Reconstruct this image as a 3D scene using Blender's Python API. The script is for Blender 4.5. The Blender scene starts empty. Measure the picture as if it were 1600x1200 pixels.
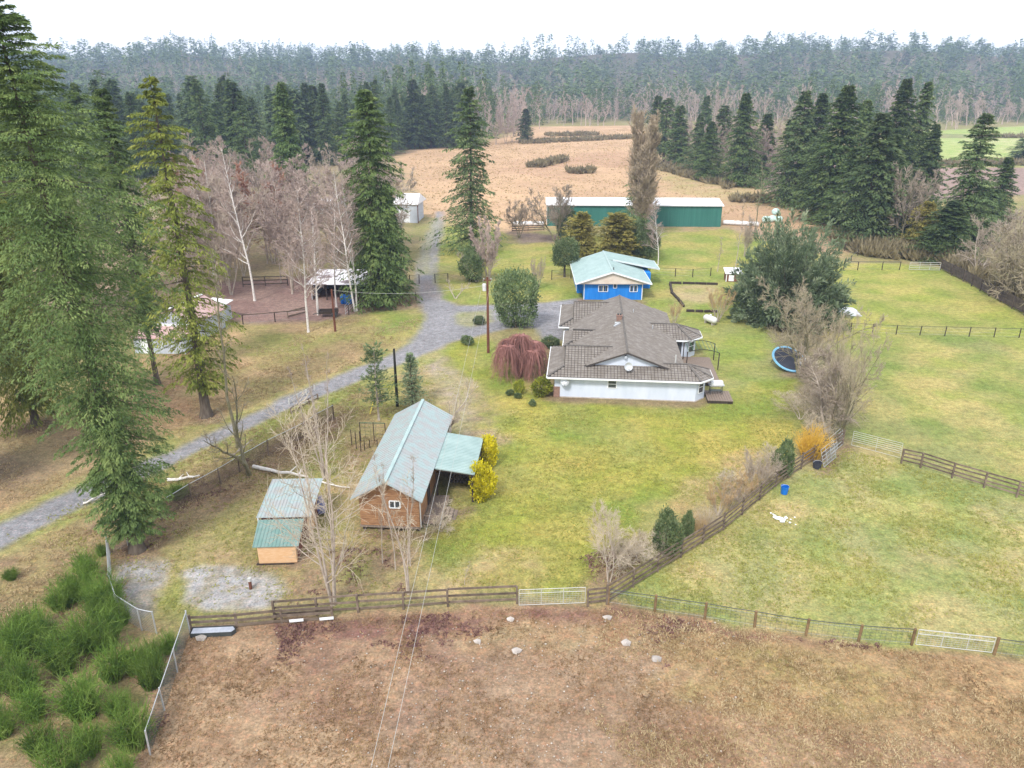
import bpy, math, random
import numpy as np
from mathutils import Vector

SC = bpy.context.scene
COL = SC.collection
R = math.radians

# ------------------------------------------------------------------ camera
F_PX, PITCH, CAM_H = 1187.0, 22.0, 30.0
cam_d = bpy.data.cameras.new('camera')
cam_d.sensor_width = 36.0
cam_d.lens = 36.0 * F_PX / 1600.0
cam_d.clip_start = 0.5
cam_d.clip_end = 12000
cam = bpy.data.objects.new('camera', cam_d)
COL.objects.link(cam)
cam.location = (0, 0, CAM_H)
cam.rotation_euler = (R(90 - PITCH), 0, 0)
SC.camera = cam

# ------------------------------------------------------------------ sky and sun (overcast)
SUN_EL, SUN_ROT = 48.0, 205.0
world = bpy.data.worlds.new('World')
SC.world = world
world.use_nodes = True
wn, wl = world.node_tree.nodes, world.node_tree.links
wn.clear()
wout = wn.new('ShaderNodeOutputWorld')
wbg = wn.new('ShaderNodeBackground')
wbg.inputs['Strength'].default_value = 0.1
sky = wn.new('ShaderNodeTexSky')
sky.sky_type = 'NISHITA'
sky.sun_disc = False
sky.sun_elevation = R(SUN_EL)
sky.sun_rotation = R(SUN_ROT)
wtc = wn.new('ShaderNodeTexCoord')
wmp = wn.new('ShaderNodeMapping')
wmp.inputs['Scale'].default_value = (1.5, 1.5, 5.0)
wno = wn.new('ShaderNodeTexNoise')
wno.inputs['Scale'].default_value = 1.6
wno.inputs['Detail'].default_value = 5
wcr = wn.new('ShaderNodeValToRGB')
wcr.color_ramp.elements[0].position = 0.3
wcr.color_ramp.elements[0].color = (0.80, 0.86, 0.95, 1)
wcr.color_ramp.elements[1].position = 0.7
wcr.color_ramp.elements[1].color = (1.0, 1.0, 1.0, 1)
wsc = wn.new('ShaderNodeVectorMath')
wsc.operation = 'SCALE'
wsc.inputs['Scale'].default_value = 7.3
wmx = wn.new('ShaderNodeMixRGB')
wmx.inputs['Fac'].default_value = 0.88
wl.new(wtc.outputs['Generated'], wmp.inputs['Vector'])
wl.new(wmp.outputs['Vector'], wno.inputs['Vector'])
wl.new(wno.outputs['Fac'], wcr.inputs['Fac'])
wl.new(wcr.outputs['Color'], wsc.inputs[0])
wl.new(sky.outputs['Color'], wmx.inputs['Color1'])
wl.new(wsc.outputs['Vector'], wmx.inputs['Color2'])
wl.new(wmx.outputs['Color'], wbg.inputs['Color'])
wl.new(wbg.outputs['Background'], wout.inputs['Surface'])

sun_d = bpy.data.lights.new('sun', 'SUN')
sun_d.energy = 1.5
sun_d.angle = R(11)
sun_d.color = (1.0, 0.96, 0.9)
sun = bpy.data.objects.new('sun', sun_d)
COL.objects.link(sun)
_a, _e = R(SUN_ROT), R(SUN_EL)
sdir = Vector((math.sin(_a) * math.cos(_e), math.cos(_a) * math.cos(_e), math.sin(_e)))
sun.rotation_euler = sdir.to_track_quat('Z', 'Y').to_euler()
sun.location = (0, 0, 200)

SC.view_settings.view_transform = 'Standard'
SC.view_settings.look = 'None'
SC.view_settings.gamma = 1
SC.view_settings.use_curve_mapping = False
SC.view_settings.exposure = 1.27
SC.render.engine = 'CYCLES'
SC.cycles.use_denoising = True
SC.cycles.max_bounces = 5
SC.cycles.diffuse_bounces = 3
SC.cycles.glossy_bounces = 2
SC.cycles.transmission_bounces = 2
SC.cycles.volume_bounces = 1
SC.cycles.transparent_max_bounces = 8
SC.cycles.use_adaptive_sampling = True

# ------------------------------------------------------------------ helpers
_c, _s = math.cos(R(PITCH)), math.sin(R(PITCH))


def G(px, py, z=0.0):
    """where the photograph's point (px, py) meets the level z"""
    u, v = (px - 800) / F_PX, (py - 600) / F_PX
    d = (u, _c - v * _s, -_s - v * _c)
    t = (z - CAM_H) / d[2]
    return Vector((d[0] * t, d[1] * t, z))


def top_h(bx, by, ty):
    """height of something standing at (bx, by) whose top shows at row ty"""
    g = G(bx, by)
    lo, hi = 0.0, 100.0
    for _ in range(40):
        m = (lo + hi) / 2
        zc = g.y * _c - (m - CAM_H) * _s
        yy = 600 + F_PX * (-g.y * _s - (m - CAM_H) * _c) / zc
        lo, hi = (m, hi) if yy > ty else (lo, m)
    return lo


def mesh_np(name, V, faces):
    """V (n,3); faces: a list of (m,k) index arrays"""
    V = np.asarray(V, dtype=np.float32)
    me = bpy.data.meshes.new(name)
    me.vertices.add(len(V))
    me.vertices.foreach_set('co', V.ravel())
    loops = np.concatenate([np.asarray(f, dtype=np.int32).ravel() for f in faces])
    tot = np.concatenate([np.full(len(f), f.shape[1], dtype=np.int32) for f in faces])
    start = np.concatenate([[0], np.cumsum(tot)[:-1]]).astype(np.int32)
    me.loops.add(len(loops))
    me.loops.foreach_set('vertex_index', loops)
    me.polygons.add(len(tot))
    me.polygons.foreach_set('loop_start', start)
    me.polygons.foreach_set('loop_total', tot)
    me.update(calc_edges=True)
    return me


def tag(o, label=None, cat=None, group=None, kind=None):
    if label: o['label'] = label
    if cat: o['category'] = cat
    if group: o['group'] = group
    if kind: o['kind'] = kind
    return o


def link(name, me, parent=None, mat=None):
    o = bpy.data.objects.new(name, me)
    COL.objects.link(o)
    if parent is not None: o.parent = parent
    if mat is not None:
        me.materials.clear()
        me.materials.append(mat)
    return o


def empty(name, loc=(0, 0, 0), rz=0.0, label=None, cat=None, group=None):
    o = bpy.data.objects.new(name, None)
    COL.objects.link(o)
    o.location = loc
    o.rotation_euler = (0, 0, rz)
    o.empty_display_size = 0.3
    return tag(o, label, cat, group)


class MB:
    """collects shapes, then links them as one mesh object"""
    def __init__(self):
        self.v, self.f = [], []

    def add(self, verts, faces):
        n = len(self.v)
        self.v += [tuple(p) for p in verts]
        self.f += [tuple(i + n for i in f) for f in faces]
        return self

    def box(self, x0, x1, y0, y1, z0, z1):
        v = [(x, y, z) for z in (z0, z1) for y in (y0, y1) for x in (x0, x1)]
        return self.add(v, [(0, 2, 3, 1), (4, 5, 7, 6), (0, 1, 5, 4), (2, 6, 7, 3), (0, 4, 6, 2), (1, 3, 7, 5)])

    def beam(self, a, b, w, h, up=(0, 0, 1)):
        a, b = Vector(a), Vector(b)
        d = (b - a).normalized()
        s = d.cross(Vector(up))
        if s.length < 1e-4: s = d.cross(Vector((0, 1, 0)))
        s.normalize()
        u = s.cross(d).normalized()
        v = []
        for p in (a, b):
            for i, j in ((-1, -1), (1, -1), (1, 1), (-1, 1)):
                v.append(p + s * (w / 2 * i) + u * (h / 2 * j))
        return self.add(v, [(0, 3, 2, 1), (4, 5, 6, 7), (0, 1, 5, 4), (1, 2, 6, 5), (2, 3, 7, 6), (3, 0, 4, 7)])

    def tube(self, pts, rad, n=8, cap=True):
        pts = [Vector(p) for p in pts]
        if not isinstance(rad, (list, tuple)): rad = [rad] * len(pts)
        base = len(self.v)
        for i, p in enumerate(pts):
            d = (pts[min(i + 1, len(pts) - 1)] - pts[max(i - 1, 0)]).normalized()
            a = d.cross(Vector((0.31, 0.95, 0.05)))
            if a.length < 0.1: a = d.cross(Vector((1, 0, 0)))
            a.normalize()
            b = d.cross(a)
            for k in range(n):
                t = 2 * math.pi * k / n
                self.v.append(tuple(p + (a * math.cos(t) + b * math.sin(t)) * rad[i]))
        for i in range(len(pts) - 1):
            for k in range(n):
                k2 = (k + 1) % n
                q = base + i * n
                self.f.append((q + k, q + n + k, q + n + k2, q + k2))
        if cap:
            self.f.append(tuple(base + k for k in range(n)))
            self.f.append(tuple(base + (len(pts) - 1) * n + k for k in reversed(range(n))))
        return self

    def lathe(self, prof, n=16, c=(0, 0, 0), axis='z'):
        base = len(self.v)
        for (r, z) in prof:
            for k in range(n):
                t = 2 * math.pi * k / n
                p = (r * math.cos(t), r * math.sin(t), z)
                if axis == 'x': p = (z, p[0], p[1])
                self.v.append((p[0] + c[0], p[1] + c[1], p[2] + c[2]))
        for i in range(len(prof) - 1):
            for k in range(n):
                k2 = (k + 1) % n
                q = base + i * n
                self.f.append((q + k, q + k2, q + n + k2, q + n + k))
        self.f.append(tuple(base + k for k in reversed(range(n))))
        self.f.append(tuple(base + (len(prof) - 1) * n + k for k in range(n)))
        return self

    def slab(self, pts, t):
        """a flat polygon (counter-clockwise from above) given a thickness t downwards"""
        pts = [Vector(p) for p in pts]
        n = len(pts)
        v = pts + [p - Vector((0, 0, t)) for p in pts]
        f = [tuple(range(n)), tuple(reversed(range(n, 2 * n)))]
        for i in range(n):
            j = (i + 1) % n
            f.append((i, i + n, j + n, j))
        return self.add(v, f)

    def extrude(self, poly, z0, z1):
        n = len(poly)
        v = [(x, y, z0) for x, y in poly] + [(x, y, z1) for x, y in poly]
        f = [tuple(reversed(range(n))), tuple(range(n, 2 * n))]
        for i in range(n):
            j = (i + 1) % n
            f.append((i, j, j + n, i + n))
        return self.add(v, f)

    def build(self, name, mat, parent=None, label=None, kind=None, smooth=False, loc=None):
        me = bpy.data.meshes.new(name)
        me.from_pydata(self.v, [], self.f)
        me.update()
        if smooth:
            me.polygons.foreach_set('use_smooth', [True] * len(me.polygons))
        o = link(name, me, parent, mat)
        if loc is not None: o.location = loc
        return tag(o, label, None, None, kind)


# ------------------------------------------------------------------ materials
def nodes_of(m):
    m.use_nodes = True
    return m.node_tree.nodes, m.node_tree.links, m.node_tree.nodes['Principled BSDF']


def mat(name, col, rough=0.8, var=0.25, scale=4.0, col2=None, bump=0.0, bscale=20.0, metal=0.0, stretch=(1, 1, 1), rand=0.0, spec=0.3, detail=4, lo=0.35, hi=0.65):
    """a colour broken up by noise in the object's own space (col to col2), with fine relief"""
    m = bpy.data.materials.new(name)
    n, l, b = nodes_of(m)
    b.inputs['Roughness'].default_value = rough
    b.inputs['Metallic'].default_value = metal
    b.inputs['Specular IOR Level'].default_value = spec
    if col2 is None: col2 = tuple(max(0, c * (1 - var)) for c in col)
    tc = n.new('ShaderNodeTexCoord')
    mp = n.new('ShaderNodeMapping')
    mp.inputs['Scale'].default_value = stretch
    l.new(tc.outputs['Object'], mp.inputs['Vector'])
    t = n.new('ShaderNodeTexNoise')
    t.inputs['Scale'].default_value = scale
    t.inputs['Detail'].default_value = detail
    l.new(mp.outputs['Vector'], t.inputs['Vector'])
    r = n.new('ShaderNodeValToRGB')
    r.color_ramp.elements[0].position = lo
    r.color_ramp.elements[1].position = hi
    r.color_ramp.elements[0].color = (*col, 1)
    r.color_ramp.elements[1].color = (*col2, 1)
    l.new(t.outputs['Fac'], r.inputs['Fac'])
    out = r.outputs['Color']
    if rand > 0:
        oi = n.new('ShaderNodeObjectInfo')
        mr = n.new('ShaderNodeMapRange')
        mr.inputs['To Min'].default_value = 1 - rand
        mr.inputs['To Max'].default_value = 1 + rand
        l.new(oi.outputs['Random'], mr.inputs['Value'])
        vm = n.new('ShaderNodeVectorMath')
        vm.operation = 'SCALE'
        l.new(out, vm.inputs[0])
        l.new(mr.outputs['Result'], vm.inputs['Scale'])
        out = vm.outputs['Vector']
    l.new(out, b.inputs['Base Color'])
    if bump > 0:
        t2 = n.new('ShaderNodeTexNoise')
        t2.inputs['Scale'].default_value = bscale
        l.new(mp.outputs['Vector'], t2.inputs['Vector'])
        bp = n.new('ShaderNodeBump')
        bp.inputs['Strength'].default_value = bump
        bp.inputs['Distance'].default_value = 0.05
        l.new(t2.outputs['Fac'], bp.inputs['Height'])
        l.new(bp.outputs['Normal'], b.inputs['Normal'])
    return m


def leaf_mat(name, a, b_, c, scale=0.5, rand=0.26, transl=0.25):
    """foliage: three colours mixed by coarse and fine noise, some light passing through"""
    m = bpy.data.materials.new(name)
    n, l, b = nodes_of(m)
    tc = n.new('ShaderNodeTexCoord')
    t = n.new('ShaderNodeTexNoise')
    t.inputs['Scale'].default_value = scale
    t.inputs['Detail'].default_value = 6
    t.inputs['Roughness'].default_value = 0.75
    l.new(tc.outputs['Object'], t.inputs['Vector'])
    r = n.new('ShaderNodeValToRGB')
    e = r.color_ramp.elements
    e[0].position, e[0].color = 0.36, (*a, 1)
    e[1].position, e[1].color = 0.66, (*c, 1)
    k = e.new(0.5)
    k.color = (*b_, 1)
    l.new(t.outputs['Fac'], r.inputs['Fac'])
    oi = n.new('ShaderNodeObjectInfo')
    mr = n.new('ShaderNodeMapRange')
    mr.inputs['To Min'].default_value = 1 - rand
    mr.inputs['To Max'].default_value = 1 + rand
    l.new(oi.outputs['Random'], mr.inputs['Value'])
    vm = n.new('ShaderNodeVectorMath')
    vm.operation = 'SCALE'
    l.new(r.outputs['Color'], vm.inputs[0])
    l.new(mr.outputs['Result'], vm.inputs['Scale'])
    l.new(vm.outputs['Vector'], b.inputs['Base Color'])
    b.inputs['Roughness'].default_value = 0.7
    b.inputs['Specular IOR Level'].default_value = 0.25
    if transl > 0:
        tr = n.new('ShaderNodeBsdfTranslucent')
        l.new(vm.outputs['Vector'], tr.inputs['Color'])
        mx = n.new('ShaderNodeMixShader')
        mx.inputs['Fac'].default_value = transl
        l.new(b.outputs['BSDF'], mx.inputs[1])
        l.new(tr.outputs['BSDF'], mx.inputs[2])
        l.new(mx.outputs['Shader'], n['Material Output'].inputs['Surface'])
    return m


M = {}
M['white_wall'] = mat('white_siding', (0.64, 0.69, 0.79), 0.6, col2=(0.56, 0.62, 0.72), scale=1.2, stretch=(1, 1, 0.3))
M['white_trim'] = mat('white_trim_paint', (0.82, 0.84, 0.86), 0.5, var=0.08)
M['tile'] = mat('grey_roof_tile', (0.19, 0.165, 0.143), 0.85, col2=(0.27, 0.245, 0.222), scale=1.6, bump=0.4, bscale=9, detail=12, lo=0.42, hi=0.75)
M['tile_deck'] = mat('roof_underlay', (0.07, 0.062, 0.055), 0.9, var=0.3)
M['tile_cap'] = mat('ridge_tile', (0.16, 0.145, 0.13), 0.85, var=0.3, scale=3)
M['dark_trim'] = mat('dark_fascia_trim', (0.07, 0.06, 0.055), 0.7)
M['glass'] = mat('window_glass', (0.07, 0.08, 0.09), 0.12, var=0.4, scale=1.0, spec=0.8)
M['blue_wall'] = mat('blue_siding', (0.012, 0.19, 0.62), 0.55, col2=(0.018, 0.23, 0.70), scale=1.5, stretch=(2, 2, 0.2))
M['teal_roof'] = mat('pale_teal_metal', (0.33, 0.44, 0.43), 0.42, col2=(0.40, 0.51, 0.495), scale=0.9, metal=0.15, spec=0.5, detail=8)
M['teal_roof_mossy'] = mat('pale_teal_metal_with_litter', (0.33, 0.41, 0.41), 0.5, col2=(0.35, 0.36, 0.36), scale=1.5, metal=0.05, detail=14, lo=0.42, hi=0.58)
M['teal_roof_green'] = mat('teal_green_metal', (0.15, 0.255, 0.23), 0.5, col2=(0.24, 0.31, 0.29), scale=1.2, detail=10, lo=0.4, hi=0.7)
M['beige_gable'] = mat('weathered_beige_soffit', (0.60, 0.50, 0.42), 0.8, col2=(0.66, 0.60, 0.54), scale=0.8)
M['barn_green'] = mat('dark_green_metal_wall', (0.034, 0.15, 0.125), 0.55, col2=(0.045, 0.18, 0.15), scale=0.5, stretch=(3, 3, 0.2))
M['white_metal'] = mat('white_metal_roof', (0.80, 0.80, 0.82), 0.45, var=0.06, scale=0.4)
M['grey_wall'] = mat('pale_grey_wall', (0.52, 0.56, 0.62), 0.7, var=0.18, scale=1.0)
M['pink_roof'] = mat('faded_pink_metal_roof', (0.47, 0.29, 0.275), 0.6, col2=(0.54, 0.38, 0.36), scale=0.8)
M['cabin_wall'] = mat('brown_stained_wood', (0.42, 0.235, 0.12), 0.75, col2=(0.26, 0.135, 0.07), scale=1.5, stretch=(1, 1, 6), bump=0.3)
M['plywood'] = mat('plywood_sheet', (0.62, 0.37, 0.19), 0.7, col2=(0.68, 0.45, 0.27), scale=2.5, stretch=(1, 1, 4))
M['dark_wood'] = mat('dark_weathered_wood', (0.060, 0.045, 0.035), 0.85, var=0.4, scale=4)
M['red_brown'] = mat('red_brown_boards', (0.22, 0.09, 0.06), 0.85, var=0.35, scale=3)
M['deck'] = mat('grey_brown_deck', (0.27, 0.21, 0.17), 0.8, var=0.3, scale=3, stretch=(8, 1, 1))
M['fence'] = mat('weathered_fence_wood', (0.215, 0.165, 0.125), 0.9, col2=(0.115, 0.085, 0.065), scale=2.2, bump=0.3, detail=8, rand=0.22)
M['fence_dark'] = mat('dark_fence_wood', (0.11, 0.085, 0.07), 0.9, var=0.4, scale=2, rand=0.2)
M['post'] = mat('treated_post_wood', (0.23, 0.15, 0.075), 0.9, var=0.35, scale=3, rand=0.15)
M['galv'] = mat('galvanised_steel', (0.56, 0.58, 0.60), 0.4, metal=0.4, var=0.15)
M['white_pipe'] = mat('white_painted_pipe', (0.52, 0.52, 0.50), 0.5, var=0.1)
M['wire'] = mat('grey_wire', (0.30, 0.31, 0.31), 0.5, metal=0.3, var=0.1)
M['green_wire'] = mat('dark_green_netting', (0.10, 0.13, 0.12), 0.6)
M['line_wire'] = mat('pale_overhead_wire', (0.46, 0.46, 0.44), 0.5, var=0.05)
M['pole'] = mat('red_brown_pole_wood', (0.17, 0.065, 0.04), 0.85, var=0.3, scale=2)
M['pole_dark'] = mat('tarred_pole_wood', (0.035, 0.035, 0.03), 0.85, var=0.3)
M['blue_plastic'] = mat('blue_plastic', (0.01, 0.16, 0.60), 0.35, var=0.2)
M['black'] = mat('black_mat_fabric', (0.045, 0.048, 0.065), 0.75, var=0.2)
M['trampoline_pad'] = mat('pale_blue_pad', (0.22, 0.50, 0.72), 0.5, var=0.15)
M['tank'] = mat('white_tank_paint', (0.66, 0.66, 0.65), 0.4, var=0.12)
M['tarp'] = mat('pale_grey_tarp', (0.60, 0.62, 0.66), 0.5, var=0.2, scale=2)
M['dark_metal'] = mat('dark_metal', (0.06, 0.07, 0.07), 0.5, var=0.2)
M['green_metal'] = mat('green_painted_pipe', (0.06, 0.15, 0.09), 0.5, var=0.2)
M['brick'] = mat('red_brick', (0.30, 0.185, 0.145), 0.85, var=0.3, scale=6)
M['yellow'] = mat('yellow_plastic_strip', (0.75, 0.60, 0.06), 0.5)
M['wrap'] = mat('pale_green_bale_wrap', (0.50, 0.68, 0.62), 0.4, col2=(0.66, 0.76, 0.74), scale=1)
M['stone'] = mat('pale_stone', (0.47, 0.42, 0.38), 0.9, var=0.35, scale=3, rand=0.2)
M['litter'] = mat('white_shredded_litter', (0.85, 0.86, 0.88), 0.6, var=0.04)
M['bark'] = mat('brown_grey_bark', (0.085, 0.065, 0.05), 0.95, col2=(0.14, 0.115, 0.09), scale=5, stretch=(1, 1, 0.25), bump=0.5)
M['bark_mossy'] = mat('mossy_bark', (0.15, 0.14, 0.065), 0.95, col2=(0.25, 0.22, 0.16), scale=2.5)
M['bark_birch'] = mat('white_birch_bark', (0.74, 0.70, 0.66), 0.8, col2=(0.42, 0.37, 0.33), scale=3, stretch=(1, 1, 3), lo=0.5, hi=0.75)
M['bark_grey'] = mat('pale_grey_bark', (0.50, 0.43, 0.36), 0.9, col2=(0.34, 0.28, 0.23), scale=3)
M['twig_pink'] = mat('pink_brown_twigs', (0.48, 0.375, 0.325), 0.9, var=0.25, scale=1, rand=0.18)
M['twig_rust'] = mat('rust_twigs', (0.46, 0.24, 0.16), 0.9, var=0.25, scale=1)
M['twig_grey'] = mat('grey_brown_twigs', (0.42, 0.345, 0.275), 0.9, var=0.25, scale=1, rand=0.15)
M['twig_pale'] = mat('pale_tan_twigs', (0.58, 0.49, 0.37), 0.9, var=0.2, scale=1)
M['twig_moss'] = mat('mossy_twigs', (0.40, 0.35, 0.23), 0.9, col2=(0.34, 0.28, 0.21), scale=1.0, rand=0.12)
M['twig_red'] = mat('dark_red_twigs', (0.38, 0.185, 0.16), 0.9, var=0.3, scale=1)
M['twig_orange'] = mat('orange_catkin_twigs', (0.80, 0.50, 0.07), 0.8, var=0.25, scale=2)
M['twig_gold'] = mat('golden_brown_twigs', (0.55, 0.38, 0.20), 0.9, var=0.25, scale=1)
M['twig_poplar'] = mat('poplar_twigs', (0.46, 0.37, 0.26), 0.9, var=0.3, scale=1)
M['fir'] = leaf_mat('dark_fir_needles', (0.048, 0.088, 0.028), (0.105, 0.160, 0.052), (0.215, 0.27, 0.095))
M['fir_blue'] = leaf_mat('blue_green_fir_needles', (0.055, 0.096, 0.036), (0.120, 0.175, 0.066), (0.235, 0.285, 0.115))
M['cedar'] = leaf_mat('cedar_sprays', (0.055, 0.098, 0.026), (0.125, 0.185, 0.056), (0.25, 0.31, 0.105), scale=0.45)
M['cedar_yellow'] = leaf_mat('yellow_green_cedar_sprays', (0.09, 0.12, 0.02), (0.21, 0.25, 0.045), (0.38, 0.38, 0.09), scale=0.5)
M['spruce_olive'] = leaf_mat('olive_golden_cypress', (0.17, 0.165, 0.035), (0.36, 0.32, 0.075), (0.58, 0.48, 0.14), scale=0.9)
M['yew'] = leaf_mat('grey_green_yew_sprays', (0.085, 0.125, 0.065), (0.18, 0.24, 0.13), (0.37, 0.41, 0.26), scale=0.7)
M['shrub'] = leaf_mat('green_shrub_leaves', (0.055, 0.09, 0.035), (0.14, 0.195, 0.08), (0.30, 0.35, 0.19), scale=1.2)
M['shrub_yellow'] = leaf_mat('yellow_shrub_leaves', (0.25, 0.24, 0.015), (0.60, 0.53, 0.02), (0.82, 0.70, 0.04), scale=1.6)
M['shrub_lime'] = leaf_mat('lime_shrub_leaves', (0.12, 0.16, 0.03), (0.30, 0.33, 0.04), (0.46, 0.44, 0.07), scale=1.6)
M['broom'] = leaf_mat('green_broom_stems', (0.075, 0.15, 0.025), (0.19, 0.31, 0.05), (0.42, 0.52, 0.15), scale=0.8)
M['bramble'] = leaf_mat('red_brown_bramble_leaves', (0.13, 0.06, 0.06), (0.24, 0.125, 0.115), (0.36, 0.235, 0.17), scale=1.5, transl=0.1)
M['tuft_tan'] = leaf_mat('dead_grass_blades', (0.38, 0.28, 0.14), (0.52, 0.40, 0.23), (0.62, 0.50, 0.31), scale=0.35)
M['tuft_green'] = leaf_mat('green_grass_blades', (0.28, 0.31, 0.08), (0.38, 0.38, 0.10), (0.48, 0.45, 0.14), scale=0.3)
M['tuft_brown'] = leaf_mat('matted_brown_grass', (0.16, 0.10, 0.05), (0.29, 0.19, 0.10), (0.42, 0.31, 0.17), scale=0.5)
M['scrub'] = leaf_mat('brown_green_scrub', (0.16, 0.13, 0.07), (0.25, 0.21, 0.12), (0.33, 0.28, 0.17), scale=0.5)

# ------------------------------------------------------------------ plant makers (meshes only; trees are placed further down)
def cyl_mesh(name, P0, P1, R0, R1, k=3):
    P0, P1 = np.asarray(P0, float), np.asarray(P1, float)
    R0, R1 = np.asarray(R0, float), np.asarray(R1, float)
    d = P1 - P0
    d /= np.linalg.norm(d, axis=1, keepdims=True) + 1e-9
    ref = np.where(np.abs(d[:, 2:3]) > 0.9, np.array([[1.0, 0, 0]]), np.array([[0, 0, 1.0]]))
    a = np.cross(d, ref)
    a /= np.linalg.norm(a, axis=1, keepdims=True) + 1e-9
    b = np.cross(d, a)
    t = np.arange(k) * 2 * np.pi / k
    ring = a[:, None, :] * np.cos(t)[None, :, None] + b[:, None, :] * np.sin(t)[None, :, None]
    V = np.stack([P0[:, None, :] + ring * R0[:, None, None], P1[:, None, :] + ring * R1[:, None, None]], axis=1).reshape(-1, 3)
    n = len(P0)
    i = np.arange(k)
    j = (i + 1) % k
    f = np.stack([i, k + i, k + j, j], axis=1)
    Fc = (np.arange(n)[:, None, None] * 2 * k + f[None]).reshape(-1, 4)
    return V, Fc


def kites(p, d, nrm, l, w):
    """leaf-sized pointed quads: p base, d direction, nrm rough normal"""
    d = d / (np.linalg.norm(d, axis=1, keepdims=True) + 1e-9)
    s = np.cross(d, nrm)
    s /= np.linalg.norm(s, axis=1, keepdims=True) + 1e-9
    l, w = l[:, None], w[:, None]
    V = np.stack([p, p + d * l * 0.5 + s * w * 0.5, p + d * l, p + d * l * 0.5 - s * w * 0.5], axis=1).reshape(-1, 3)
    Fc = (np.arange(len(p))[:, None] * 4 + np.arange(4)[None]).astype(np.int32)
    return V, Fc


def conifer(seed, H, Rm, z0=0.12, nb=260, ns=50, size=0.45, droop=0.35, prof=None, hang=0.3, up=0.15, gap=0.0, tr=None, lean=0.0):
    """-> (trunk mesh, crown mesh); boughs leave a tapered trunk, each carrying many pointed sprays"""
    rg = np.random.RandomState(seed)
    if prof is None: prof = ([0, 0.12, 0.35, 0.7, 1], [0.55, 0.95, 1.0, 0.55, 0.04])
    t = (np.arange(nb) + rg.rand(nb)) / nb
    t = t ** 1.05
    if gap > 0:
        keep = np.sin(t * 31 + 2.5 * np.sin(t * 11 + seed) + np.arange(nb) * 2.399) * 0.5 + 0.5 > gap * 0.8 * rg.rand(nb)
        t = t[keep]
    n = len(t)
    az = np.arange(n) * 2.399 + rg.randn(n) * 0.5
    side = 1 + 0.22 * np.sin(az * 1.0 + seed) + 0.15 * np.sin(az * 2 + seed * 2 + t * 9)
    L = Rm * np.interp(t, prof[0], prof[1]) * side * (0.55 + 0.6 * rg.rand(n)) + 0.15
    zb = (z0 + (1 - z0) * t) * H
    wob = np.stack([np.sin(t * 5 + seed), np.cos(t * 4 + seed)], 1) * H * 0.004
    rise = up + 0.5 * np.clip(t - 0.6, 0, 1) * 2 - 0.25 * (1 - t)
    s = rg.rand(n, ns) ** 0.85
    Ls = L[:, None]
    rad = Ls * s
    zz = zb[:, None] + Ls * (rise[:, None] * s - droop * s * s)
    ca, sa = np.cos(az)[:, None], np.sin(az)[:, None]
    lat = (rg.rand(n, ns) * 2 - 1) * (Ls * 0.34 * (1.08 - s) ** 0.8 * (0.25 + s) * 1.5 + 0.12)
    x = ca * (rad - np.abs(lat) * 0.1) - sa * lat + wob[:, 0:1]
    y = sa * (rad - np.abs(lat) * 0.1) + ca * lat + wob[:, 1:2]
    zz = zz - np.abs(lat) * hang * 0.6 + rg.randn(n, ns) * 0.06 * size / 0.45
    p = np.stack([x, y, zz], -1).reshape(-1, 3)
    sl = np.sign(lat)
    dx = ca * (0.8) - sa * sl * 0.7
    dy = sa * (0.8) + ca * sl * 0.7
    dz = np.broadcast_to((rise[:, None] - 2 * droop * s) * 0.6 - hang, dx.shape)
    d = np.stack([dx + 0 * dz, dy + 0 * dz, dz], -1).reshape(-1, 3) + rg.randn(n * ns, 3) * 0.28
    nrm = np.tile(np.array([[0, 0, 1.0]]), (n * ns, 1)) + rg.randn(n * ns, 3) * 0.45
    l = size * (0.6 + 0.8 * rg.rand(n * ns))
    w = l * (0.20 + 0.20 * rg.rand(n * ns))
    V, Fc = kites(p, d, nrm, l, w)
    V[:, 0] += V[:, 2] * lean
    # bough wood
    m = min(n, 160)
    idx = rg.choice(n, m, replace=False)
    P0 = np.stack([wob[idx, 0], wob[idx, 1], zb[idx]], -1)
    sm = 0.55
    P1 = P0 + np.stack([np.cos(az[idx]) * L[idx] * sm, np.sin(az[idx]) * L[idx] * sm, L[idx] * (rise[idx] * sm - droop * sm * sm)], -1)
    Vb, Fb = cyl_mesh('', P0, P1, 0.012 * L[idx] + 0.02, np.full(m, 0.012), 3)
    tr = tr or H * 0.0125
    zs = np.linspace(0, 1, 12)
    zs2 = np.concatenate([[0, 0.012, 0.03], zs[1:]])
    tx = np.sin(zs2 * 5 + seed) * H * 0.004 * (zs2 > 0.1)
    ty = np.cos(zs2 * 4 + seed) * H * 0.004 * (zs2 > 0.1)
    Q = np.stack([tx, ty, zs2 * H], -1)
    Q[0, 2] = -0.3
    rr = tr * (1 - zs2) ** 0.8 + 0.02
    rr[0] *= 1.9; rr[1] *= 1.45; rr[2] *= 1.15
    Vt, Ft = cyl_mesh('', Q[:-1], Q[1:], rr[:-1], rr[1:], 9)
    V2 = np.concatenate([Vt, Vb])
    V2[:, 0] += V2[:, 2] * lean
    return mesh_np('trunk', V2, [Ft, Fb + len(Vt)]), mesh_np('crown', V, [Fc])


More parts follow.
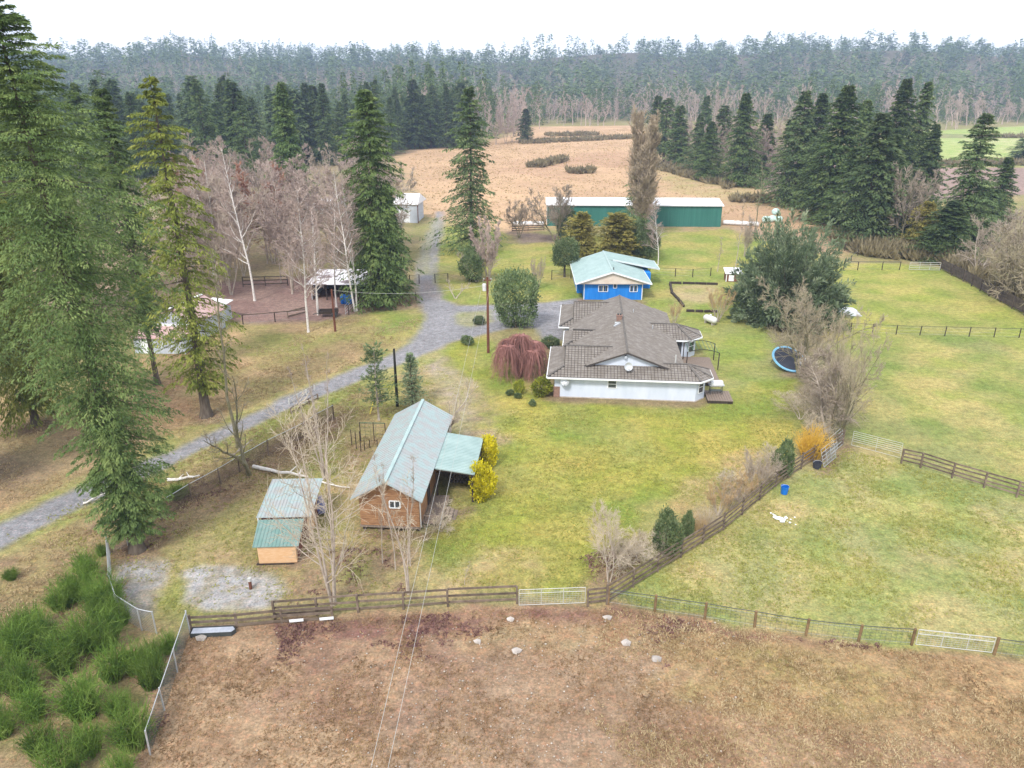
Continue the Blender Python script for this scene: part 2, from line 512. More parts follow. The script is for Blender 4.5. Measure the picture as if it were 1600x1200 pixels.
def bare(seed, H, stems=1, spread=0.5, tr=None, n1=14, n2=8, n3=7, l1=0.38, l2=0.42, l3=0.42, up=0.5, first=0.25, twig_r=0.014, wob=0.08, lean=0.0, weep=0.0, segs3=2, stem_spread=0.15, twig_min=0.006):
    """-> (trunk mesh, crown mesh) of a leafless tree: stems and limbs, then fine branching twigs"""
    rg = np.random.RandomState(seed)
    A, B = [], []
    tr = tr or H * 0.013

    def walk(p, d, L, r0, r1, n, out, upw, w):
        pts = [p.copy()]
        step = L / n
        for i in range(n):
            d = d + rg.randn(3) * w
            d[2] += upw
            d = d / np.linalg.norm(d)
            q = p + d * step
            ra, rb = r0 + (r1 - r0) * i / n, r0 + (r1 - r0) * (i + 1) / n
            out.append((p, q, ra, rb))
            p = q
            pts.append(p.copy())
        return np.array(pts), d

    def at(pts, t):
        f = t * (len(pts) - 1)
        i = min(int(f), len(pts) - 2)
        return pts[i] + (pts[i + 1] - pts[i]) * (f - i), pts[i + 1] - pts[i]

    def off(dv, ang):
        dv = dv / np.linalg.norm(dv)
        a = rg.randn(3)
        a -= dv * a.dot(dv)
        a /= np.linalg.norm(a)
        return dv * math.cos(ang) + a * math.sin(ang)

    for sidx in range(stems):
        az = 2 * math.pi * sidx / stems + rg.rand() * 0.8
        d = np.array([math.cos(az) * stem_spread * (stems > 1) + lean, math.sin(az) * stem_spread * (stems > 1), 1.0])
        d /= np.linalg.norm(d)
        h = H * (0.8 + 0.2 * rg.rand()) if stems > 1 else H
        p0 = np.array([math.cos(az), math.sin(az), 0]) * tr * 0.9 * (stems > 1)
        p0[2] = -0.15
        A.append((p0 + np.array([0, 0, 0.0]), p0 + d * 0.5, tr * 1.5, tr * 1.05))
        pts, _ = walk(p0 + d * 0.5, d, h - 0.5, tr, tr * 0.12, 9, A, 0.02, wob)
        for i in range(n1):
            t = first + (1 - first) * (i + rg.rand()) / n1
            q, dv = at(pts, min(t, 0.98))
            L1 = H * l1 * (1.1 - 0.75 * t) * (0.7 + 0.5 * rg.rand())
            r = tr * (1 - 0.8 * t) * 0.5
            d1 = off(dv, spread * (0.7 + 0.6 * rg.rand()))
            p1, _ = walk(q, d1, L1, r, r * 0.25, 5, A, up * 0.22 - weep * 0.1, 0.12)
            for j in range(n2):
                t2 = 0.2 + 0.8 * (j + rg.rand()) / n2
                q2, dv2 = at(p1, min(t2, 0.98))
                L2 = L1 * l2 * (1.15 - 0.6 * t2) * (0.6 + 0.7 * rg.rand())
                r2 = max(r * (1 - 0.7 * t2) * 0.5, twig_r * 1.3)
                p2, _ = walk(q2, off(dv2, 0.55 + 0.3 * rg.rand()), L2, r2, twig_r, 3, B, up * 0.15 - weep * 0.35, 0.15)
                for k in range(n3):
                    t3 = 0.15 + 0.85 * (k + rg.rand()) / n3
                    q3, dv3 = at(p2, min(t3, 0.98))
                    L3 = max(L2 * l3 * (0.6 + 0.8 * rg.rand()), 0.25)
                    walk(q3, off(dv3, 0.5 + 0.35 * rg.rand()), L3, twig_r, twig_min, segs3, B, up * 0.12 - weep * 0.5, 0.15)
    def mk(nm, S, k):
        V, Fc = cyl_mesh('', [a[0] for a in S], [a[1] for a in S], [a[2] for a in S], [a[3] for a in S], k)
        return mesh_np(nm, V, [Fc])
    return mk('trunk', A, 6), mk('crown', B, 3)


def leafball(seed, rx, ry, rz, n=3000, size=0.16, lobes=7, hollow=0.45, upd=0.4, flat=0.6):
    """leaves spread through a lumpy rounded volume that rests on the ground"""
    rg = np.random.RandomState(seed)
    d = rg.randn(n, 3)
    d /= np.linalg.norm(d, axis=1, keepdims=True)
    c = rg.randn(lobes, 3)
    c /= np.linalg.norm(c, axis=1, keepdims=True)
    bump = np.max(d @ c.T, axis=1)
    q2 = np.sin(d[:, 0] * 9 + seed) * np.sin(d[:, 1] * 8 + seed * 2) * np.sin(d[:, 2] * 9 + 1)
    rad = (0.60 + 0.46 * bump ** 3 + 0.16 * q2) * (hollow + (1 - hollow) * rg.rand(n) ** 0.35)
    rad = rad * np.where(rg.rand(n) < 0.10, 1.0 + 0.22 * rg.rand(n), 1.0)
    p = d * rad[:, None] * np.array([rx, ry, rz])
    p[:, 2] = p[:, 2] + rz * 0.95
    p[:, 2] = np.where(p[:, 2] < 0.05, 0.05 + rg.rand(n) * 0.3, p[:, 2])
    dd = d * 0.8 + rg.randn(n, 3) * 0.5
    dd[:, 2] += upd
    nrm = d + rg.randn(n, 3) * flat
    nrm = nrm + rg.randn(n, 3) * 0.4
    l = size * (0.6 + 0.9 * rg.rand(n))
    V, Fc = kites(p, dd, nrm, l, l * 0.6)
    return mesh_np('foliage', V, [Fc])


def brush(seed, n, rx, ry, h, r=0.014, arch=0.35, k=3, leafy=0):
    """a thicket of stems rising and leaning out from a patch"""
    rg = np.random.RandomState(seed)
    a = rg.rand(n) * 2 * np.pi
    q = np.sqrt(rg.rand(n))
    x, y = np.cos(a) * q * rx, np.sin(a) * q * ry
    hh = h * (0.45 + 0.6 * rg.rand(n)) * (1.05 - 0.45 * q ** 2)
    P0 = np.stack([x * 0.55, y * 0.55, np.full(n, -0.05)], -1)
    o = np.stack([np.cos(a), np.sin(a)], -1) * (arch * hh * q)[:, None] + rg.randn(n, 2) * 0.08 * h
    P1 = P0 + np.stack([o[:, 0] * 0.4, o[:, 1] * 0.4, hh * 0.55], -1)
    P2 = P1 + np.stack([o[:, 0] * 0.8, o[:, 1] * 0.8, hh * 0.45], -1)
    S0, S1, r0, r1 = [P0, P1], [P1, P2], [np.full(n, r), np.full(n, r * 0.7)], [np.full(n, r * 0.7), np.full(n, r * 0.25)]
    for _ in range(3):
        f = rg.rand(n, 1)
        b = P1 + (P2 - P1) * f * 0.9
        e = b + rg.randn(n, 3) * 0.13 * h + np.array([0, 0, 0.12 * h])
        S0.append(b); S1.append(e); r0.append(np.full(n, r * 0.55)); r1.append(np.full(n, r * 0.2))
    V, Fc = cyl_mesh('', np.concatenate(S0), np.concatenate(S1), np.concatenate(r0), np.concatenate(r1), k)
    return mesh_np('stems', V, [Fc])

# ------------------------------------------------------------------ the ground
_rgn = np.random.RandomState(7)
_LAT = _rgn.rand(256, 256)


def vnoise(x, y, sc, seed=0):
    x = x / sc + seed * 17.3
    y = y / sc + seed * 9.1
    xi, yi = np.floor(x).astype(int), np.floor(y).astype(int)
    fx, fy = x - xi, y - yi
    fx, fy = fx * fx * (3 - 2 * fx), fy * fy * (3 - 2 * fy)
    a, b = _LAT[xi & 255, yi & 255], _LAT[(xi + 1) & 255, yi & 255]
    c, d = _LAT[xi & 255, (yi + 1) & 255], _LAT[(xi + 1) & 255, (yi + 1) & 255]
    return (a * (1 - fx) + b * fx) * (1 - fy) + (c * (1 - fx) + d * fx) * fy


def fbm(x, y, sc, seed=0, o=4):
    s, a, t = 0, 1, 0
    for i in range(o):
        s = s + a * vnoise(x, y, sc / 2 ** i, seed + i)
        t += a
        a *= 0.55
    return s / t


def sdf(px, py, poly):
    """signed distance, positive inside"""
    n = len(poly)
    d = np.full(px.shape, 1e9)
    ins = np.zeros(px.shape, bool)
    for i in range(n):
        ax, ay = poly[i]
        bx, by = poly[(i + 1) % n]
        ex, ey = bx - ax, by - ay
        wx, wy = px - ax, py - ay
        t = np.clip((wx * ex + wy * ey) / (ex * ex + ey * ey + 1e-9), 0, 1)
        d = np.minimum(d, (wx - ex * t) ** 2 + (wy - ey * t) ** 2)
        c = ((ay > py) != (by > py)) & (px < ex * (py - ay) / (ey if abs(ey) > 1e-9 else 1e-9) + ax)
        ins ^= c
    d = np.sqrt(d)
    return np.where(ins, d, -d)


def hill_z(x, y):
    t = np.clip((y + 0.10 * np.abs(x) - 700) / 750, 0, 1)
    t = t * t * (3 - 2 * t)
    return t * (18 + 66 * fbm(x, y, 380, 5, 3)) + t * 12 * fbm(x, y, 90, 9, 2)


def relief(x, y):
    near = np.clip((260 - y) / 120, 0, 1)
    return (fbm(x, y, 3.0, 3, 3) - 0.5) * 0.09 * near + hill_z(x, y)


TAN, GRN = (0.37, 0.29, 0.15), (0.19, 0.22, 0.065)
LAYERS = [
    # name of the region (None: only colour), outline in the photograph, colour, second colour, patch size, edge softness, edge wobble, strength, stones
    ('field', [(610, 250), (640, 232), (760, 222), (830, 198), (1000, 196), (1040, 250), (1180, 290), (1240, 318), (1330, 380), (1310, 400), (1130, 356), (850, 356), (800, 372), (690, 345), (640, 330)],
     (0.50, 0.345, 0.21), (0.42, 0.285, 0.175), 14, 3, 5, 1, 0),
    (None, [(800, 250), (1000, 232), (1000, 262), (860, 285), (780, 270)], (0.36, 0.22, 0.15), (0.48, 0.33, 0.2), 9, 9, 12, 0.55, 0),
    (None, [(1010, 262), (1180, 290), (1230, 320), (1150, 318), (1060, 300)], (0.34, 0.30, 0.13), (0.42, 0.33, 0.18), 8, 6, 6, 0.8, 0),
    (None, [(1130, 352), (1250, 360), (1330, 385), (1290, 400), (1150, 366)], (0.34, 0.25, 0.19), (0.30, 0.24, 0.13), 5, 3, 3, 0.8, 0),
    ('green_field', [(1400, 207), (1600, 197), (1900, 195), (1900, 256), (1600, 260), (1400, 262)], (0.30, 0.37, 0.12), (0.36, 0.40, 0.17), 40, 3, 5, 1, 0),
    (None, [(1440, 208), (1600, 212), (1600, 216), (1440, 216)], (0.20, 0.19, 0.10), (0.2, 0.2, 0.1), 10, 2, 2, 0.7, 0),
    ('ploughed_field', [(1170, 235), (1210, 228), (1400, 262), (1600, 262), (1900, 260), (1900, 305), (1600, 304), (1420, 320), (1300, 330), (1200, 300)], (0.31, 0.225, 0.195), (0.27, 0.20, 0.17), 12, 2, 2, 1, 0),
    ('meadow', [(1300, 412), (1415, 412), (1470, 418), (1600, 488), (1760, 560), (1760, 560), (1640, 530), (1320, 520)], (0.34, 0.33, 0.09), (0.25, 0.27, 0.075), 7, 1.0, 1.5, 1, 0),
    ('paddock', [(1235, 600), (1280, 540), (1320, 519), (1600, 526), (1760, 540), (1800, 830), (1600, 776), (1410, 706), (1330, 690), (1260, 690)], (0.315, 0.30, 0.10), (0.20, 0.235, 0.075), 6, 0.8, 1.2, 1, 0),
    ('lower_paddock', [(940, 945), (1130, 810), (1315, 690), (1410, 708), (1600, 778), (1800, 840), (1800, 1060), (1600, 1030), (1430, 1010), (1259, 992), (1100, 965)], (0.335, 0.305, 0.12), (0.235, 0.262, 0.095), 4, 0.4, 0.7, 1, 0),
    ('yard', [(690, 365), (700, 350), (850, 375), (1130, 358), (1290, 400), (1320, 420), (1325, 520), (1240, 590), (1120, 570), (1040, 490), (905, 470), (860, 470), (740, 476), (690, 468), (676, 440)],
     (0.225, 0.265, 0.07), (0.30, 0.29, 0.085), 6, 1.0, 1.5, 1, 0),
    (None, [(1040, 470), (1180, 480), (1240, 560), (1235, 620), (1150, 640), (1100, 590)], (0.21, 0.25, 0.08), (0.25, 0.28, 0.07), 4, 3, 3, 0.8, 0),
    (None, [(800, 362), (850, 365), (905, 368), (900, 382), (860, 378), (800, 380)], (0.17, 0.125, 0.11), (0.21, 0.16, 0.14), 4, 1.5, 2, 0.9, 0),
    (None, [(700, 430), (780, 430), (790, 442), (700, 440)], (0.20, 0.16, 0.11), (0.22, 0.18, 0.1), 3, 1.5, 1.5, 0.7, 0),
    (None, [(1047, 445), (1120, 443), (1120, 470), (1060, 480)], (0.37, 0.31, 0.17), (0.33, 0.29, 0.13), 2, 0.8, 1, 0.9, 0),
    (None, [(1180, 480), (1240, 490), (1330, 560), (1330, 690), (1280, 715), (1235, 690), (1235, 620), (1200, 520)], (0.22, 0.165, 0.12), (0.20, 0.18, 0.10), 2.5, 1.2, 1.5, 0.85, 0),
    ('lawn', [(690, 545), (760, 524), (800, 580), (850, 618), (1090, 628), (1180, 600), (1240, 590), (1250, 690), (1215, 745), (1080, 855), (945, 935), (820, 925), (700, 915), (640, 880), (645, 840), (710, 800), (745, 730), (790, 690), (760, 640), (740, 600), (700, 565)],
     (0.30, 0.285, 0.065), (0.215, 0.245, 0.06), 4.5, 0.8, 1.2, 1, 0),
    (None, [(700, 870), (820, 860), (840, 925), (700, 925), (640, 900)], (0.40, 0.32, 0.17), (0.27, 0.25, 0.08), 2.5, 1.0, 1.5, 0.9, 0),
    (None, [(1060, 750), (1200, 700), (1225, 735), (1100, 840), (950, 925), (900, 915), (960, 860)], (0.36, 0.26, 0.13), (0.27, 0.24, 0.10), 2.5, 0.9, 1.6, 0.8, 0),
    (None, [(930, 870), (1000, 840), (1010, 860), (960, 920), (915, 920)], (0.20, 0.13, 0.10), (0.26, 0.19, 0.12), 1.2, 0.6, 0.8, 0.8, 0),
    (None, [(640, 850), (700, 840), (760, 800), (700, 880), (650, 890)], (0.17, 0.22, 0.065), (0.2, 0.23, 0.06), 2, 1.5, 1, 0.7, 0),
    ('meadow', [(360, 505), (520, 500), (660, 484), (664, 500), (650, 520), (600, 556), (520, 590), (440, 620), (340, 668), (270, 700), (160, 744), (0, 816), (-250, 900), (-250, 640), (100, 600), (280, 560)],
     (0.40, 0.29, 0.155), (0.28, 0.25, 0.10), 5, 1.0, 1.8, 1, 0),
    (None, [(570, 485), (655, 486), (655, 520), (610, 545), (585, 525), (560, 500)], (0.20, 0.26, 0.065), (0.30, 0.29, 0.09), 3, 1.5, 1.5, 0.85, 0),
    (None, [(400, 632), (600, 548), (640, 535), (600, 556), (440, 622), (280, 700), (0, 822), (-100, 860), (-100, 845), (0, 800), (300, 665)], (0.24, 0.27, 0.08), (0.28, 0.27, 0.1), 2, 0.7, 0.7, 0.8, 0),
    (None, [(0, 670), (150, 650), (230, 680), (160, 740), (0, 780), (-200, 820), (-200, 690)], (0.21, 0.15, 0.115), (0.30, 0.225, 0.13), 4, 1.5, 2, 0.75, 0),
    (None, [(200, 560), (330, 540), (345, 600), (330, 660), (250, 660), (210, 620)], (0.34, 0.21, 0.13), (0.30, 0.24, 0.12), 3, 1.5, 2, 0.8, 0),
    ('wood_floor', [(250, 300), (350, 240), (560, 240), (630, 270), (655, 330), (650, 440), (560, 430), (480, 440), (380, 440), (300, 470), (100, 500), (-200, 600), (-400, 400), (0, 300)],
     (0.30, 0.225, 0.155), (0.26, 0.24, 0.115), 9, 5, 5, 1, 0),
    (None, [(0, 235), (750, 225), (640, 235), (600, 250), (540, 245), (360, 240), (250, 300), (-200, 340)], (0.12, 0.11, 0.06), (0.14, 0.12, 0.08), 9, 5, 5, 0.9, 0),
    ('corral', [(330, 440), (480, 432), (570, 450), (575, 478), (560, 492), (505, 502), (380, 506), (330, 500)], (0.235, 0.155, 0.135), (0.27, 0.19, 0.16), 3, 1.2, 1.5, 1, 0),
    (None, [(560, 462), (650, 462), (660, 480), (560, 488)], (0.20, 0.135, 0.10), (0.24, 0.18, 0.12), 2, 1, 1, 0.85, 0),
    ('rough_grass', [(-300, 980), (0, 860), (120, 805), (300, 715), (480, 640), (600, 590), (690, 560), (735, 640), (700, 720), (660, 830), (640, 930), (420, 950), (300, 965), (240, 1060), (150, 1300), (-400, 1300)],
     (0.26, 0.245, 0.09), (0.34, 0.27, 0.14), 3.5, 0.8, 1.2, 1, 0),
    (None, [(0, 870), (130, 815), (185, 780), (190, 850), (170, 870), (60, 950), (-200, 1000), (-200, 930)], (0.36, 0.28, 0.14), (0.24, 0.16, 0.11), 1.8, 0.8, 1.2, 0.75, 0),
    (None, [(245, 800), (300, 755), (390, 715), (470, 670), (520, 650), (560, 640), (500, 700), (400, 760), (300, 830), (210, 880), (175, 860), (190, 830)], (0.21, 0.135, 0.095), (0.27, 0.20, 0.115), 1.8, 0.7, 1.1, 0.85, 0),
    (None, [(0, 960), (180, 930), (300, 960), (250, 1050), (150, 1300), (-300, 1300)], (0.25, 0.22, 0.10), (0.30, 0.20, 0.13), 1.8, 0.8, 1.2, 0.8, 0),
    (None, [(540, 680), (600, 690), (600, 720), (560, 760), (530, 720)], (0.30, 0.21, 0.14), (0.26, 0.22, 0.1), 1.5, 0.8, 1, 0.7, 0),
    (None, [(555, 640), (600, 590), (630, 600), (640, 650), (590, 665)], (0.26, 0.28, 0.07), (0.33, 0.30, 0.09), 2, 1, 1, 0.7, 0),
    (None, [(440, 860), (640, 850), (660, 930), (450, 945)], (0.26, 0.175, 0.125), (0.26, 0.23, 0.10), 1.3, 0.8, 1.2, 0.75, 0),
    ('gravel_patch', [(186, 882), (230, 870), (262, 878), (255, 920), (240, 960), (215, 968), (196, 955), (180, 925)], (0.37, 0.37, 0.38), (0.27, 0.25, 0.21), 0.8, 0.35, 0.6, 0.92, 0.5),
    ('gravel_patch', [(285, 900), (330, 882), (380, 885), (425, 892), (450, 928), (425, 948), (370, 955), (320, 955), (290, 940)], (0.39, 0.39, 0.41), (0.30, 0.28, 0.23), 0.8, 0.35, 0.6, 0.92, 0.5),
    ('gravel_path', [(650, 556), (684, 540), (700, 572), (735, 610), (748, 640), (742, 700), (715, 708), (705, 660), (690, 625), (668, 590)], (0.35, 0.30, 0.25), (0.30, 0.28, 0.15), 1.2, 0.9, 1.1, 0.75, 0.4),
    (None, [(735, 600), (800, 640), (790, 700), (760, 720), (735, 690)], (0.33, 0.25, 0.17), (0.30, 0.27, 0.10), 1.5, 1.2, 1.3, 0.75, 0.2),
    ('gravel_driveway', [(-260, 945), (-100, 865), (0, 817), (80, 781), (160, 745), (270, 705), (350, 667), (400, 645), (440, 623), (500, 598), (560, 574), (605, 557), (640, 536), (658, 512), (664, 492), (656, 472), (650, 445), (650, 420),
                         (657, 395), (668, 365), (684, 330), (692, 330), (690, 365), (684, 400), (680, 438), (692, 466), (715, 478), (760, 477), (850, 473), (905, 466), (915, 470), (885, 500), (884, 532), (850, 530), (838, 512), (800, 512), (765, 520),
                         (735, 528), (700, 536), (660, 556), (600, 579), (520, 612), (450, 640), (380, 673), (300, 712), (200, 762), (100, 806), (0, 856), (-100, 905), (-260, 990)],
     (0.275, 0.275, 0.29), (0.235, 0.235, 0.245), 1.2, 0.45, 0.35, 1, 0.5),
    (None, [(715, 489), (765, 485), (775, 503), (735, 512), (712, 505)], (0.27, 0.28, 0.13), (0.3, 0.29, 0.18), 1.2, 0.5, 0.5, 0.9, 0),
    (None, [(655, 430), (676, 430), (672, 400), (685, 340), (680, 340), (665, 375), (657, 400)], (0.30, 0.29, 0.16), (0.27, 0.28, 0.12), 2.0, 0.8, 0.5, 0.65, 0.2),
    (None, [(655, 462), (690, 466), (680, 440), (652, 440)], (0.31, 0.24, 0.20), (0.29, 0.26, 0.24), 2.0, 1.5, 1, 0.6, 0.2),
    (None, [(690, 545), (715, 538), (690, 560), (610, 590), (440, 665), (300, 730), (100, 822), (0, 868), (-200, 960), (-200, 945), (0, 856), (300, 714), (450, 641), (600, 581)], (0.26, 0.28, 0.09), (0.30, 0.29, 0.11), 1.5, 0.35, 0.5, 0.8, 0),
    ('dirt_bank', [(296, 985), (430, 968), (600, 950), (810, 945), (950, 948), (1100, 972), (1260, 1000), (1430, 1016), (1600, 1034), (1900, 1070), (2300, 1500), (150, 1500), (235, 1062), (280, 1000)],
     (0.26, 0.17, 0.105), (0.34, 0.24, 0.15), 1.6, 0.35, 0.6, 1, 0.8),
    (None, [(950, 948), (1430, 1016), (1600, 1034), (1900, 1070), (1900, 1250), (1100, 1100), (1000, 1000)], (0.37, 0.26, 0.13), (0.27, 0.19, 0.10), 1.0, 0.7, 0.9, 0.75, 0.15),
    (None, [(700, 1010), (1040, 975), (1100, 1060), (1000, 1300), (500, 1300)], (0.30, 0.22, 0.155), (0.24, 0.16, 0.10), 0.9, 1.0, 1.4, 0.6, 1.0),
    (None, [(440, 970), (640, 958), (700, 985), (560, 1005), (430, 1000)], (0.23, 0.21, 0.085), (0.22, 0.13, 0.09), 0.8, 0.6, 0.8, 0.85, 0.2),
    (None, [(430, 1010), (720, 1000), (760, 1060), (640, 1140), (420, 1120), (330, 1050)], (0.21, 0.13, 0.10), (0.31, 0.21, 0.13), 0.9, 0.8, 1.2, 0.5, 0.3),
    (None, [(700, 975), (960, 965), (1010, 1010), (900, 1020), (720, 1010)], (0.33, 0.20, 0.11), (0.30, 0.24, 0.13), 0.8, 0.7, 1.0, 0.6, 0.4),
    (None, [(1050, 1010), (1260, 1020), (1500, 1060), (1500, 1100), (1200, 1120), (1000, 1080)], (0.30, 0.25, 0.10), (0.33, 0.22, 0.12), 0.8, 0.7, 1.0, 0.6, 0.2),
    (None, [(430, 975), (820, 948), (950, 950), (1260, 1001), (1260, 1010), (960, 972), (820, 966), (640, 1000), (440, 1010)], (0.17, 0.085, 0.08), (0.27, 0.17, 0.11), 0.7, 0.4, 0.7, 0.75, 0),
]

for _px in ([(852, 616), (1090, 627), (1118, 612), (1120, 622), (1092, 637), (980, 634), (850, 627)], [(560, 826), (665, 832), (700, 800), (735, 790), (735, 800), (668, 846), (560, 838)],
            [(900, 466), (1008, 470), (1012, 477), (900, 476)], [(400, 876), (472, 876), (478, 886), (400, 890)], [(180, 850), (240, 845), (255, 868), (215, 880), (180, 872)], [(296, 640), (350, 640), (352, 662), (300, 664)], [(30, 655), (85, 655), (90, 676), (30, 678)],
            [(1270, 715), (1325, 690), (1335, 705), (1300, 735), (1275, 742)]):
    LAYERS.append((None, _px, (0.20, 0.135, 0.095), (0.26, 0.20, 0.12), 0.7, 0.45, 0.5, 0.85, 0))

ys = [8.0]
while ys[-1] < 2300: ys.append(ys[-1] * 1.0062 + 0.002)
ys = np.array(ys)
us = np.concatenate([[-1.7, -1.45, -1.25, -1.1], np.linspace(-1.0, 1.0, 390), [1.1, 1.25, 1.45, 1.7]])
GY, GU = np.meshgrid(ys, us, indexing='ij')
GX = GU * (GY + 25)
gx, gy = GX.ravel(), GY.ravel()
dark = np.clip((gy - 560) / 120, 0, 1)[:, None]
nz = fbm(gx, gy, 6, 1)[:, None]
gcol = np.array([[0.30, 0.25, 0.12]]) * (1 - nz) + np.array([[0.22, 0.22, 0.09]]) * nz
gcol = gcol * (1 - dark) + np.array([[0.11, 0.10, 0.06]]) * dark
stony = np.zeros(len(gx))
zone = np.zeros(len(gx), int)
ZN = ['ground']
wx, wy = fbm(gx, gy, 2.2, 11, 3) - 0.5, fbm(gx, gy, 2.2, 23, 3) - 0.5
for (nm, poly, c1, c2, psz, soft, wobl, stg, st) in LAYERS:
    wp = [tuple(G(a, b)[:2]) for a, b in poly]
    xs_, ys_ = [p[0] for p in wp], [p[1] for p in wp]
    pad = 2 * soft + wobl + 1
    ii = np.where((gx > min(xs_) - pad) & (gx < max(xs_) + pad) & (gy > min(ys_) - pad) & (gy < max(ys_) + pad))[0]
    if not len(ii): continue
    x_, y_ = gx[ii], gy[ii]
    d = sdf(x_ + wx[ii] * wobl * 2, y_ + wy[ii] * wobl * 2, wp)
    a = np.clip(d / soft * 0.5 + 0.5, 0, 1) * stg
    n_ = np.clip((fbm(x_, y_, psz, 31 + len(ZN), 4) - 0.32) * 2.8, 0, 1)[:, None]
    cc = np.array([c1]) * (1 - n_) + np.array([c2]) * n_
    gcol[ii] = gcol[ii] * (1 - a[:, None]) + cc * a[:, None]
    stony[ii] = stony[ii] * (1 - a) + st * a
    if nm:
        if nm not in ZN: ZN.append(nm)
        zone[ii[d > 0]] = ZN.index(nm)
ZN.append('hills')
zone[gy + 0.10 * np.abs(gx) > 700] = ZN.index('hills')
# greener and browner drifts through all grass
pt = np.clip((fbm(gx, gy, 3.1, 51, 5) - 0.5) * 6, -1, 1)
isg = np.clip((gcol[:, 1] - gcol[:, 2] * 1.6) * 10, 0, 1) * (stony < 0.3)
gcol[:, 0] *= 1 + 0.16 * pt * isg
gcol[:, 2] *= 1 + 0.22 * pt * isg
gcol[:, 1] *= 1 + 0.05 * pt * isg
gz = relief(gx, gy)
gV = np.stack([gx, gy, gz], -1)


def ground_material():
    m = bpy.data.materials.new('ground_cover')
    n, l, b = nodes_of(m)
    b.inputs['Roughness'].default_value = 0.95
    b.inputs['Specular IOR Level'].default_value = 0.1
    at = n.new('ShaderNodeAttribute'); at.attribute_name = 'tint'
    st = n.new('ShaderNodeAttribute'); st.attribute_name = 'stony'
    tc = n.new('ShaderNodeTexCoord')
    def noise(sc, det=4, stretch=None):
        t = n.new('ShaderNodeTexNoise')
        t.inputs['Scale'].default_value = sc
        t.inputs['Detail'].default_value = det
        t.inputs['Roughness'].default_value = 0.7
        src = tc.outputs['Object']
        if stretch:
            mp = n.new('ShaderNodeMapping')
            mp.inputs['Scale'].default_value = stretch
            l.new(src, mp.inputs['Vector'])
            src = mp.outputs['Vector']
        l.new(src, t.inputs['Vector'])
        return t.outputs['Fac']
    def rng(src, a, b2, c, d):
        r = n.new('ShaderNodeMapRange')
        r.inputs['From Min'].default_value, r.inputs['From Max'].default_value = a, b2
        r.inputs['To Min'].default_value, r.inputs['To Max'].default_value = c, d
        l.new(src, r.inputs['Value'])
        return r.outputs['Result']
    def math_(op, a, b2):
        k = n.new('ShaderNodeMath'); k.operation = op
        for i, v in enumerate((a, b2)):
            if isinstance(v, float): k.inputs[i].default_value = v
            else: l.new(v, k.inputs[i])
        return k.outputs[0]
    f1 = rng(noise(1.6, 8), 0.32, 0.68, 0.66, 1.30)
    f2 = rng(noise(7.0, 5), 0.33, 0.67, 0.68, 1.28)
    f3 = rng(noise(0.25, 4), 0.3, 0.7, 0.9, 1.1)
    f = math_('MULTIPLY', math_('MULTIPLY', f1, f2), f3)
    vm = n.new('ShaderNodeVectorMath'); vm.operation = 'SCALE'
    l.new(at.outputs['Color'], vm.inputs[0]); l.new(f, vm.inputs['Scale'])
    # specks of soil and dead leaves showing between the blades
    spk = rng(noise(11.0, 3), 0.60, 0.70, 0.0, 0.55)
    clump = rng(noise(0.9, 5), 0.45, 0.62, 0.15, 1.0)
    dk = n.new('ShaderNodeMixRGB'); dk.blend_type = 'MULTIPLY'
    dk.inputs['Color2'].default_value = (0.50, 0.38, 0.34, 1)
    l.new(math_('MULTIPLY', spk, clump), dk.inputs['Fac'])
    l.new(vm.outputs['Vector'], dk.inputs['Color1'])
    # dry blades
    hs = n.new('ShaderNodeMixRGB'); hs.blend_type = 'MULTIPLY'
    hs.inputs['Color2'].default_value = (1.28, 1.0, 0.95, 1)
    l.new(rng(noise(3.5, 6), 0.5, 0.68, 0.0, 0.8), hs.inputs['Fac'])
    l.new(dk.outputs['Color'], hs.inputs['Color1'])
    # pale pebbles
    vo = n.new('ShaderNodeTexVoronoi')
    vo.inputs['Scale'].default_value = 5.5
    l.new(tc.outputs['Object'], vo.inputs['Vector'])
    peb = rng(vo.outputs['Distance'], 0.16, 0.26, 1.0, 0.0)
    sel = rng(noise(2.3, 2), 0.55, 0.66, 0.0, 1.0)
    pm = math_('MULTIPLY', math_('MULTIPLY', peb, sel), st.outputs['Fac'])
    mx = n.new('ShaderNodeMixRGB')
    mx.inputs['Color2'].default_value = (0.52, 0.46, 0.40, 1)
    l.new(pm, mx.inputs['Fac']); l.new(hs.outputs['Color'], mx.inputs['Color1'])
    l.new(mx.outputs['Color'], b.inputs['Base Color'])
    bp = n.new('ShaderNodeBump')
    bp.inputs['Strength'].default_value = 0.7
    bp.inputs['Distance'].default_value = 0.12
    l.new(math_('ADD', noise(4.0, 8), math_('MULTIPLY', noise(14.0, 4), 0.5)), bp.inputs['Height'])
    l.new(bp.outputs['Normal'], b.inputs['Normal'])
    return m


M['ground'] = ground_material()
NR, NC = len(ys), len(us)
ri, ci = np.meshgrid(np.arange(NR - 1), np.arange(NC - 1), indexing='ij')
q0 = (ri * NC + ci).ravel()
quads = np.stack([q0, q0 + 1, q0 + NC + 1, q0 + NC], -1)
qz = zone[q0]


def ground_piece(name, V, Q, C, S):
    me = mesh_np(name, V, [Q])
    me.polygons.foreach_set('use_smooth', [True] * len(me.polygons))
    a = me.color_attributes.new('tint', 'FLOAT_COLOR', 'POINT')
    a.data.foreach_set('color', np.concatenate([C, np.ones((len(C), 1))], 1).astype(np.float32).ravel())
    s_ = me.attributes.new('stony', 'FLOAT', 'POINT')
    s_.data.foreach_set('value', S.astype(np.float32))
    return tag(link(name, me, None, M['ground']), kind='structure')


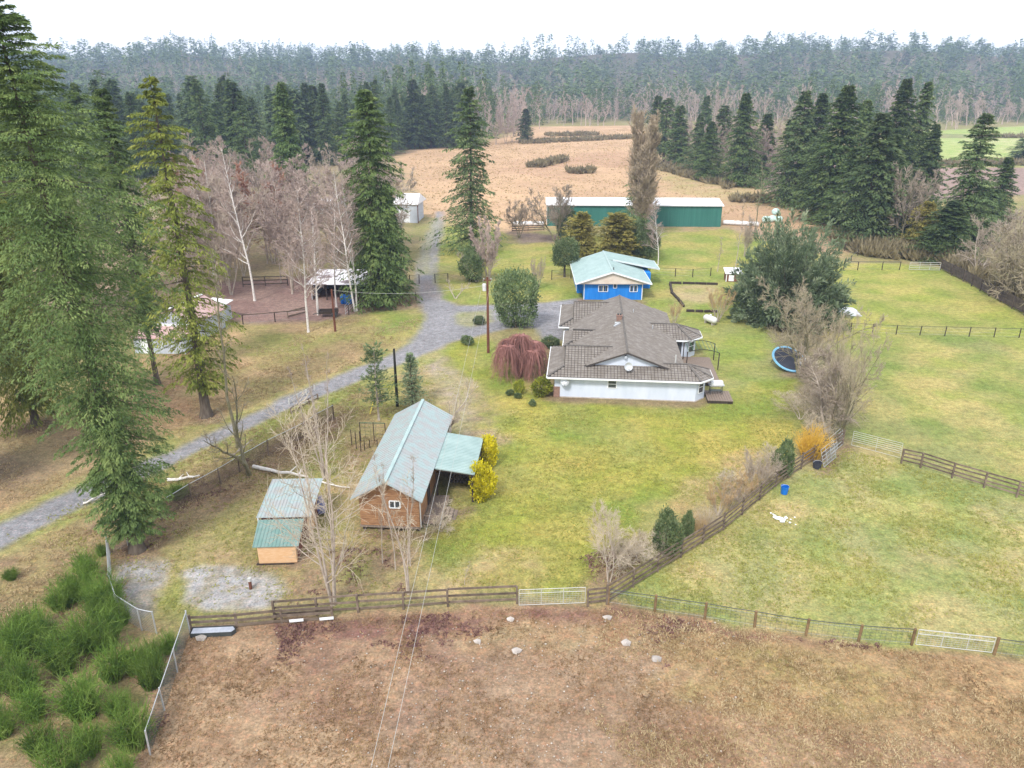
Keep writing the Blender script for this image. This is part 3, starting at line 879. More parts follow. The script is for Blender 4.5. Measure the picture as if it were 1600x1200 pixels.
for zi, nm in enumerate(ZN):
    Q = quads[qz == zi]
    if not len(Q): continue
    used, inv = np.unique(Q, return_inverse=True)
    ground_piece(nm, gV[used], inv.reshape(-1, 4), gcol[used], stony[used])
# the ground beneath and behind the camera
bk = np.array([[-57, -260, 0], [57, -260, 0], [57, 8, 0], [-57, 8, 0], [-330, -260, 0], [330, -260, 0], [330, 170, 0], [-330, 170, 0]], float)
ground_piece('ground', bk, np.array([[0, 1, 2, 3], [4, 0, 3, 7], [1, 5, 6, 2]]), np.tile(np.array([[0.27, 0.21, 0.12]]), (8, 1)), np.zeros(8))

# ------------------------------------------------------------------ haze: the damp air over the valley
hz = MB().box(-4000, 4000, -300, 2400, -3, 150).build('haze', None, None, kind='stuff')
hm = bpy.data.materials.new('thin_haze')
hm.use_nodes = True
hn = hm.node_tree.nodes
hn.clear()
ho = hn.new('ShaderNodeOutputMaterial')
hv = hn.new('ShaderNodeVolumePrincipled')
hv.inputs['Color'].default_value = (0.50, 0.64, 1.0, 1)
hv.inputs['Density'].default_value = 0.00024
hm.node_tree.links.new(hv.outputs['Volume'], ho.inputs['Volume'])
hz.data.materials.append(hm)

# ------------------------------------------------------------------ buildings
def tiles_on(poly, tw=0.33, th=0.36, seed=0):
    """roof tiles laid in courses over a sloping polygon: each a wedge, thick edge down the slope"""
    rg = random.Random(seed)
    P = [Vector(p) for p in poly]
    nrm = (P[1] - P[0]).cross(P[2] - P[0]).normalized()
    if nrm.z < 0: nrm = -nrm
    e = Vector((0, 0, 1)).cross(nrm).normalized()
    u = nrm.cross(e).normalized()
    if u.z < 0: u = -u
    o = P[0]
    q = [((p - o).dot(e), (p - o).dot(u)) for p in P]
    x0, x1 = min(a for a, _ in q), max(a for a, _ in q)
    y0, y1 = min(b for _, b in q), max(b for _, b in q)
    def inside(x, y):
        c = False
        for i in range(len(q)):
            (ax, ay), (bx, by) = q[i], q[(i + 1) % len(q)]
            if (ay > y) != (by > y) and x < (bx - ax) * (y - ay) / (by - ay) + ax: c = not c
        return c
    V, Fc = [], []
    r = 0
    y = y0
    while y < y1:
        x = x0 + (tw / 2 if r % 2 else 0) * 0
        while x < x1:
            if inside(x + tw / 2, y + th / 2):
                g, lift = 0.026, rg.uniform(0, 0.012)
                xa, xb, ya, yb = x + g, x + tw - g, y + rg.uniform(-0.01, 0.01), y + th * 1.02
                def W(a, b, h): return o + e * a + u * b + nrm * h
                n = len(V)
                V += [W(xa, ya, 0.005), W(xb, ya, 0.005), W(xa, ya, 0.062 + lift), W(xb, ya, 0.062 + lift), W(xa, yb, 0.012 + lift), W(xb, yb, 0.012 + lift)]
                Fc += [(n, n + 1, n + 3, n + 2), (n + 2, n + 3, n + 5, n + 4), (n, n + 2, n + 4), (n + 1, n + 5, n + 3)]
            x += tw
        y += th
        r += 1
    m = MB()
    m.v, m.f = [tuple(v) for v in V], Fc
    return m


def merge(ms):
    m = MB()
    for k in ms: m.add(k.v, k.f)
    return m


def window(parent, c, w, h, nrm, frame='white_trim', n=2, bar=0.06, label=None, horiz=False):
    """a window: frame standing proud of the wall, with panes as its own parts; nrm = outward direction in plan"""
    nrm = Vector((nrm[0], nrm[1], 0)).normalized()
    e = Vector((0, 0, 1)).cross(nrm).normalized()
    c = Vector(c) + nrm * 0.035
    up = Vector((0, 0, 1))
    f = MB()
    b = bar
    f.beam(c - e * w / 2 - up * h / 2, c + e * w / 2 - up * h / 2, 0.09, b)
    f.beam(c - e * w / 2 + up * h / 2, c + e * w / 2 + up * h / 2, 0.09, b)
    for k in range(3 if n > 1 and not horiz else 2):
        t = -w / 2 + w * k / (2 if n > 1 and not horiz else 1)
        f.beam(c + e * t - up * (h / 2 - b / 2), c + e * t + up * (h / 2 - b / 2), 0.085, b, up=nrm)
    if horiz: f.beam(c - e * (w / 2 - b / 2), c + e * (w / 2 - b / 2), 0.085, b)
    fr = f.build('window', M[frame], parent, label)
    cells = [(-w / 4, 0, w / 2 - b, h - b), (w / 4, 0, w / 2 - b, h - b)] if n > 1 and not horiz else ([(0, -h / 4, w - b, h / 2 - b), (0, h / 4, w - b, h / 2 - b)] if horiz else [(0, 0, w - b, h - b)])
    for (dx, dz, pw, ph) in cells:
        p = c + e * dx + up * dz - nrm * 0.02
        MB().beam(p - e * pw / 2, p + e * pw / 2, 0.02, ph).build('pane', M['glass'], fr)
    return fr


def roof_planes(parent, planes, material, t=0.12, name='roof', label=None):
    m = MB()
    for p in planes: m.slab(p, t)
    return m.build(name, M[material], parent, label)


def dish(loc, rz, r, label, tilt=25):
    d = empty('satellite_dish', loc, rz, label, 'satellite dish')
    m = MB()
    prof = [(0.02, 0.0), (r * 0.5, 0.03), (r * 0.85, 0.10), (r, 0.15), (r, 0.17), (r * 0.85, 0.125), (r * 0.5, 0.055), (0.02, 0.03)]
    m.lathe(prof, 18)
    b = m.build('reflector', M['galv'], d)
    b.rotation_euler = (R(90 - tilt), 0, 0)
    b.location = (0, -0.3, 0.1)
    MB().tube([(0, 0.05, -0.35), (0, -0.12, -0.3), (0, -0.28, 0.08)], 0.025, 6).build('mast', M['galv'], d)
    MB().tube([(0, -0.3, -0.15 - r * 0.4), (0, -0.75, 0.02)], 0.015, 5).box(-0.05, 0.05, -0.82, -0.72, -0.02, 0.08).build('feed_arm', M['galv'], d)
    return d


# ---- white farmhouse
HA = R(-5.3)
fh = empty('farmhouse', (4.27, 70.79, 0), HA, 'long white bungalow with weathered grey tile roof and gabled wings', 'house')
w = MB()
w.extrude([(0, 0), (14.0, 0), (15.0, 1.0), (15.0, 3.0), (14.0, 3.7), (12.6, 3.8), (12.6, 8), (0, 8)], -0.1, 2.45)
w.build('wall', M['white_wall'], fh)
sj = MB()
for i in range(45): sj.box(0.12 + i * 0.308, 0.155 + i * 0.308, -0.022, -0.002, 0.12, 2.4)
sj.build('batten', M['white_wall'], fh, kind='stuff')
MB().extrude([(-0.03, -0.03), (14.02, -0.03), (15.03, 0.98), (15.03, 1.2), (-0.03, 1.2)], -0.1, 0.1).build('plinth', M['stone'], fh)
MB().box(1.7, 12.55, 8.01, 22.0, -0.1, 2.5).build('wall', M['white_wall'], fh)
MB().box(1.2, 1.69, 9.2, 14.0, -0.1, 2.35).build('wall', M['white_wall'], fh)
MB().box(0.6, 1.69, 16.5, 24.6, -0.1, 2.45).box(1.69, 8, 22.01, 24.6, -0.1, 2.45).build('wall', M['white_wall'], fh)
MB().extrude([(12.56, 12.7), (14.5, 12.7), (15.7, 13.9), (15.7, 15.7), (14.5, 16.9), (12.56, 16.9)], -0.1, 2.4).build('wall', M['white_wall'], fh)
sl = 0.373
zf = lambda y: 2.4 + sl * (y + 0.6)
PLN = []
PLN.append([(-0.7, -0.6, 2.4), (14.3, -0.6, 2.4), (13.3, 1.75, zf(1.75)), (9.5, 1.75, zf(1.75)), (8, 4, zf(4)), (0.9, 4, zf(4)), (0.9, 1.0, zf(1.0))])
PLN.append([(-0.7, 8.6, 2.4), (-0.7, -0.6, 2.4), (0.9, 1.0, 2.997), (0.9, 7.0, 2.997)])
PLN.append([(8, 8.6, 2.4), (-0.7, 8.6, 2.4), (0.9, 7.0, 2.997), (0.9, 4, zf(4)), (8, 4, zf(4))])
PLN.append([(14.3, -0.6, 2.4), (15.6, 0.6, 2.4), (13.3, 1.75, zf(1.75))])
PLN.append([(15.6, 0.6, 2.4), (15.6, 2.9, 2.4), (13.3, 1.75, zf(1.75))])
PLN.append([(15.6, 2.9, 2.4), (14.3, 4.1, 2.4), (13.3, 1.75, zf(1.75))])
PLN.append([(14.3, 4.1, 2.4), (9.5, 4.1, 2.4), (9.5, 1.75, zf(1.75)), (13.3, 1.75, zf(1.75))])
# main ridge
RZ, RX = 4.65, 7.15
PLN.append([(1.12, 22.6, 2.4), (1.12, 4.6, 2.4), (3.4, 0.95, 3.25), (RX, 0.95, RZ), (RX, 22.0, RZ)])
PLN[-1] = [(1.12, 22.6, 2.4), (1.12, 2.6, 2.4), (3.1, 0.9, 3.14), (RX, 0.9, RZ), (RX, 22.3, RZ)]
PLN.append([(13.18, 2.6, 2.4), (13.18, 22.6, 2.4), (RX, 22.3, RZ), (RX, 0.9, RZ), (11.2, 0.9, 3.14)])
# middle-left wing
z2 = 2.4 + sl * 2.9
PLN.append([(0.6, 8.64, 2.4), (6.5, 8.64, 2.4), (6.5, 11.5, z2), (1.6, 11.5, z2), (1.6, 9.64, 2.773)])
PLN.append([(0.6, 14.4, 2.4), (0.6, 8.64, 2.4), (1.6, 9.64, 2.773), (1.6, 13.4, 2.773)])
PLN.append([(6.5, 14.4, 2.4), (0.6, 14.4, 2.4), (1.6, 13.4, 2.773), (1.6, 11.5, z2), (6.5, 11.5, z2)])
# garage wing
z3 = 2.4 + sl * 4.7
PLN.append([(-0.1, 15.9, 2.4), (7.5, 15.9, 2.4), (7.5, 20.6, z3), (1.5, 20.6, z3), (1.5, 17.5, 2.997)])
PLN.append([(-0.1, 25.3, 2.4), (-0.1, 15.9, 2.4), (1.5, 17.5, 2.997), (1.5, 23.7, 2.997)])
PLN.append([(7.5, 25.3, 2.4), (-0.1, 25.3, 2.4), (1.5, 23.7, 2.997), (1.5, 20.6, z3), (7.5, 20.6, z3)])
# rear right bay
z4 = 2.4 + sl * 2.7
PLN.append([(11, 12.1, 2.4), (14.9, 12.1, 2.4), (13.5, 14.8, z4), (10, 14.8, z4)])
PLN.append([(14.9, 12.1, 2.4), (16.3, 13.6, 2.4), (13.5, 14.8, z4)])
PLN.append([(16.3, 13.6, 2.4), (16.3, 15.9, 2.4), (13.5, 14.8, z4)])
PLN.append([(16.3, 15.9, 2.4), (14.9, 17.5, 2.4), (13.5, 14.8, z4)])
PLN.append([(14.9, 17.5, 2.4), (11, 17.5, 2.4), (10, 14.8, z4), (13.5, 14.8, z4)])
rf = roof_planes(fh, PLN, 'tile_deck', 0.14)
merge([tiles_on(p, seed=i) for i, p in enumerate(PLN)]).build('tile', M['tile'], rf, kind='stuff')
caps = MB()
def cap_line(a, b):
    a, b = Vector(a), Vector(b)
    n = max(1, int((b - a).length / 0.4))
    for i in range(n):
        p, q = a + (b - a) * (i / n), a + (b - a) * ((i + 0.96) / n)
        caps.beam(p + Vector((0, 0, 0.085)), q + Vector((0, 0, 0.065)), 0.20, 0.07)
zq = zf(1.75)
for a, b in [((RX, 0.9, RZ), (RX, 22.3, RZ)), ((0.9, 4, zf(4)), (6.2, 4, zf(4))), ((-0.7, -0.6, 2.4), (0.9, 1.0, 2.997)), ((9.9, 1.75, zq), (13.3, 1.75, zq)), ((13.3, 1.75, zq), (14.3, -0.6, 2.4)),
             ((13.3, 1.75, zq), (15.6, 0.6, 2.4)), ((13.3, 1.75, zq), (15.6, 2.9, 2.4)), ((1.6, 11.5, z2), (5.1, 11.5, z2)), ((0.6, 8.64, 2.4), (1.6, 9.64, 2.773)), ((1.5, 20.6, z3), (6.5, 20.6, z3)),
             ((-0.1, 15.9, 2.4), (1.5, 17.5, 2.997)), ((10, 14.8, z4), (13.5, 14.8, z4)), ((13.5, 14.8, z4), (14.9, 12.1, 2.4)), ((13.5, 14.8, z4), (16.3, 13.6, 2.4)), ((13.5, 14.8, z4), (16.3, 15.9, 2.4))]:
    cap_line(a, b)
caps.build('ridge_cap', M['tile_cap'], rf, kind='stuff')
g = MB()
g.add([(3.2, 1.3, 2.95), (11.1, 1.3, 2.95), (RX, 1.3, RZ - 0.16), (3.2, 1.45, 2.95), (11.1, 1.45, 2.95), (RX, 1.45, RZ - 0.16)], [(0, 1, 2), (5, 4, 3), (0, 2, 5, 3), (1, 4, 5, 2)])
g.build('gable', M['white_wall'], fh)
MB().beam((3.05, 0.86, 3.06), (RX, 0.86, RZ - 0.06), 0.05, 0.16).beam((11.25, 0.86, 3.06), (RX, 0.86, RZ - 0.06), 0.05, 0.16).build('barge_board', M['dark_trim'], fh)
for a, b in [((-0.72, -0.66, 2.3), (14.32, -0.66, 2.3)), ((14.32, -0.66, 2.3), (15.66, 0.58, 2.3)), ((15.66, 0.58, 2.3), (15.66, 2.95, 2.3)), ((-0.76, -0.6, 2.3), (-0.76, 8.6, 2.3)), ((0.54, 8.6, 2.3), (0.54, 14.4, 2.3)),
             ((-0.16, 15.84, 2.3), (7, 15.84, 2.3)), ((-0.16, 15.84, 2.3), (-0.16, 25.3, 2.3)), ((12.9, 12.04, 2.3), (14.93, 12.04, 2.3)), ((14.93, 12.04, 2.3), (16.36, 13.58, 2.3)), ((16.36, 13.58, 2.3), (16.36, 15.9, 2.3))]:
    MB().beam(a, b, 0.11, 0.15).build('gutter', M['white_trim'], fh)
sf = MB()
sf.box(-0.62, 14.1, -0.58, -0.01, 2.17, 2.2).build('soffit', M['white_trim'], fh)
window(fh, (5.75, 0, 1.62), 0.85, 0.85, (0, -1), horiz=True, label='small window with two stacked panes in the long blank wall')
window(fh, (14.52, 0.48, 1.45), 0.75, 1.25, (0.7, -0.7), horiz=True)
window(fh, (15.15, 13.25, 1.35), 0.95, 1.3, (0.7, -0.7), horiz=True)
window(fh, (15.7, 14.8, 1.35), 1.2, 1.3, (1, 0))
window(fh, (15.0, 2.0, 1.35), 1.2, 1.3, (1, 0))
MB().box(13.1, 14.0, 12.64, 12.69, 0.1, 2.1).build('door', M['glass'], fh, 'dark glazed door beside the rear bay')
MB().box(-0.07, -0.003, 0.0, 5.0, -0.05, 1.15).box(-0.07, 0.55, -0.07, -0.003, -0.05, 1.15).build('brick_veneer', M['brick'], fh)
ch = MB().box(6.45, 7.05, 12.0, 12.55, 4.2, 5.05).box(6.4, 7.1, 11.95, 12.6, 5.05, 5.12)
ch = ch.build('chimney', M['brick'], rf)
MB().tube([(6.6, 12.27, 5.1), (6.6, 12.27, 5.3)], 0.1, 8).tube([(6.88, 12.27, 5.1), (6.88, 12.27, 5.3)], 0.1, 8).build('flue', M['dark_metal'], ch)
MB().box(6.2, 6.75, 10.6, 10.85, 4.45, 4.72).beam((6.1, 10.2, 4.42), (6.8, 10.75, 4.62), 0.18, 0.16).build('roof_vent', M['galv'], rf)
MB().tube([(12.2, 3.2, 2.6), (12.2, 3.2, 3.75)], 0.075, 10).build('vent_pipe', M['white_pipe'], rf)
MB().tube([(10.6, 12.9, 3.2), (10.6, 12.9, 3.8)], 0.06, 8).build('vent_pipe', M['galv'], rf)
MB().tube([(8.6, 16.8, 4.0), (8.6, 16.8, 4.5)], 0.06, 8).build('vent_pipe', M['galv'], rf)
MB().tube([(7.0, 1.12, 4.0), (7.0, 1.12, 4.25)], 0.17, 10).build('gable_vent', M['grey_wall'], fh)


def hp(x, y, z=0.0):
    return Vector((4.27 + x * math.cos(HA) - y * math.sin(HA), 70.79 + x * math.sin(HA) + y * math.cos(HA), z))


dish(hp(1.15, -0.05, 1.75), HA - 0.25, 0.46, 'grey satellite dish fixed low on the long white bungalow wall')
dish(hp(7.2, 0.55, 3.3), HA + 0.15, 0.42, 'pale satellite dish on the tiled skirt roof below the white gable')

# deck, pergola and barbecue at the farmhouse's far side
dk = empty('deck', hp(13.2, 4.4), HA, 'low grey brown timber deck beside the bungalow', 'deck')
for i in range(34):
    MB().box(0, 4.0, i * 0.235, i * 0.235 + 0.215, 0.30, 0.34).build('plank', M['deck'], dk)
MB().box(0.05, 3.95, 0.03, 7.9, 0.0, 0.295).build('skirting', M['dark_wood'], dk)
dk2 = empty('deck', hp(15.2, -0.3), HA, 'small dark timber platform under the covered barbecue', 'deck')
for i in range(10): MB().box(i * 0.25, i * 0.25 + 0.22, 0, 2.7, 0.30, 0.34).build('plank', M['deck'], dk2)
MB().box(0.03, 2.44, 0.03, 2.67, 0, 0.295).build('skirting', M['dark_wood'], dk2)
bq = empty('barbecue', hp(16.2, 1.5, 0.34), HA + 0.1, 'dark barbecue with a white covered lid on the small timber platform', 'barbecue')
MB().beam((-0.75, 0, 1.0), (0.75, 0, 1.0), 0.62, 0.1).build('lid', M['tarp'], bq)
m = MB().lathe([(0.28, -0.62), (0.34, -0.5), (0.34, 0.5), (0.28, 0.62)], 12, (0, 0, 1.12), 'x')
m.build('hood', M['white_trim'], bq, smooth=True)
for sx in (-0.6, 0.6):
    for sy in (-0.22, 0.22): MB().tube([(sx, sy, 0), (sx, sy, 0.95)], 0.03, 6).build('leg', M['dark_metal'], bq)
MB().box(-0.6, 0.6, -0.24, 0.24, 0.35, 0.40).build('shelf', M['dark_metal'], bq)
pg = empty('pergola', hp(13.9, 8.3, 0.34), HA, 'green arched pergola frame on dark posts over the deck corner', 'pergola')
for px_ in (0.2, 3.6):
    for py_ in (0.1, 3.2):
        MB().box(px_ - 0.05, px_ + 0.05, py_ - 0.05, py_ + 0.05, 0, 1.95).build('post', M['dark_wood'], pg)
for py_ in (0.1, 3.2):
    MB().tube([(0.2 + 3.4 * k / 8, py_, 1.95 + 0.35 * math.sin(math.pi * k / 8)) for k in range(9)], 0.04, 6).build('arch', M['dark_wood'], pg)
for k in range(8):
    xx = 0.35 + 3.1 * k / 7
    zz = 1.98 + 0.35 * math.sin(math.pi * (xx - 0.2) / 3.4)
    MB().tube([(xx, 0.0, zz), (xx, 3.3, zz)], 0.03, 5).build('slat', M['green_metal'], pg)

# ---- blue house
bh = empty('blue_house', (10.43, 107.05, 0), R(-0.6), 'bright blue house with pale teal metal roof and beige gable', 'house')
MB().extrude([(0, 0), (8.4, 0), (8.4, 12.8), (-0.75, 12.8), (-0.75, 3.5), (0, 3.5)], -0.1, 2.7).build('wall', M['blue_wall'], bh)
MB().box(8.41, 10.6, 6.4, 12.8, -0.1, 2.4).build('wall', M['blue_wall'], bh)
bt = MB()
for i in range(28): bt.box(0.05 + i * 0.3, 0.10 + i * 0.3, -0.03, -0.002, 0, 2.55)
bt.build('batten', M['blue_wall'], bh, kind='stuff')
rp = [[(-1.3, -0.9, 2.6), (3.95, -0.9, 4.3), (3.95, 13.2, 4.3), (-1.3, 13.2, 2.6)], [(3.95, -0.9, 4.3), (9.6, -0.9, 2.6), (9.6, 9.0, 2.6), (3.95, 9.0, 4.3)],
      [(3.95, 7.6, 4.36), (12.1, 7.6, 2.75), (12.1, 13.2, 2.75), (3.95, 13.2, 4.36)]]
br = roof_planes(bh, rp, 'teal_roof', 0.1)
rb = MB()
for i in range(22):
    y = -0.8 + i * 0.63
    rb.beam((-1.28, y, 2.63), (3.9, y, 4.31), 0.035, 0.04)
    if y < 7.3: rb.beam((3.99, y, 4.31), (9.58, y, 2.63), 0.035, 0.04)
    else: rb.beam((3.99, y, 4.37), (12.08, y, 2.78), 0.035, 0.04)
rb.beam((3.95, -0.9, 4.34), (3.95, 13.2, 4.37), 0.22, 0.05)
rb.build('rib', M['teal_roof'], br, kind='stuff')
MB().add([(-1.15, -0.62, 2.5), (9.5, -0.62, 2.5), (3.95, -0.62, 4.18), (-1.15, -0.5, 2.5), (9.5, -0.5, 2.5), (3.95, -0.5, 4.18)], [(0, 1, 2), (5, 4, 3), (0, 2, 5, 3), (1, 4, 5, 2), (0, 3, 4, 1)]).build('gable', M['beige_gable'], bh)
MB().beam((-1.3, -0.94, 2.52), (3.95, -0.94, 4.23), 0.06, 0.2).beam((9.6, -0.94, 2.52), (3.95, -0.94, 4.23), 0.06, 0.2).beam((4.9, 7.56, 4.1), (12.1, 7.56, 2.68), 0.06, 0.24).beam((-1.33, -0.9, 2.52), (-1.33, 13.2, 2.52), 0.06, 0.16).beam((9.63, -0.9, 2.52), (9.63, 7.5, 2.52), 0.06, 0.16).beam((12.13, 7.6, 2.68), (12.13, 13.2, 2.68), 0.06, 0.18).build('fascia', M['white_trim'], bh)
MB().box(-1.15, 9.5, -0.60, -0.02, 2.44, 2.49).build('soffit', M['beige_gable'], bh)
window(bh, (2.75, 0, 1.65), 1.35, 0.9, (0, -1), label='wide white framed window in the blue wall')
window(bh, (7.15, 0, 1.65), 1.1, 0.9, (0, -1))
window(bh, (4.45, 0, 2.05), 0.5, 0.65, (0, -1), n=1, label='narrow window under the gable')
MB().box(-0.045, 0.06, -0.045, -0.005, -0.05, 2.5).build('corner_trim', M['white_trim'], bh)
MB().box(8.34, 8.46, -0.045, -0.005, -0.05, 2.5).build('corner_trim', M['white_trim'], bh)
MB().tube([(4.2, 0.6, 4.2), (4.2, 0.6, 4.65)], 0.07, 8).build('vent_pipe', M['dark_metal'], br)
MB().box(-0.79, -0.752, 4.5, 5.4, 0, 2.05).build('door', M['white_trim'], bh)

# ---- long green barn
gb = empty('long_barn', (7.6, 166.0, 0), R(-1.9), 'very long green metal barn with a white roof behind the poplar', 'barn')
MB().box(0, 37.4, 0, 10.4, -0.1, 4.55).build('wall', M['barn_green'], gb)
MB().box(-0.012, -0.05, 0.02, 10.38, 0, 4.5).build('end_wall', M['white_metal'], gb)
gr = roof_planes(gb, [[(-0.3, -0.35, 4.6), (37.7, -0.35, 4.6), (37.7, 5.2, 5.35), (-0.3, 5.2, 5.35)], [(-0.3, 5.2, 5.35), (37.7, 5.2, 5.35), (37.7, 10.75, 4.6), (-0.3, 10.75, 4.6)]], 'white_metal', 0.12)
rb = MB()
for i in range(38): rb.beam((i * 1.0 + 0.2, -0.33, 4.62), (i * 1.0 + 0.2, 5.2, 5.37), 0.05, 0.05)
rb.build('rib', M['white_metal'], gr, kind='stuff')
rb = MB()
for i in range(75): rb.box(0.2 + i * 0.5, 0.26 + i * 0.5, -0.05, -0.002, 0, 4.45)
rb.build('rib', M['barn_green'], gb, kind='stuff')
MB().box(-0.3, 37.7, -0.42, -0.36, 4.42, 4.62).build('fascia', M['white_metal'], gb)
MB().box(10, 13.6, -0.09, -0.055, 0, 3.6).build('door', M['barn_green'], gb)

# ---- white barn at the end of the drive
p = G(616, 348)
wb = empty('white_barn', p, R(-4), 'tall pale grey barn with a white roof at the end of the drive', 'barn')
MB().box(0, 5.2, 0, 8, -0.1, 4.1).build('wall', M['grey_wall'], wb)
roof_planes(wb, [[(-0.3, -0.3, 4.1), (5.5, -0.3, 4.1), (5.3, 4.0, 5.9), (0.0, 4.0, 5.9)], [(5.5, -0.3, 4.1), (5.9, 8.3, 4.1), (5.3, 4.0, 5.9)], [(0, 4.0, 5.9), (5.3, 4.0, 5.9), (5.9, 8.3, 4.1), (-0.3, 8.3, 4.1)]], 'white_metal')
MB().box(1.2, 3.6, -0.05, -0.003, 0, 2.9).build('door', M['white_trim'], wb)
MB().tube([(5.45, -0.2, 0), (5.45, -0.2, 4.0)], 0.1, 6).build('corner_post', M['pole'], wb)

# ---- open shelter with patched white roof
p = G(486, 469)
os_ = empty('open_shelter', p, R(-2), 'open fronted livestock shelter with patchy white and grey roof', 'shelter')
for i in range(5):
    for yy in (0.2, 6.2): MB().box(0.3 + i * 1.9, 0.45 + i * 1.9, yy, yy + 0.15, -0.1, 2.35).build('post', M['dark_wood'], os_)
MB().box(0.2, 8.2, 6.4, 6.5, 0, 2.4).build('back_wall', M['dark_wood'], os_)
MB().box(0.05, 0.15, 0.3, 6.4, 0, 2.4).build('side_wall', M['grey_wall'], os_)
M['patch_roof'] = mat('patched_white_roof', (0.74, 0.72, 0.76), 0.5, col2=(0.24, 0.19, 0.20), scale=0.42, lo=0.53, hi=0.57, detail=3)
for i in range(8):
    roof_planes(os_, [[(-0.4 + i * 1.1, -0.3, 2.45), (0.69 + i * 1.1, -0.3, 2.45), (0.69 + i * 1.1, 6.9, 2.95), (-0.4 + i * 1.1, 6.9, 2.95)]], 'patch_roof', 0.07, 'roof_panel')
for (bx, by) in ((537, 474), (543, 475), (549, 474)):
    q = G(bx, by)
    b = empty('barrel', q, 0, {537: 'left one of three blue barrels under the open shelter roof edge', 543: 'middle one of three blue barrels at the open shelter', 549: 'right one of three blue barrels at the open shelter'}[bx], 'barrel', 'blue barrels at the shelter')
    MB().lathe([(0.36, 0), (0.40, 0.05), (0.42, 0.45), (0.44, 0.6), (0.42, 0.75), (0.40, 1.15), (0.36, 1.2)], 14).build('body', M['blue_plastic'], b, smooth=True)
    MB().lathe([(0.37, 1.2), (0.37, 1.24), (0.30, 1.25)], 14).build('lid', M['blue_plastic'], b)
q = G(515, 494)
tr = empty('farm_trailer', q, R(8), 'dark rusty farm trailer standing by the red brown pole', 'trailer')
MB().box(-1.3, 1.2, -0.6, 0.6, 0.5, 0.6).box(-1.3, -1.24, -0.6, 0.6, 0.6, 0.95).box(-1.3, 1.2, -0.6, -0.54, 0.6, 0.9).box(-1.3, 1.2, 0.54, 0.6, 0.6, 0.9).build('bed', M['dark_wood'], tr)
for sy in (-0.68, 0.68): MB().lathe([(0.2, -0.1), (0.36, -0.08), (0.36, 0.08), (0.2, 0.1)], 14, (0, 0, 0), 'x').build('wheel', M['dark_metal'], tr, loc=(0.7, sy, 0.36)).rotation_euler = (0, 0, R(90))
MB().tube([(-1.3, 0, 0.5), (-2.2, 0, 0.35)], 0.05, 6).build('drawbar', M['dark_metal'], tr)

# ---- pink-roofed sheds at the left
p = G(212, 552)
ps = empty('pink_shed', p, R(-3), 'low grey shed with faded pink metal roof behind the conifer trunks', 'shed')
ps.scale = (0.86, 0.9, 1)
MB().box(0, 7.0, 0, 4.6, -0.1, 1.9).build('wall', M['grey_wall'], ps)
for i in range(7): roof_planes(ps, [[(-0.3 + i * 1.08, -0.3, 1.95), (0.77 + i * 1.08, -0.3, 1.95), (0.77 + i * 1.08, 2.7, 2.6), (-0.3 + i * 1.08, 2.7, 2.6)]], 'pink_roof', 0.07, 'roof_panel')
roof_planes(ps, [[(-0.3, 2.7, 2.75), (7.3, 2.7, 2.75), (7.3, 3.1, 2.78), (-0.3, 3.1, 2.78)]], 'white_metal', 0.3, 'ridge_cap')
roof_planes(ps, [[(-0.3, 3.1, 2.6), (7.3, 3.1, 2.6), (7.3, 4.9, 2.0), (-0.3, 4.9, 2.0)]], 'pink_roof', 0.07)
MB().box(1.0, 2.0, -0.04, -0.002, 0, 1.7).build('door', M['white_trim'], ps)
p = G(243, 530)
pb = empty('pink_barn', p, R(-12), 'taller barn with faded pink roof and white ridge behind the low grey shed', 'barn')
pb.scale = (0.82, 0.9, 1)
MB().box(0, 7, 0, 7, -0.1, 2.6).build('wall', M['grey_wall'], pb)
roof_planes(pb, [[(-0.4, -0.4, 2.5), (3.5, -0.4, 4.1), (3.5, 7.4, 4.1), (-0.4, 7.4, 2.5)], [(3.5, -0.4, 4.1), (7.4, -0.4, 2.5), (7.4, 7.4, 2.5), (3.5, 7.4, 4.1)]], 'pink_roof', 0.1)
MB().beam((3.5, -0.4, 4.16), (3.5, 7.4, 4.16), 0.5, 0.06).build('ridge_cap', M['white_metal'], pb)
MB().add([(0, 0.02, 2.6), (7, 0.02, 2.6), (3.5, 0.02, 4.0), (0, 0.15, 2.6), (7, 0.15, 2.6), (3.5, 0.15, 4.0)], [(0, 1, 2), (5, 4, 3), (0, 2, 5, 3), (1, 4, 5, 2)]).build('gable', M['grey_wall'], pb)
p = G(304, 507)
pc = empty('lean_shed', p, R(-20), 'small white roofed lean-to shed right of the pink barn', 'shed')
MB().box(0, 2.8, 0, 4, -0.1, 1.8).build('wall', M['grey_wall'], pc)
roof_planes(pc, [[(-0.3, -0.3, 1.85), (3.1, -0.3, 1.85), (3.1, 4.3, 2.5), (-0.3, 4.3, 2.5)]], 'white_metal', 0.08)
# hoop house far behind the alders
p = G(486, 334)
hh = empty('hoop_house', p, R(-6), 'long pale hoop greenhouse glimpsed behind the bare alders', 'greenhouse')
prof = [(4 * math.cos(t), 3.0 * math.sin(t)) for t in [math.pi * k / 10 for k in range(11)]]
m = MB()
n0 = len(prof)
vv = [(0, x + 4, z) for x, z in prof] + [(14, x + 4, z) for x, z in prof]
m.add(vv, [(k, k + n0, k + 1 + n0, k + 1) for k in range(n0 - 1)] + [tuple(range(n0)), tuple(reversed(range(n0, 2 * n0)))])
m.build('cover', M['white_metal'], hh)
for k in range(8): MB().tube([(k * 2.0, x + 4, z + 0.03) for x, z in prof], 0.05, 4).build('hoop', M['galv'], hh)

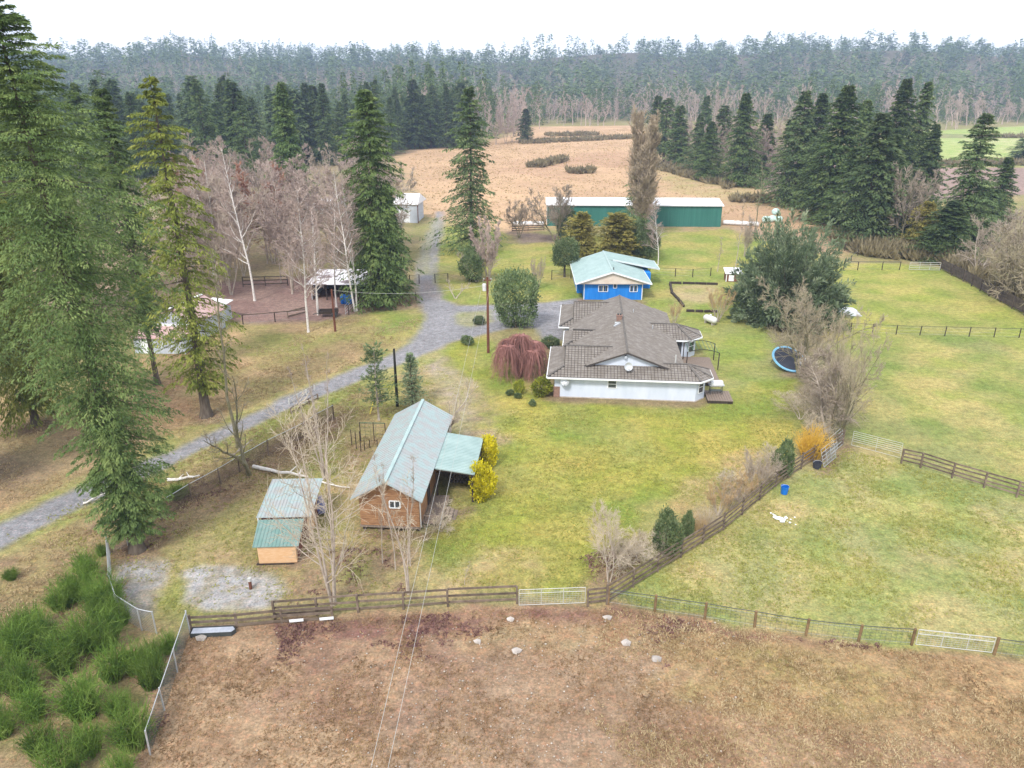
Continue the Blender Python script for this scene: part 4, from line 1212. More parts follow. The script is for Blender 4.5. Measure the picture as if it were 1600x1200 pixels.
# ---- wooden cabin with teal roof and lean-to
CA = math.atan2(-1.1, 14.7)
cb = empty('cabin', (-10.75, 46.42, 0), CA, 'brown wooden cabin on raised footing with pale teal metal roof', 'cabin')
MB().box(0, 4.25, 0, 13.2, 0.45, 3.05).build('wall', M['cabin_wall'], cb)
MB().box(-0.05, 4.3, -0.05, 13.2, 0.30, 0.44).build('sill_beam', M['deck'], cb)
for i in range(4):
    for yy in (0.1, 6, 12.6): MB().box(0.1 + i * 1.3, 0.3 + i * 1.3, yy, yy + 0.2, -0.1, 0.3).build('footing', M['dark_wood'], cb)
for i in range(15): MB().box(0.02, 4.23, -0.035, -0.002, 0.47 + i * 0.17, 0.62 + i * 0.17).build('board', M['cabin_wall'], cb)
MB().add([(0, -0.02, 3.06), (4.25, -0.02, 3.06), (2.12, -0.02, 4.28), (0, 0.1, 3.06), (4.25, 0.1, 3.06), (2.12, 0.1, 4.28)], [(0, 1, 2), (5, 4, 3), (0, 2, 5, 3), (1, 4, 5, 2)]).build('gable', M['cabin_wall'], cb)
cr = roof_planes(cb, [[(-0.4, -0.8, 2.95), (2.12, -0.8, 4.4), (2.12, 13.6, 4.4), (-0.4, 13.6, 2.95)], [(2.12, -0.8, 4.4), (4.65, -0.8, 2.95), (4.65, 13.6, 2.95), (2.12, 13.6, 4.4)]], 'teal_roof_mossy', 0.07)
rb = MB()
for i in range(36):
    y = -0.7 + i * 0.4
    rb.beam((-0.38, y, 2.97), (2.1, y, 4.40), 0.03, 0.03).beam((2.14, y, 4.40), (4.63, y, 2.97), 0.03, 0.03)
rb.build('rib', M['teal_roof_mossy'], cr, kind='stuff')
MB().beam((2.12, -0.8, 4.43), (2.12, 13.6, 4.43), 0.25, 0.04).build('ridge_cap', M['teal_roof'], cr)
window(cb, (2.55, -0.03, 2.25), 0.75, 0.55, (0, -1))
MB().tube([(4.6, -0.75, 2.9), (4.35, -0.1, 2.6), (4.35, -0.1, 0.5)], 0.045, 6).build('downpipe', M['white_pipe'], cb)
MB().box(4.27, 4.32, 3.0, 3.9, 0.45, 2.5).build('door', M['dark_wood'], cb)
# porch deck with steps on the right of the cabin
po = empty('porch', (-6.35, 46.6, 0), CA, 'low timber porch with steps between the cabin and the lean-to', 'porch')
for i in range(16): MB().box(0, 1.3, i * 0.25, i * 0.25 + 0.22, 0.42, 0.46).build('plank', M['deck'], po)
for (a, b) in ((0.1, 0.1), (1.2, 0.1), (0.1, 3.8), (1.2, 3.8)): MB().box(a - 0.05, a + 0.05, b - 0.05, b + 0.05, -0.1, 0.42).build('post', M['dark_wood'], po)
MB().box(0, 1.3, 0.02, 0.08, 1.0, 1.1).box(0, 0.08, 0, 0.08, 0.46, 1.0).box(1.22, 1.3, 0, 0.08, 0.46, 1.0).build('railing', M['deck'], po)
for i in range(3): MB().box(1.32 + i * 0.28, 1.59 + i * 0.28, 1.2, 2.6, 0.30 - i * 0.13, 0.34 - i * 0.13).build('step', M['deck'], po)
# the lean-to
lt = empty('carport', (-6.1, 50.35, 0), CA, 'open lean-to with ribbed teal roof beside the cabin', 'carport')
lr = roof_planes(lt, [[(0, 0, 2.9), (3.3, 0, 2.45), (3.3, 6.1, 2.45), (0, 6.1, 2.9)]], 'teal_roof', 0.05)
rb = MB()
for i in range(26): rb.beam((0.0, 0.06 + i * 0.24, 2.93), (3.3, 0.06 + i * 0.24, 2.48), 0.07, 0.04)
rb.build('rib', M['teal_roof'], lr, kind='stuff')
for (a, b) in ((3.1, 0.2), (3.1, 3.0), (3.1, 5.9), (0.4, 0.2)): MB().box(a - 0.07, a + 0.07, b - 0.07, b + 0.07, -0.1, 2.4).build('post', M['dark_wood'], lt)
for i in range(14): MB().box(0.2 + i * 0.21, 0.38 + i * 0.21, 5.7, 5.74, 0, 2.4).build('plank', M['dark_wood'], lt)
for i in range(12): MB().box(3.16, 3.2, 2.0 + i * 0.31, 2.28 + i * 0.31, 0, 2.35).build('plank', M['dark_wood'], lt)
MB().beam((0, 0.05, 2.8), (3.3, 0.05, 2.36), 0.06, 0.14).build('beam', M['dark_wood'], lt)
fw = empty('firewood_stack', (-4.9, 53.2, 0), CA, 'dark stack of firewood stored under the lean-to roof', 'firewood')
rg = random.Random(4)
for i in range(7):
    for j in range(5):
        MB().tube([(i * 0.28 + (j % 2) * 0.1, 0, 0.13 + j * 0.24), (i * 0.28 + (j % 2) * 0.1, 0.9 + rg.uniform(-.1, .1), 0.13 + j * 0.24)], 0.12, 7).build('log', M['bark'], fw)

# ---- small sheds in front
p = G(405, 882)
kn = empty('plywood_hutch', p, R(3), 'small plywood hutch with teal green metal roof in front of the tin shed', 'hutch')
MB().box(0.02, 2.5, 0, 1.9, 0.08, 1.38).build('wall', M['plywood'], kn)
MB().box(-0.15, 2.3, -0.12, 0.1, -0.03, 0.075).build('skid', M['dark_wood'], kn)
kr = roof_planes(kn, [[(-0.25, -0.12, 1.44), (2.75, -0.12, 1.44), (2.65, 2.45, 1.92), (-0.45, 2.45, 1.92)]], 'teal_roof_green', 0.04)
rb = MB()
for i in range(13): rb.beam((-0.2 + i * 0.24, -0.12, 1.46), (-0.3 + i * 0.24, 2.45, 1.94), 0.03, 0.03)
rb.build('rib', M['teal_roof_green'], kr, kind='stuff')
MB().box(2.51, 2.55, 0.3, 1.6, 0.1, 1.3).build('side_panel', M['red_brown'], kn)
p = G(408, 850)
ts = empty('tin_shed', p, R(2), 'tin roofed shed with littered teal roof behind the plywood hutch', 'shed')
MB().box(0.1, 3.2, 0.45, 4.4, -0.05, 1.9).build('wall', M['red_brown'], ts)
for i in range(6):
    rr_ = roof_planes(ts, [[(-0.15 + i * 0.62, 0.2, 2.0), (0.46 + i * 0.62, 0.2, 2.0), (0.5 + i * 0.62, 4.6, 2.55), (-0.11 + i * 0.62, 4.6, 2.55)]], 'teal_roof_mossy', 0.035, 'roof_panel')
rb = MB()
for i in range(16): rb.beam((-0.1 + i * 0.235, 0.2, 2.02), (-0.07 + i * 0.235, 4.6, 2.57), 0.03, 0.03)
rb.build('rib', M['teal_roof_mossy'], ts, kind='stuff')
MB().box(-0.1, -0.02, 0.25, 0.4, 0.0, 1.94).build('corner_post', M['white_trim'], ts)
MB().box(3.22, 3.26, 0.5, 2.3, 0.0, 1.85).build('plywood_sheet', M['tuft_tan'] if False else M['plywood'], ts, 'pale plywood sheet closing the right side')
q = G(502, 802)
tb = empty('tarp_bundle', q, R(10), 'blue purple tarpaulin bundle leaning on the right side of the tin shed', 'tarp')
rg = np.random.RandomState(3)
m = MB()
mm = leafball(1, 0.3, 0.9, 0.6, 10)
m.lathe([(0.05, 0.0), (0.35, 0.15), (0.42, 0.5), (0.30, 1.0), (0.22, 1.4), (0.05, 1.5)], 9)
M['tarp_blue'] = mat('blue_purple_tarp', (0.20, 0.24, 0.50), 0.5, var=0.3)
m.build('cover', M['tarp_blue'], tb)
MB().tube([(-0.4, 0, 0.75), (0.4, 0, 0.8)], 0.03, 6).build('rope', M['white_trim'], tb)
q = G(392, 920)
wp_ = empty('standpipe', q, 0, 'short white capped brown standpipe standing on grey gravel', 'standpipe')
MB().tube([(0, 0, -0.05), (0.0, 0, 0.6)], 0.10, 10).build('pipe', M['pole'], wp_)
MB().tube([(0.0, 0, 0.6), (0.0, 0, 0.82)], 0.12, 10).build('cap', M['white_pipe'], wp_)

# ---- small coop right of the blue house
p = G(1134, 440)
cp = empty('chicken_coop', p, R(-5), 'small red and white coop with pale roof behind the yew', 'coop')
MB().box(0, 2.2, 0, 1.8, -0.05, 1.3).build('wall', M['red_brown'], cp)
roof_planes(cp, [[(-0.2, -0.2, 1.32), (2.5, -0.2, 1.32), (2.5, 2.1, 1.8), (-0.2, 2.1, 1.8)]], 'white_metal', 0.06)
MB().box(0.4, 1.2, -0.03, -0.002, 0.1, 1.1).build('door', M['white_trim'], cp)
MB().box(-0.04, 0.1, -0.04, -0.003, 0, 1.25).build('corner_trim', M['white_trim'], cp)

# ------------------------------------------------------------------ fences and gates
def path_pts(pxs):
    return [G(a, b) for a, b in pxs]


def board_fence(name, pts, h, nb, spacing, label, bw=0.15, m='fence', jitter=0.03, group=None, cat='fence', face=1, seed=0, rail_fr=(0.22, 0.97)):
    """posts with boards nailed across: every post and every board is a part"""
    rg = random.Random(seed)
    o = empty(name, pts[0], 0, label, cat, group)
    O = Vector(pts[0])
    for s in range(len(pts) - 1):
        a, b = Vector(pts[s]) - O, Vector(pts[s + 1]) - O
        L = (b - a).length
        n = max(1, round(L / spacing))
        d = (b - a) / n
        side = Vector((-d.y, d.x, 0)).normalized() * face * 0.075
        for i in range(n + (1 if s == len(pts) - 2 else 0)):
            p = a + d * i
            t = rg.uniform(-1, 1) * jitter
            MB().beam(p - Vector((0, 0, 0.15)), p + Vector((t, t, h + rg.uniform(0.02, 0.08))), 0.12, 0.12, up=(0, 1, 0)).build('post', M[m], o)
        for i in range(n):
            p, q = a + d * i, a + d * (i + 1)
            for k in range(nb):
                z = h * (rail_fr[0] + (rail_fr[1] - rail_fr[0]) * k / (nb - 1))
                e = d.normalized() * 0.05
                z1, z2_ = z + rg.uniform(-1, 1) * jitter, z + rg.uniform(-1, 1) * jitter
                MB().beam(p - e * 0 + side + Vector((0, 0, z1)), q - e * 0.3 + side + Vector((0, 0, z2_)), 0.03, bw).build('board', M[m], o)
    return o


def netting(o, a, b, z0, z1, step=0.16, r=0.008, m='wire', diamond=True):
    """woven wire between two points, as thin crossing strands"""
    a, b = Vector(a), Vector(b)
    L, h = (b - a).length, z1 - z0
    d = (b - a).normalized()
    P0, P1 = [], []
    if diamond:
        k = -h
        while k < L:
            for sg in (1, -1):
                x0_, x1_ = k, k + h
                za, zb_ = (z0, z1) if sg > 0 else (z1, z0)
                c0, c1 = max(x0_, 0), min(x1_, L)
                if c1 > c0:
                    f0, f1 = (c0 - x0_) / h, (c1 - x0_) / h
                    P0.append(a + d * c0 + Vector((0, 0, za + (zb_ - za) * f0)))
                    P1.append(a + d * c1 + Vector((0, 0, za + (zb_ - za) * f1)))
            k += step
    else:
        for i in range(int(h / step) + 1):
            z = z0 + i * step
            P0.append(a + Vector((0, 0, z))); P1.append(b + Vector((0, 0, z)))
        for i in range(int(L / (step * 1.3))):
            P0.append(a + d * (i * step * 1.3) + Vector((0, 0, z0))); P1.append(a + d * (i * step * 1.3) + Vector((0, 0, z1)))
    V, Fc = cyl_mesh('', [tuple(p) for p in P0], [tuple(p) for p in P1], np.full(len(P0), r), np.full(len(P0), r), 3)
    return tag(link('netting', mesh_np('netting', V, [Fc]), o, M[m]), kind='stuff')


def wire_fence(name, pts, h, label, spacing=3.0, m='post', rail='dark_metal', net=None, pr=0.07, rail_r=0.025, wires=2, group=None, seed=0, step=0.2, diamond=True, net_r=0.007):
    rg = random.Random(seed)
    o = empty(name, pts[0], 0, label, 'fence', group)
    O = Vector(pts[0])
    for s in range(len(pts) - 1):
        a, b = Vector(pts[s]) - O, Vector(pts[s + 1]) - O
        n = max(1, round((b - a).length / spacing))
        d = (b - a) / n
        for i in range(n + (1 if s == len(pts) - 2 else 0)):
            p = a + d * i
            MB().tube([p - Vector((0, 0, 0.1)), p + Vector((rg.uniform(-.04, .04), rg.uniform(-.04, .04), h + 0.05))], pr, 7).build('post', M[m], o)
        for i in range(n):
            p, q = a + d * i, a + d * (i + 1)
            MB().tube([p + Vector((0, 0, h)), (p + q) / 2 + Vector((0, 0, h - 0.02)), q + Vector((0, 0, h))], rail_r, 5).build('top_rail', M[rail], o)
        for k in range(wires):
            z = h * (0.15 + 0.7 * k / max(1, wires - 1))
            MB().tube([a + Vector((0, 0, z)), b + Vector((0, 0, z))], 0.009, 3).build('wire', M['wire'], o)
        if net: netting(o, a, b, 0.02, h - 0.03, step, net_r, net, diamond)
    return o


def gate(name, a, b, h, label, m='white_pipe', bars=(1.0, 0.8, 0.0), ups=4, r=0.021, mesh_=False, lean=Vector((0, 0, 0)), z0=0.12):
    a, b = Vector(a), Vector(b)
    o = empty(name, a, 0, label, 'gate')
    d = b - a
    def at(t, z): return d * t + Vector((0, 0, z0 + (h - z0) * z)) + lean * z
    for z in bars: MB().tube([at(0, z), at(1, z)], r, 6).build('bar', M[m], o)
    for i in range(ups):
        t = i / (ups - 1)
        MB().tube([at(t, 0), at(t, max(bars))], r * 0.9, 6).build('upright', M[m], o)
    if mesh_: netting(o, at(0, 0), at(1, 0), 0.0, (h - z0), 0.14, 0.006, 'galv', False)
    return o


P_ = path_pts
# bottom board fence
board_fence('board_fence', P_([(430, 967), (560, 957), (700, 948), (808, 943)]), 1.25, 3, 3.0, 'long weathered three board fence along the bank below the bare trees', seed=1)
board_fence('board_fence', P_([(298, 984), (370, 980), (440, 973), (520, 968)]), 0.95, 3, 3.0, 'low sagging board fence with two white strips at the gravel corner', seed=2, face=-1, bw=0.17)
gate('tube_gate', G(811, 948), G(914, 944), 1.25, 'white tube gate with two upper bars between board fences at the lawn edge', bars=(1.0, 0.76, 0.0), ups=4, mesh_=True)
board_fence('board_fence', P_([(918, 948), (948, 944)]), 1.2, 4, 1.6, 'short dark board fence between the white gate and the diagonal fence corner', seed=3)
board_fence('board_fence', P_([(948, 944), (1130, 829), (1212, 760), (1270, 720), (1316, 695)]), 1.45, 4, 2.5, 'long diagonal weathered four board fence between lawn and paddock', seed=4, face=-1)
wire_fence('wire_fence', P_([(950, 944), (1023, 955), (1101, 967), (1179, 980), (1259, 993), (1341, 1002), (1424, 1008)]), 1.12, 'wire fence on timber posts along the bottom of the green paddock', spacing=3.0, net='green_wire', pr=0.085, seed=5, step=0.22, diamond=False)
gate('tube_gate', G(1430, 1009), G(1549, 1022), 1.15, 'white tube gate in the wire fence at the lower right', bars=(1.0, 0.72, 0.0), ups=4, mesh_=True)
wire_fence('wire_fence', P_([(1553, 1023), (1640, 1034), (1740, 1046)]), 1.12, 'last stretch of post and wire fence right of the lower gate', spacing=3.2, net='green_wire', pr=0.085, seed=6, step=0.22, diamond=False)
gate('metal_gate', G(1330, 697), G(1406, 717), 1.45, 'seven bar white metal gate between the two paddocks', bars=(1.0, 0.86, 0.72, 0.58, 0.44, 0.3, 0.0), ups=3, r=0.017)
board_fence('board_fence', P_([(1408, 724), (1438, 731), (1487, 747), (1537, 762), (1588, 777), (1700, 812)]), 1.35, 4, 3.0, 'brown four board fence dividing the upper and lower paddocks', seed=7, bw=0.13)
gate('metal_gate', G(1287, 732), G(1306, 716), 1.55, 'grey mesh gate leaning against the diagonal fence above the dark tub', m='galv', bars=(1.0, 0.8, 0.6, 0.4, 0.2, 0.0), ups=4, r=0.02, mesh_=True, lean=Vector((-0.35, 0.3, 0)))
gate('metal_gate', G(1298, 712), G(1318, 694), 1.55, 'second grey metal gate propped behind the leaning one near the orange bush', m='galv', bars=(1.0, 0.8, 0.6, 0.4, 0.2, 0.0), ups=3, r=0.02, lean=Vector((-0.3, 0.2, 0)))
# mid-right wire fence
wire_fence('wire_fence', P_([(1329, 519), (1363, 521), (1400, 523), (1437, 524), (1476, 525), (1514, 526), (1553, 527), (1592, 528), (1700, 533)]), 1.2, 'straight wire fence across the middle of the right hand pastures', spacing=5.0, m='dark_wood', pr=0.06, seed=8, wires=3)
wire_fence('wire_fence', P_([(1318, 421), (1340, 422), (1378, 422), (1405, 422)]), 1.4, 'short dark wire fence by the scrub at the top pasture', spacing=4.2, m='dark_wood', pr=0.07, seed=9, rail_r=0.05, wires=3)
gate('metal_gate', G(1420, 422), G(1468, 423), 1.35, 'pale metal gate at the top corner of the pasture', bars=(1.0, 0.75, 0.5, 0.25, 0.0), ups=4, r=0.035)
board_fence('board_fence', P_([(1469, 422), (1505, 440), (1545, 463), (1600, 493), (1680, 530)]), 1.75, 7, 3.5, 'tall dark close board fence climbing the right edge of the top pasture', m='fence_dark', bw=0.23, seed=10)
wire_fence('wire_fence', P_([(1300, 384), (1340, 400), (1318, 421)]), 1.2, 'thin wire fence along the scrub beyond the yew', spacing=5, m='dark_wood', seed=11)
# chain link on the left
wire_fence('chain_link_fence', P_([(252, 812), (300, 782), (345, 757), (375, 738), (420, 712), (475, 684), (498, 668), (522, 655)]), 1.45, 'chain link fence along the drive from the big conifer to the bare trees', spacing=4.5, m='fence', rail='galv', net='fence', pr=0.06, seed=12, wires=0, step=0.15, net_r=0.013)
wire_fence('chain_link_fence', P_([(200, 852), (172, 866), (177, 930), (187, 962), (222, 985), (245, 990)]), 1.55, 'chain link fence round the grey gravel left of the big trunk', spacing=3.6, m='galv', rail='galv', net='wire', pr=0.045, seed=13, wires=0, step=0.16)
wire_fence('chain_link_fence', P_([(297, 988), (277, 1050), (235, 1180)]), 1.5, 'chain link fence running down between broom and dirt bank', spacing=3.4, m='galv', rail='galv', net='green_wire', pr=0.045, seed=14, wires=0, step=0.16)
# yard fences
wire_fence('wire_fence', P_([(380, 507), (430, 503), (480, 498)]), 1.3, 'dark rail fence at the corral behind the white birch', spacing=3.5, m='dark_wood', rail='fence_dark', rail_r=0.06, seed=15, wires=2, pr=0.07)
board_fence('board_fence', P_([(450, 497), (478, 490)]), 0.9, 2, 2.5, 'white topped board rail leaning beside the white birch', m='fence', bw=0.2, seed=16)
wire_fence('wire_fence', P_([(545, 492), (560, 478), (600, 472), (650, 470)]), 1.3, 'wire fence with dark posts under the big spruce by the drive', spacing=4, m='dark_wood', seed=17, wires=3)
gate('metal_gate', G(540, 492), G(552, 478), 1.3, 'grey metal gate standing ajar beside the blue barrels', m='galv', bars=(1, .66, .33, 0), ups=3, r=0.03)
wire_fence('wire_fence', P_([(1015, 430), (1055, 432), (1082, 433), (1110, 431)]), 1.3, 'small dark wire pen fence right of the blue house', spacing=3.5, m='dark_wood', seed=18, wires=3)
wire_fence('wire_fence', P_([(862, 437), (892, 435)]), 1.5, 'short post and wire fence left of the blue house', spacing=4, m='dark_wood', seed=19, wires=3)
wire_fence('wire_fence', P_([(640, 444), (655, 443)]), 1.4, 'left stub of fence where the drive passes between posts', spacing=3, m='dark_wood', seed=20, wires=3)
wire_fence('wire_fence', P_([(680, 442), (700, 441)]), 1.4, 'right stub of fence where the drive passes between posts', spacing=3, m='dark_wood', seed=21, wires=3)
board_fence('board_fence', P_([(380, 448), (450, 446)]), 1.5, 3, 4, 'old dark rail fence between bare alders left of the open shelter', m='fence_dark', seed=22)
board_fence('board_fence', P_([(800, 362), (850, 360)]), 1.1, 3, 4.2, 'pale rail fence joining the long barn at its left end', m='fence', bw=0.2, seed=23)
# low white-railed bridge on the drive
for (a, b, lab) in (((452, 632), (492, 610), 'low white double rail on the far side of the drive'), ((455, 646), (497, 624), 'low pale rail with leaning posts on the near side of the drive')):
    board_fence('culvert_rail', P_([a, b]), 0.55, 2, 1.3, lab, m='white_pipe' if 'far' in lab else 'fence', bw=0.07, seed=24, cat='railing')
# pen of thin posts left of the cabin
pn = empty('trellis_pen', G(575, 700), 0, 'thin dark garden pen frame left of the cabin roof', 'pen frame')
O = G(575, 700)
for (a, b, h_) in ((550, 697, 1.6), (557, 702, 1.7), (564, 705, 1.9), (564, 690, 1.9), (585, 690, 1.9), (603, 690, 1.8), (570, 704, 1.0), (578, 700, 0.8), (590, 702, 0.9)):
    p = G(a, b) - O
    MB().tube([p, p + Vector((0, 0, h_))], 0.04, 6).build('post', M['dark_wood'], pn)
p, q = G(564, 690) - O, G(603, 690) - O
MB().tube([p + Vector((0, 0, 1.85)), q + Vector((0, 0, 1.8))], 0.035, 6).build('top_rail', M['green_metal'], pn)
netting(pn, p, q, 0, 1.8, 0.35, 0.008, 'green_wire', False)
# raised garden bed
def bed(pts, label):
    o = empty('bed_edging', pts[0], 0, label, 'bed edging')
    rg = random.Random(5)
    for s in range(len(pts) - 1):
        a, b = pts[s] - pts[0], pts[s + 1] - pts[0]
        n = max(2, int((b - a).length / 1.3))
        for i in range(n):
            p, q = a + (b - a) * (i / n), a + (b - a) * ((i + 0.93) / n)
            MB().beam(p + Vector((rg.uniform(-.1, .1), 0, 0.14)), q + Vector((0, rg.uniform(-.1, .1), 0.14)), 0.32, 0.34).build('log', M['dark_wood'], o)
bed(P_([(1121, 445), (1085, 444), (1046, 443), (1050, 458), (1062, 472), (1068, 480)]), 'dark log edging along the left and back of the garden bed')
bed(P_([(1072, 487), (1100, 488), (1122, 488)]), 'dark log edging along the near side of the garden bed')

# ------------------------------------------------------------------ poles and overhead wires
def pole(p, h, r, m, label, arm=True, cyl=False, name='utility_pole'):
    o = empty(name, p, 0, label, 'utility pole')
    MB().tube([(0, 0, -0.2), (0, 0, h * 0.5), (0, 0, h)], [r * 1.15, r, r * 0.8], 10).build('pole', M[m], o)
    if arm: MB().beam((-0.45, 0, h - 0.35), (0.45, 0, h - 0.35), 0.1, 0.1).build('crossarm', M['pole'], o)
    if cyl:
        MB().lathe([(0.18, 0), (0.22, 0.05), (0.22, 0.75), (0.16, 0.85)], 12, (-0.36, -0.02, h - 1.6)).build('transformer', M['tank'], o, smooth=False)
        for x in (-0.4, 0.0, 0.4): MB().lathe([(0.03, 0), (0.06, 0.05), (0.06, 0.12), (0.03, 0.17)], 8, (x, 0, h - 0.29)).build('insulator', M['white_pipe'], o)
    return o
pp = G(763, 551)
ph = top_h(763, 551, 433)
pole(pp, ph, 0.15, 'pole', 'tall red brown utility pole with a pale transformer by the weeping tree', cyl=True)
p2 = G(524, 518)
ph2 = top_h(524, 518, 452)
pole(p2, ph2, 0.13, 'pole', 'rusty red pole standing in the meadow by the dark trailer', arm=False)
p3 = G(621, 635)
ph3 = top_h(621, 635, 545)
pole(p3, ph3, 0.13, 'pole_dark', 'black tarred pole between the young pine and young spruce', arm=False)


def sag_wire(a, b, label, sag=0.4, r=0.008):
    a, b = Vector(a), Vector(b)
    pts = [a.lerp(b, t / 24) - Vector((0, 0, 4 * sag * (t / 24) * (1 - t / 24))) for t in range(25)]
    o = MB().tube([p - a for p in pts], r, 4).build('overhead_wire', M['line_wire'], None, loc=a)
    return tag(o, label, 'overhead wire')
e1, e2 = G(590, 1150, 9.5), G(616, 1150, 9.5)
ends = []
for i, (e, dx) in enumerate(((e1, -0.45), (e2, 0.45))):
    a = pp + Vector((dx, 0, ph - 0.25))
    b = a + (e - a) * 1.12
    ends.append(b)
    sag_wire(a, b, ('left' if i == 0 else 'right') + ' one of two pale wires running from the tall pole down over the cabin', 0.25)
pm = (ends[0] + ends[1]) / 2
sag_wire(pp + Vector((0, 0, ph - 0.9)), p2 + Vector((0, 0, ph2 - 0.1)), 'thin pale wire from the tall pole across the drive to the rusty pole', 0.7, 0.014)

# ------------------------------------------------------------------ loose objects
q = G(1109, 506)
tk = empty('propane_tank', q, R(-58), 'white propane tank lying on stands beside the golden brown bush', 'tank')
MB().lathe([(0.03, -1.25), (0.28, -1.2), (0.44, -1.0), (0.5, -0.75), (0.5, 0.75), (0.44, 1.0), (0.28, 1.2), (0.03, 1.25)], 20, (0, 0, 0.75), 'x').build('tank', M['tank'], tk, smooth=True)
MB().lathe([(0.16, 0), (0.18, 0.1), (0.16, 0.22), (0.05, 0.26)], 12, (0, 0, 1.22)).build('valve_dome', M['tank'], tk, smooth=True)
for x in (-0.7, 0.7): MB().box(x - 0.08, x + 0.08, -0.35, 0.35, 0, 0.32).build('stand', M['stone'], tk)
tk.scale = (0.86, 0.9, 0.9)
# trampoline (one side propped up)
q = G(1229, 573)
tm = empty('trampoline', q + Vector((0, 0.2, 0.25)), 0.3, 'round trampoline with black mat and pale blue edge pad under bare branches', 'trampoline')
MB().lathe([(0.02, 0.86), (1.715, 0.86), (1.715, 0.875), (0.02, 0.875)], 28).build('mat', M['black'], tm)
m = MB()
n = 28
V = []
for (r_, z) in ((1.72, 0.88), (1.95, 0.90), (1.97, 0.80), (1.72, 0.85)):
    for k in range(n): V.append((r_ * math.cos(2 * math.pi * k / n), r_ * math.sin(2 * math.pi * k / n), z))
m.add(V, [(i * n + k, i * n + (k + 1) % n, ((i + 1) % 4) * n + (k + 1) % n, ((i + 1) % 4) * n + k) for i in range(4) for k in range(n)])
m.build('edge_pad', M['trampoline_pad'], tm)
for k in range(6):
    a = math.pi * k / 3
    MB().tube([(1.8 * math.cos(a), 1.8 * math.sin(a), 0.86), (1.85 * math.cos(a), 1.85 * math.sin(a), 0.02)], 0.035, 6).build('leg', M['dark_metal'], tm)
tm.rotation_euler = (R(27), R(6), 0.1)
q = G(1250, 578)
sl_ = empty('slide', q, R(60), 'small pale blue plastic slide beside the trampoline', 'slide')
m = MB()
pts = [(1.0, 0.95), (0.7, 0.9), (0.2, 0.5), (-0.4, 0.15), (-0.8, 0.10)]
for i in range(4):
    (x0, z0), (x1, z1) = pts[i], pts[i + 1]
    m.beam((x0, 0, z0), (x1, 0, z1), 0.45, 0.04)
    for sy in (-0.24, 0.24): m.beam((x0, sy, z0 + 0.06), (x1, sy, z1 + 0.06), 0.04, 0.16)
m.build('chute', M['grey_wall'], sl_)
for sy in (-0.2, 0.2): MB().tube([(1.0, sy, 0.95), (1.25, sy, 0.0)], 0.03, 6).build('leg', M['trampoline_pad'], sl_)
for k in range(3): MB().tube([(1.06 + k * 0.06, -0.2, 0.72 - k * 0.24), (1.06 + k * 0.06, 0.2, 0.72 - k * 0.24)], 0.02, 5).build('rung', M['trampoline_pad'], sl_)
# grey tarp-covered heap
q = G(1322, 490)
th_ = empty('covered_heap', q, 0, 'pale grey tarp over a low heap at the pasture fence corner', 'covered heap')
rg = np.random.RandomState(9)
m = MB()
N = 12
V = []
for i in range(N):
    for j in range(N):
        x, y = (i / (N - 1) - .5), (j / (N - 1) - .5)
        hgt_ = max(0, (0.25 - x * x) * (0.25 - y * y)) * 16
        V.append((x * 3.4, y * 2.6, 0.85 * hgt_ ** 0.6 + 0.16 * (rg.rand() - .5) * (hgt_ > 0) + 0.02))
m.add(V, [(i * N + j, (i + 1) * N + j, (i + 1) * N + j + 1, i * N + j + 1) for i in range(N - 1) for j in range(N - 1)])
m.build('tarp', M['tarp'], th_)
MB().tube([(-1.6, 0.3, 0.1), (0, 0.1, 0.93), (1.6, 0.2, 0.1)], 0.02, 5).build('rope', M['dark_metal'], th_)
# buckets and tubs
def tub(p, r, h, m, label, name='bucket'):
    o = empty(name, p, 0, label, name)
    MB().lathe([(r * 0.82, 0), (r, h), (r * 1.06, h + 0.02), (r * 0.94, h + 0.02), (r * 0.78, 0.06)], 16).build('body', M[m], o)
    MB().tube([(r * math.cos(a), 0.0, h + r * 0.55 * math.sin(a)) for a in [math.pi * k / 8 for k in range(9)]], 0.012, 5).build('handle', M['galv'], o)
    return o
tub(G(1225, 771), 0.30, 0.62, 'blue_plastic', 'bright blue bucket on the grass below the diagonal fence', 'bucket')
tub(G(1276, 731), 0.36, 0.5, 'black', 'dark tub at the foot of the leaning mesh gates', 'tub')
# shredded white litter on the paddock
lit = MB()
rg = random.Random(8)
for i in range(26):
    tt = rg.gauss(0, 1)
    q = G(1215 + tt * 4 + rg.gauss(0, 1.2), 810 + tt * 2.6 + rg.gauss(0, 1.0))
    s = rg.uniform(0.06, 0.19)
    lit.slab([q + Vector((math.cos(a) * s * rg.uniform(.5, 1), math.sin(a) * s * rg.uniform(.5, 1), 0.07 + rg.uniform(0, 0.05))) for a in (0, 1.2, 2.4, 3.6, 4.9)], 0.03)
for i in range(12):
    q = G(1228 + rg.gauss(4, 4), 811 + rg.gauss(0, 4))
    s = rg.uniform(0.04, 0.1)
    lit.slab([q + Vector((math.cos(a) * s, math.sin(a) * s, 0.07)) for a in (0, 1.2, 2.4, 3.6, 4.9)], 0.03)
tag(lit.build('torn_paper', M['litter'], None, kind='stuff'), 'shreds of white litter scattered on the lower paddock grass', 'litter')
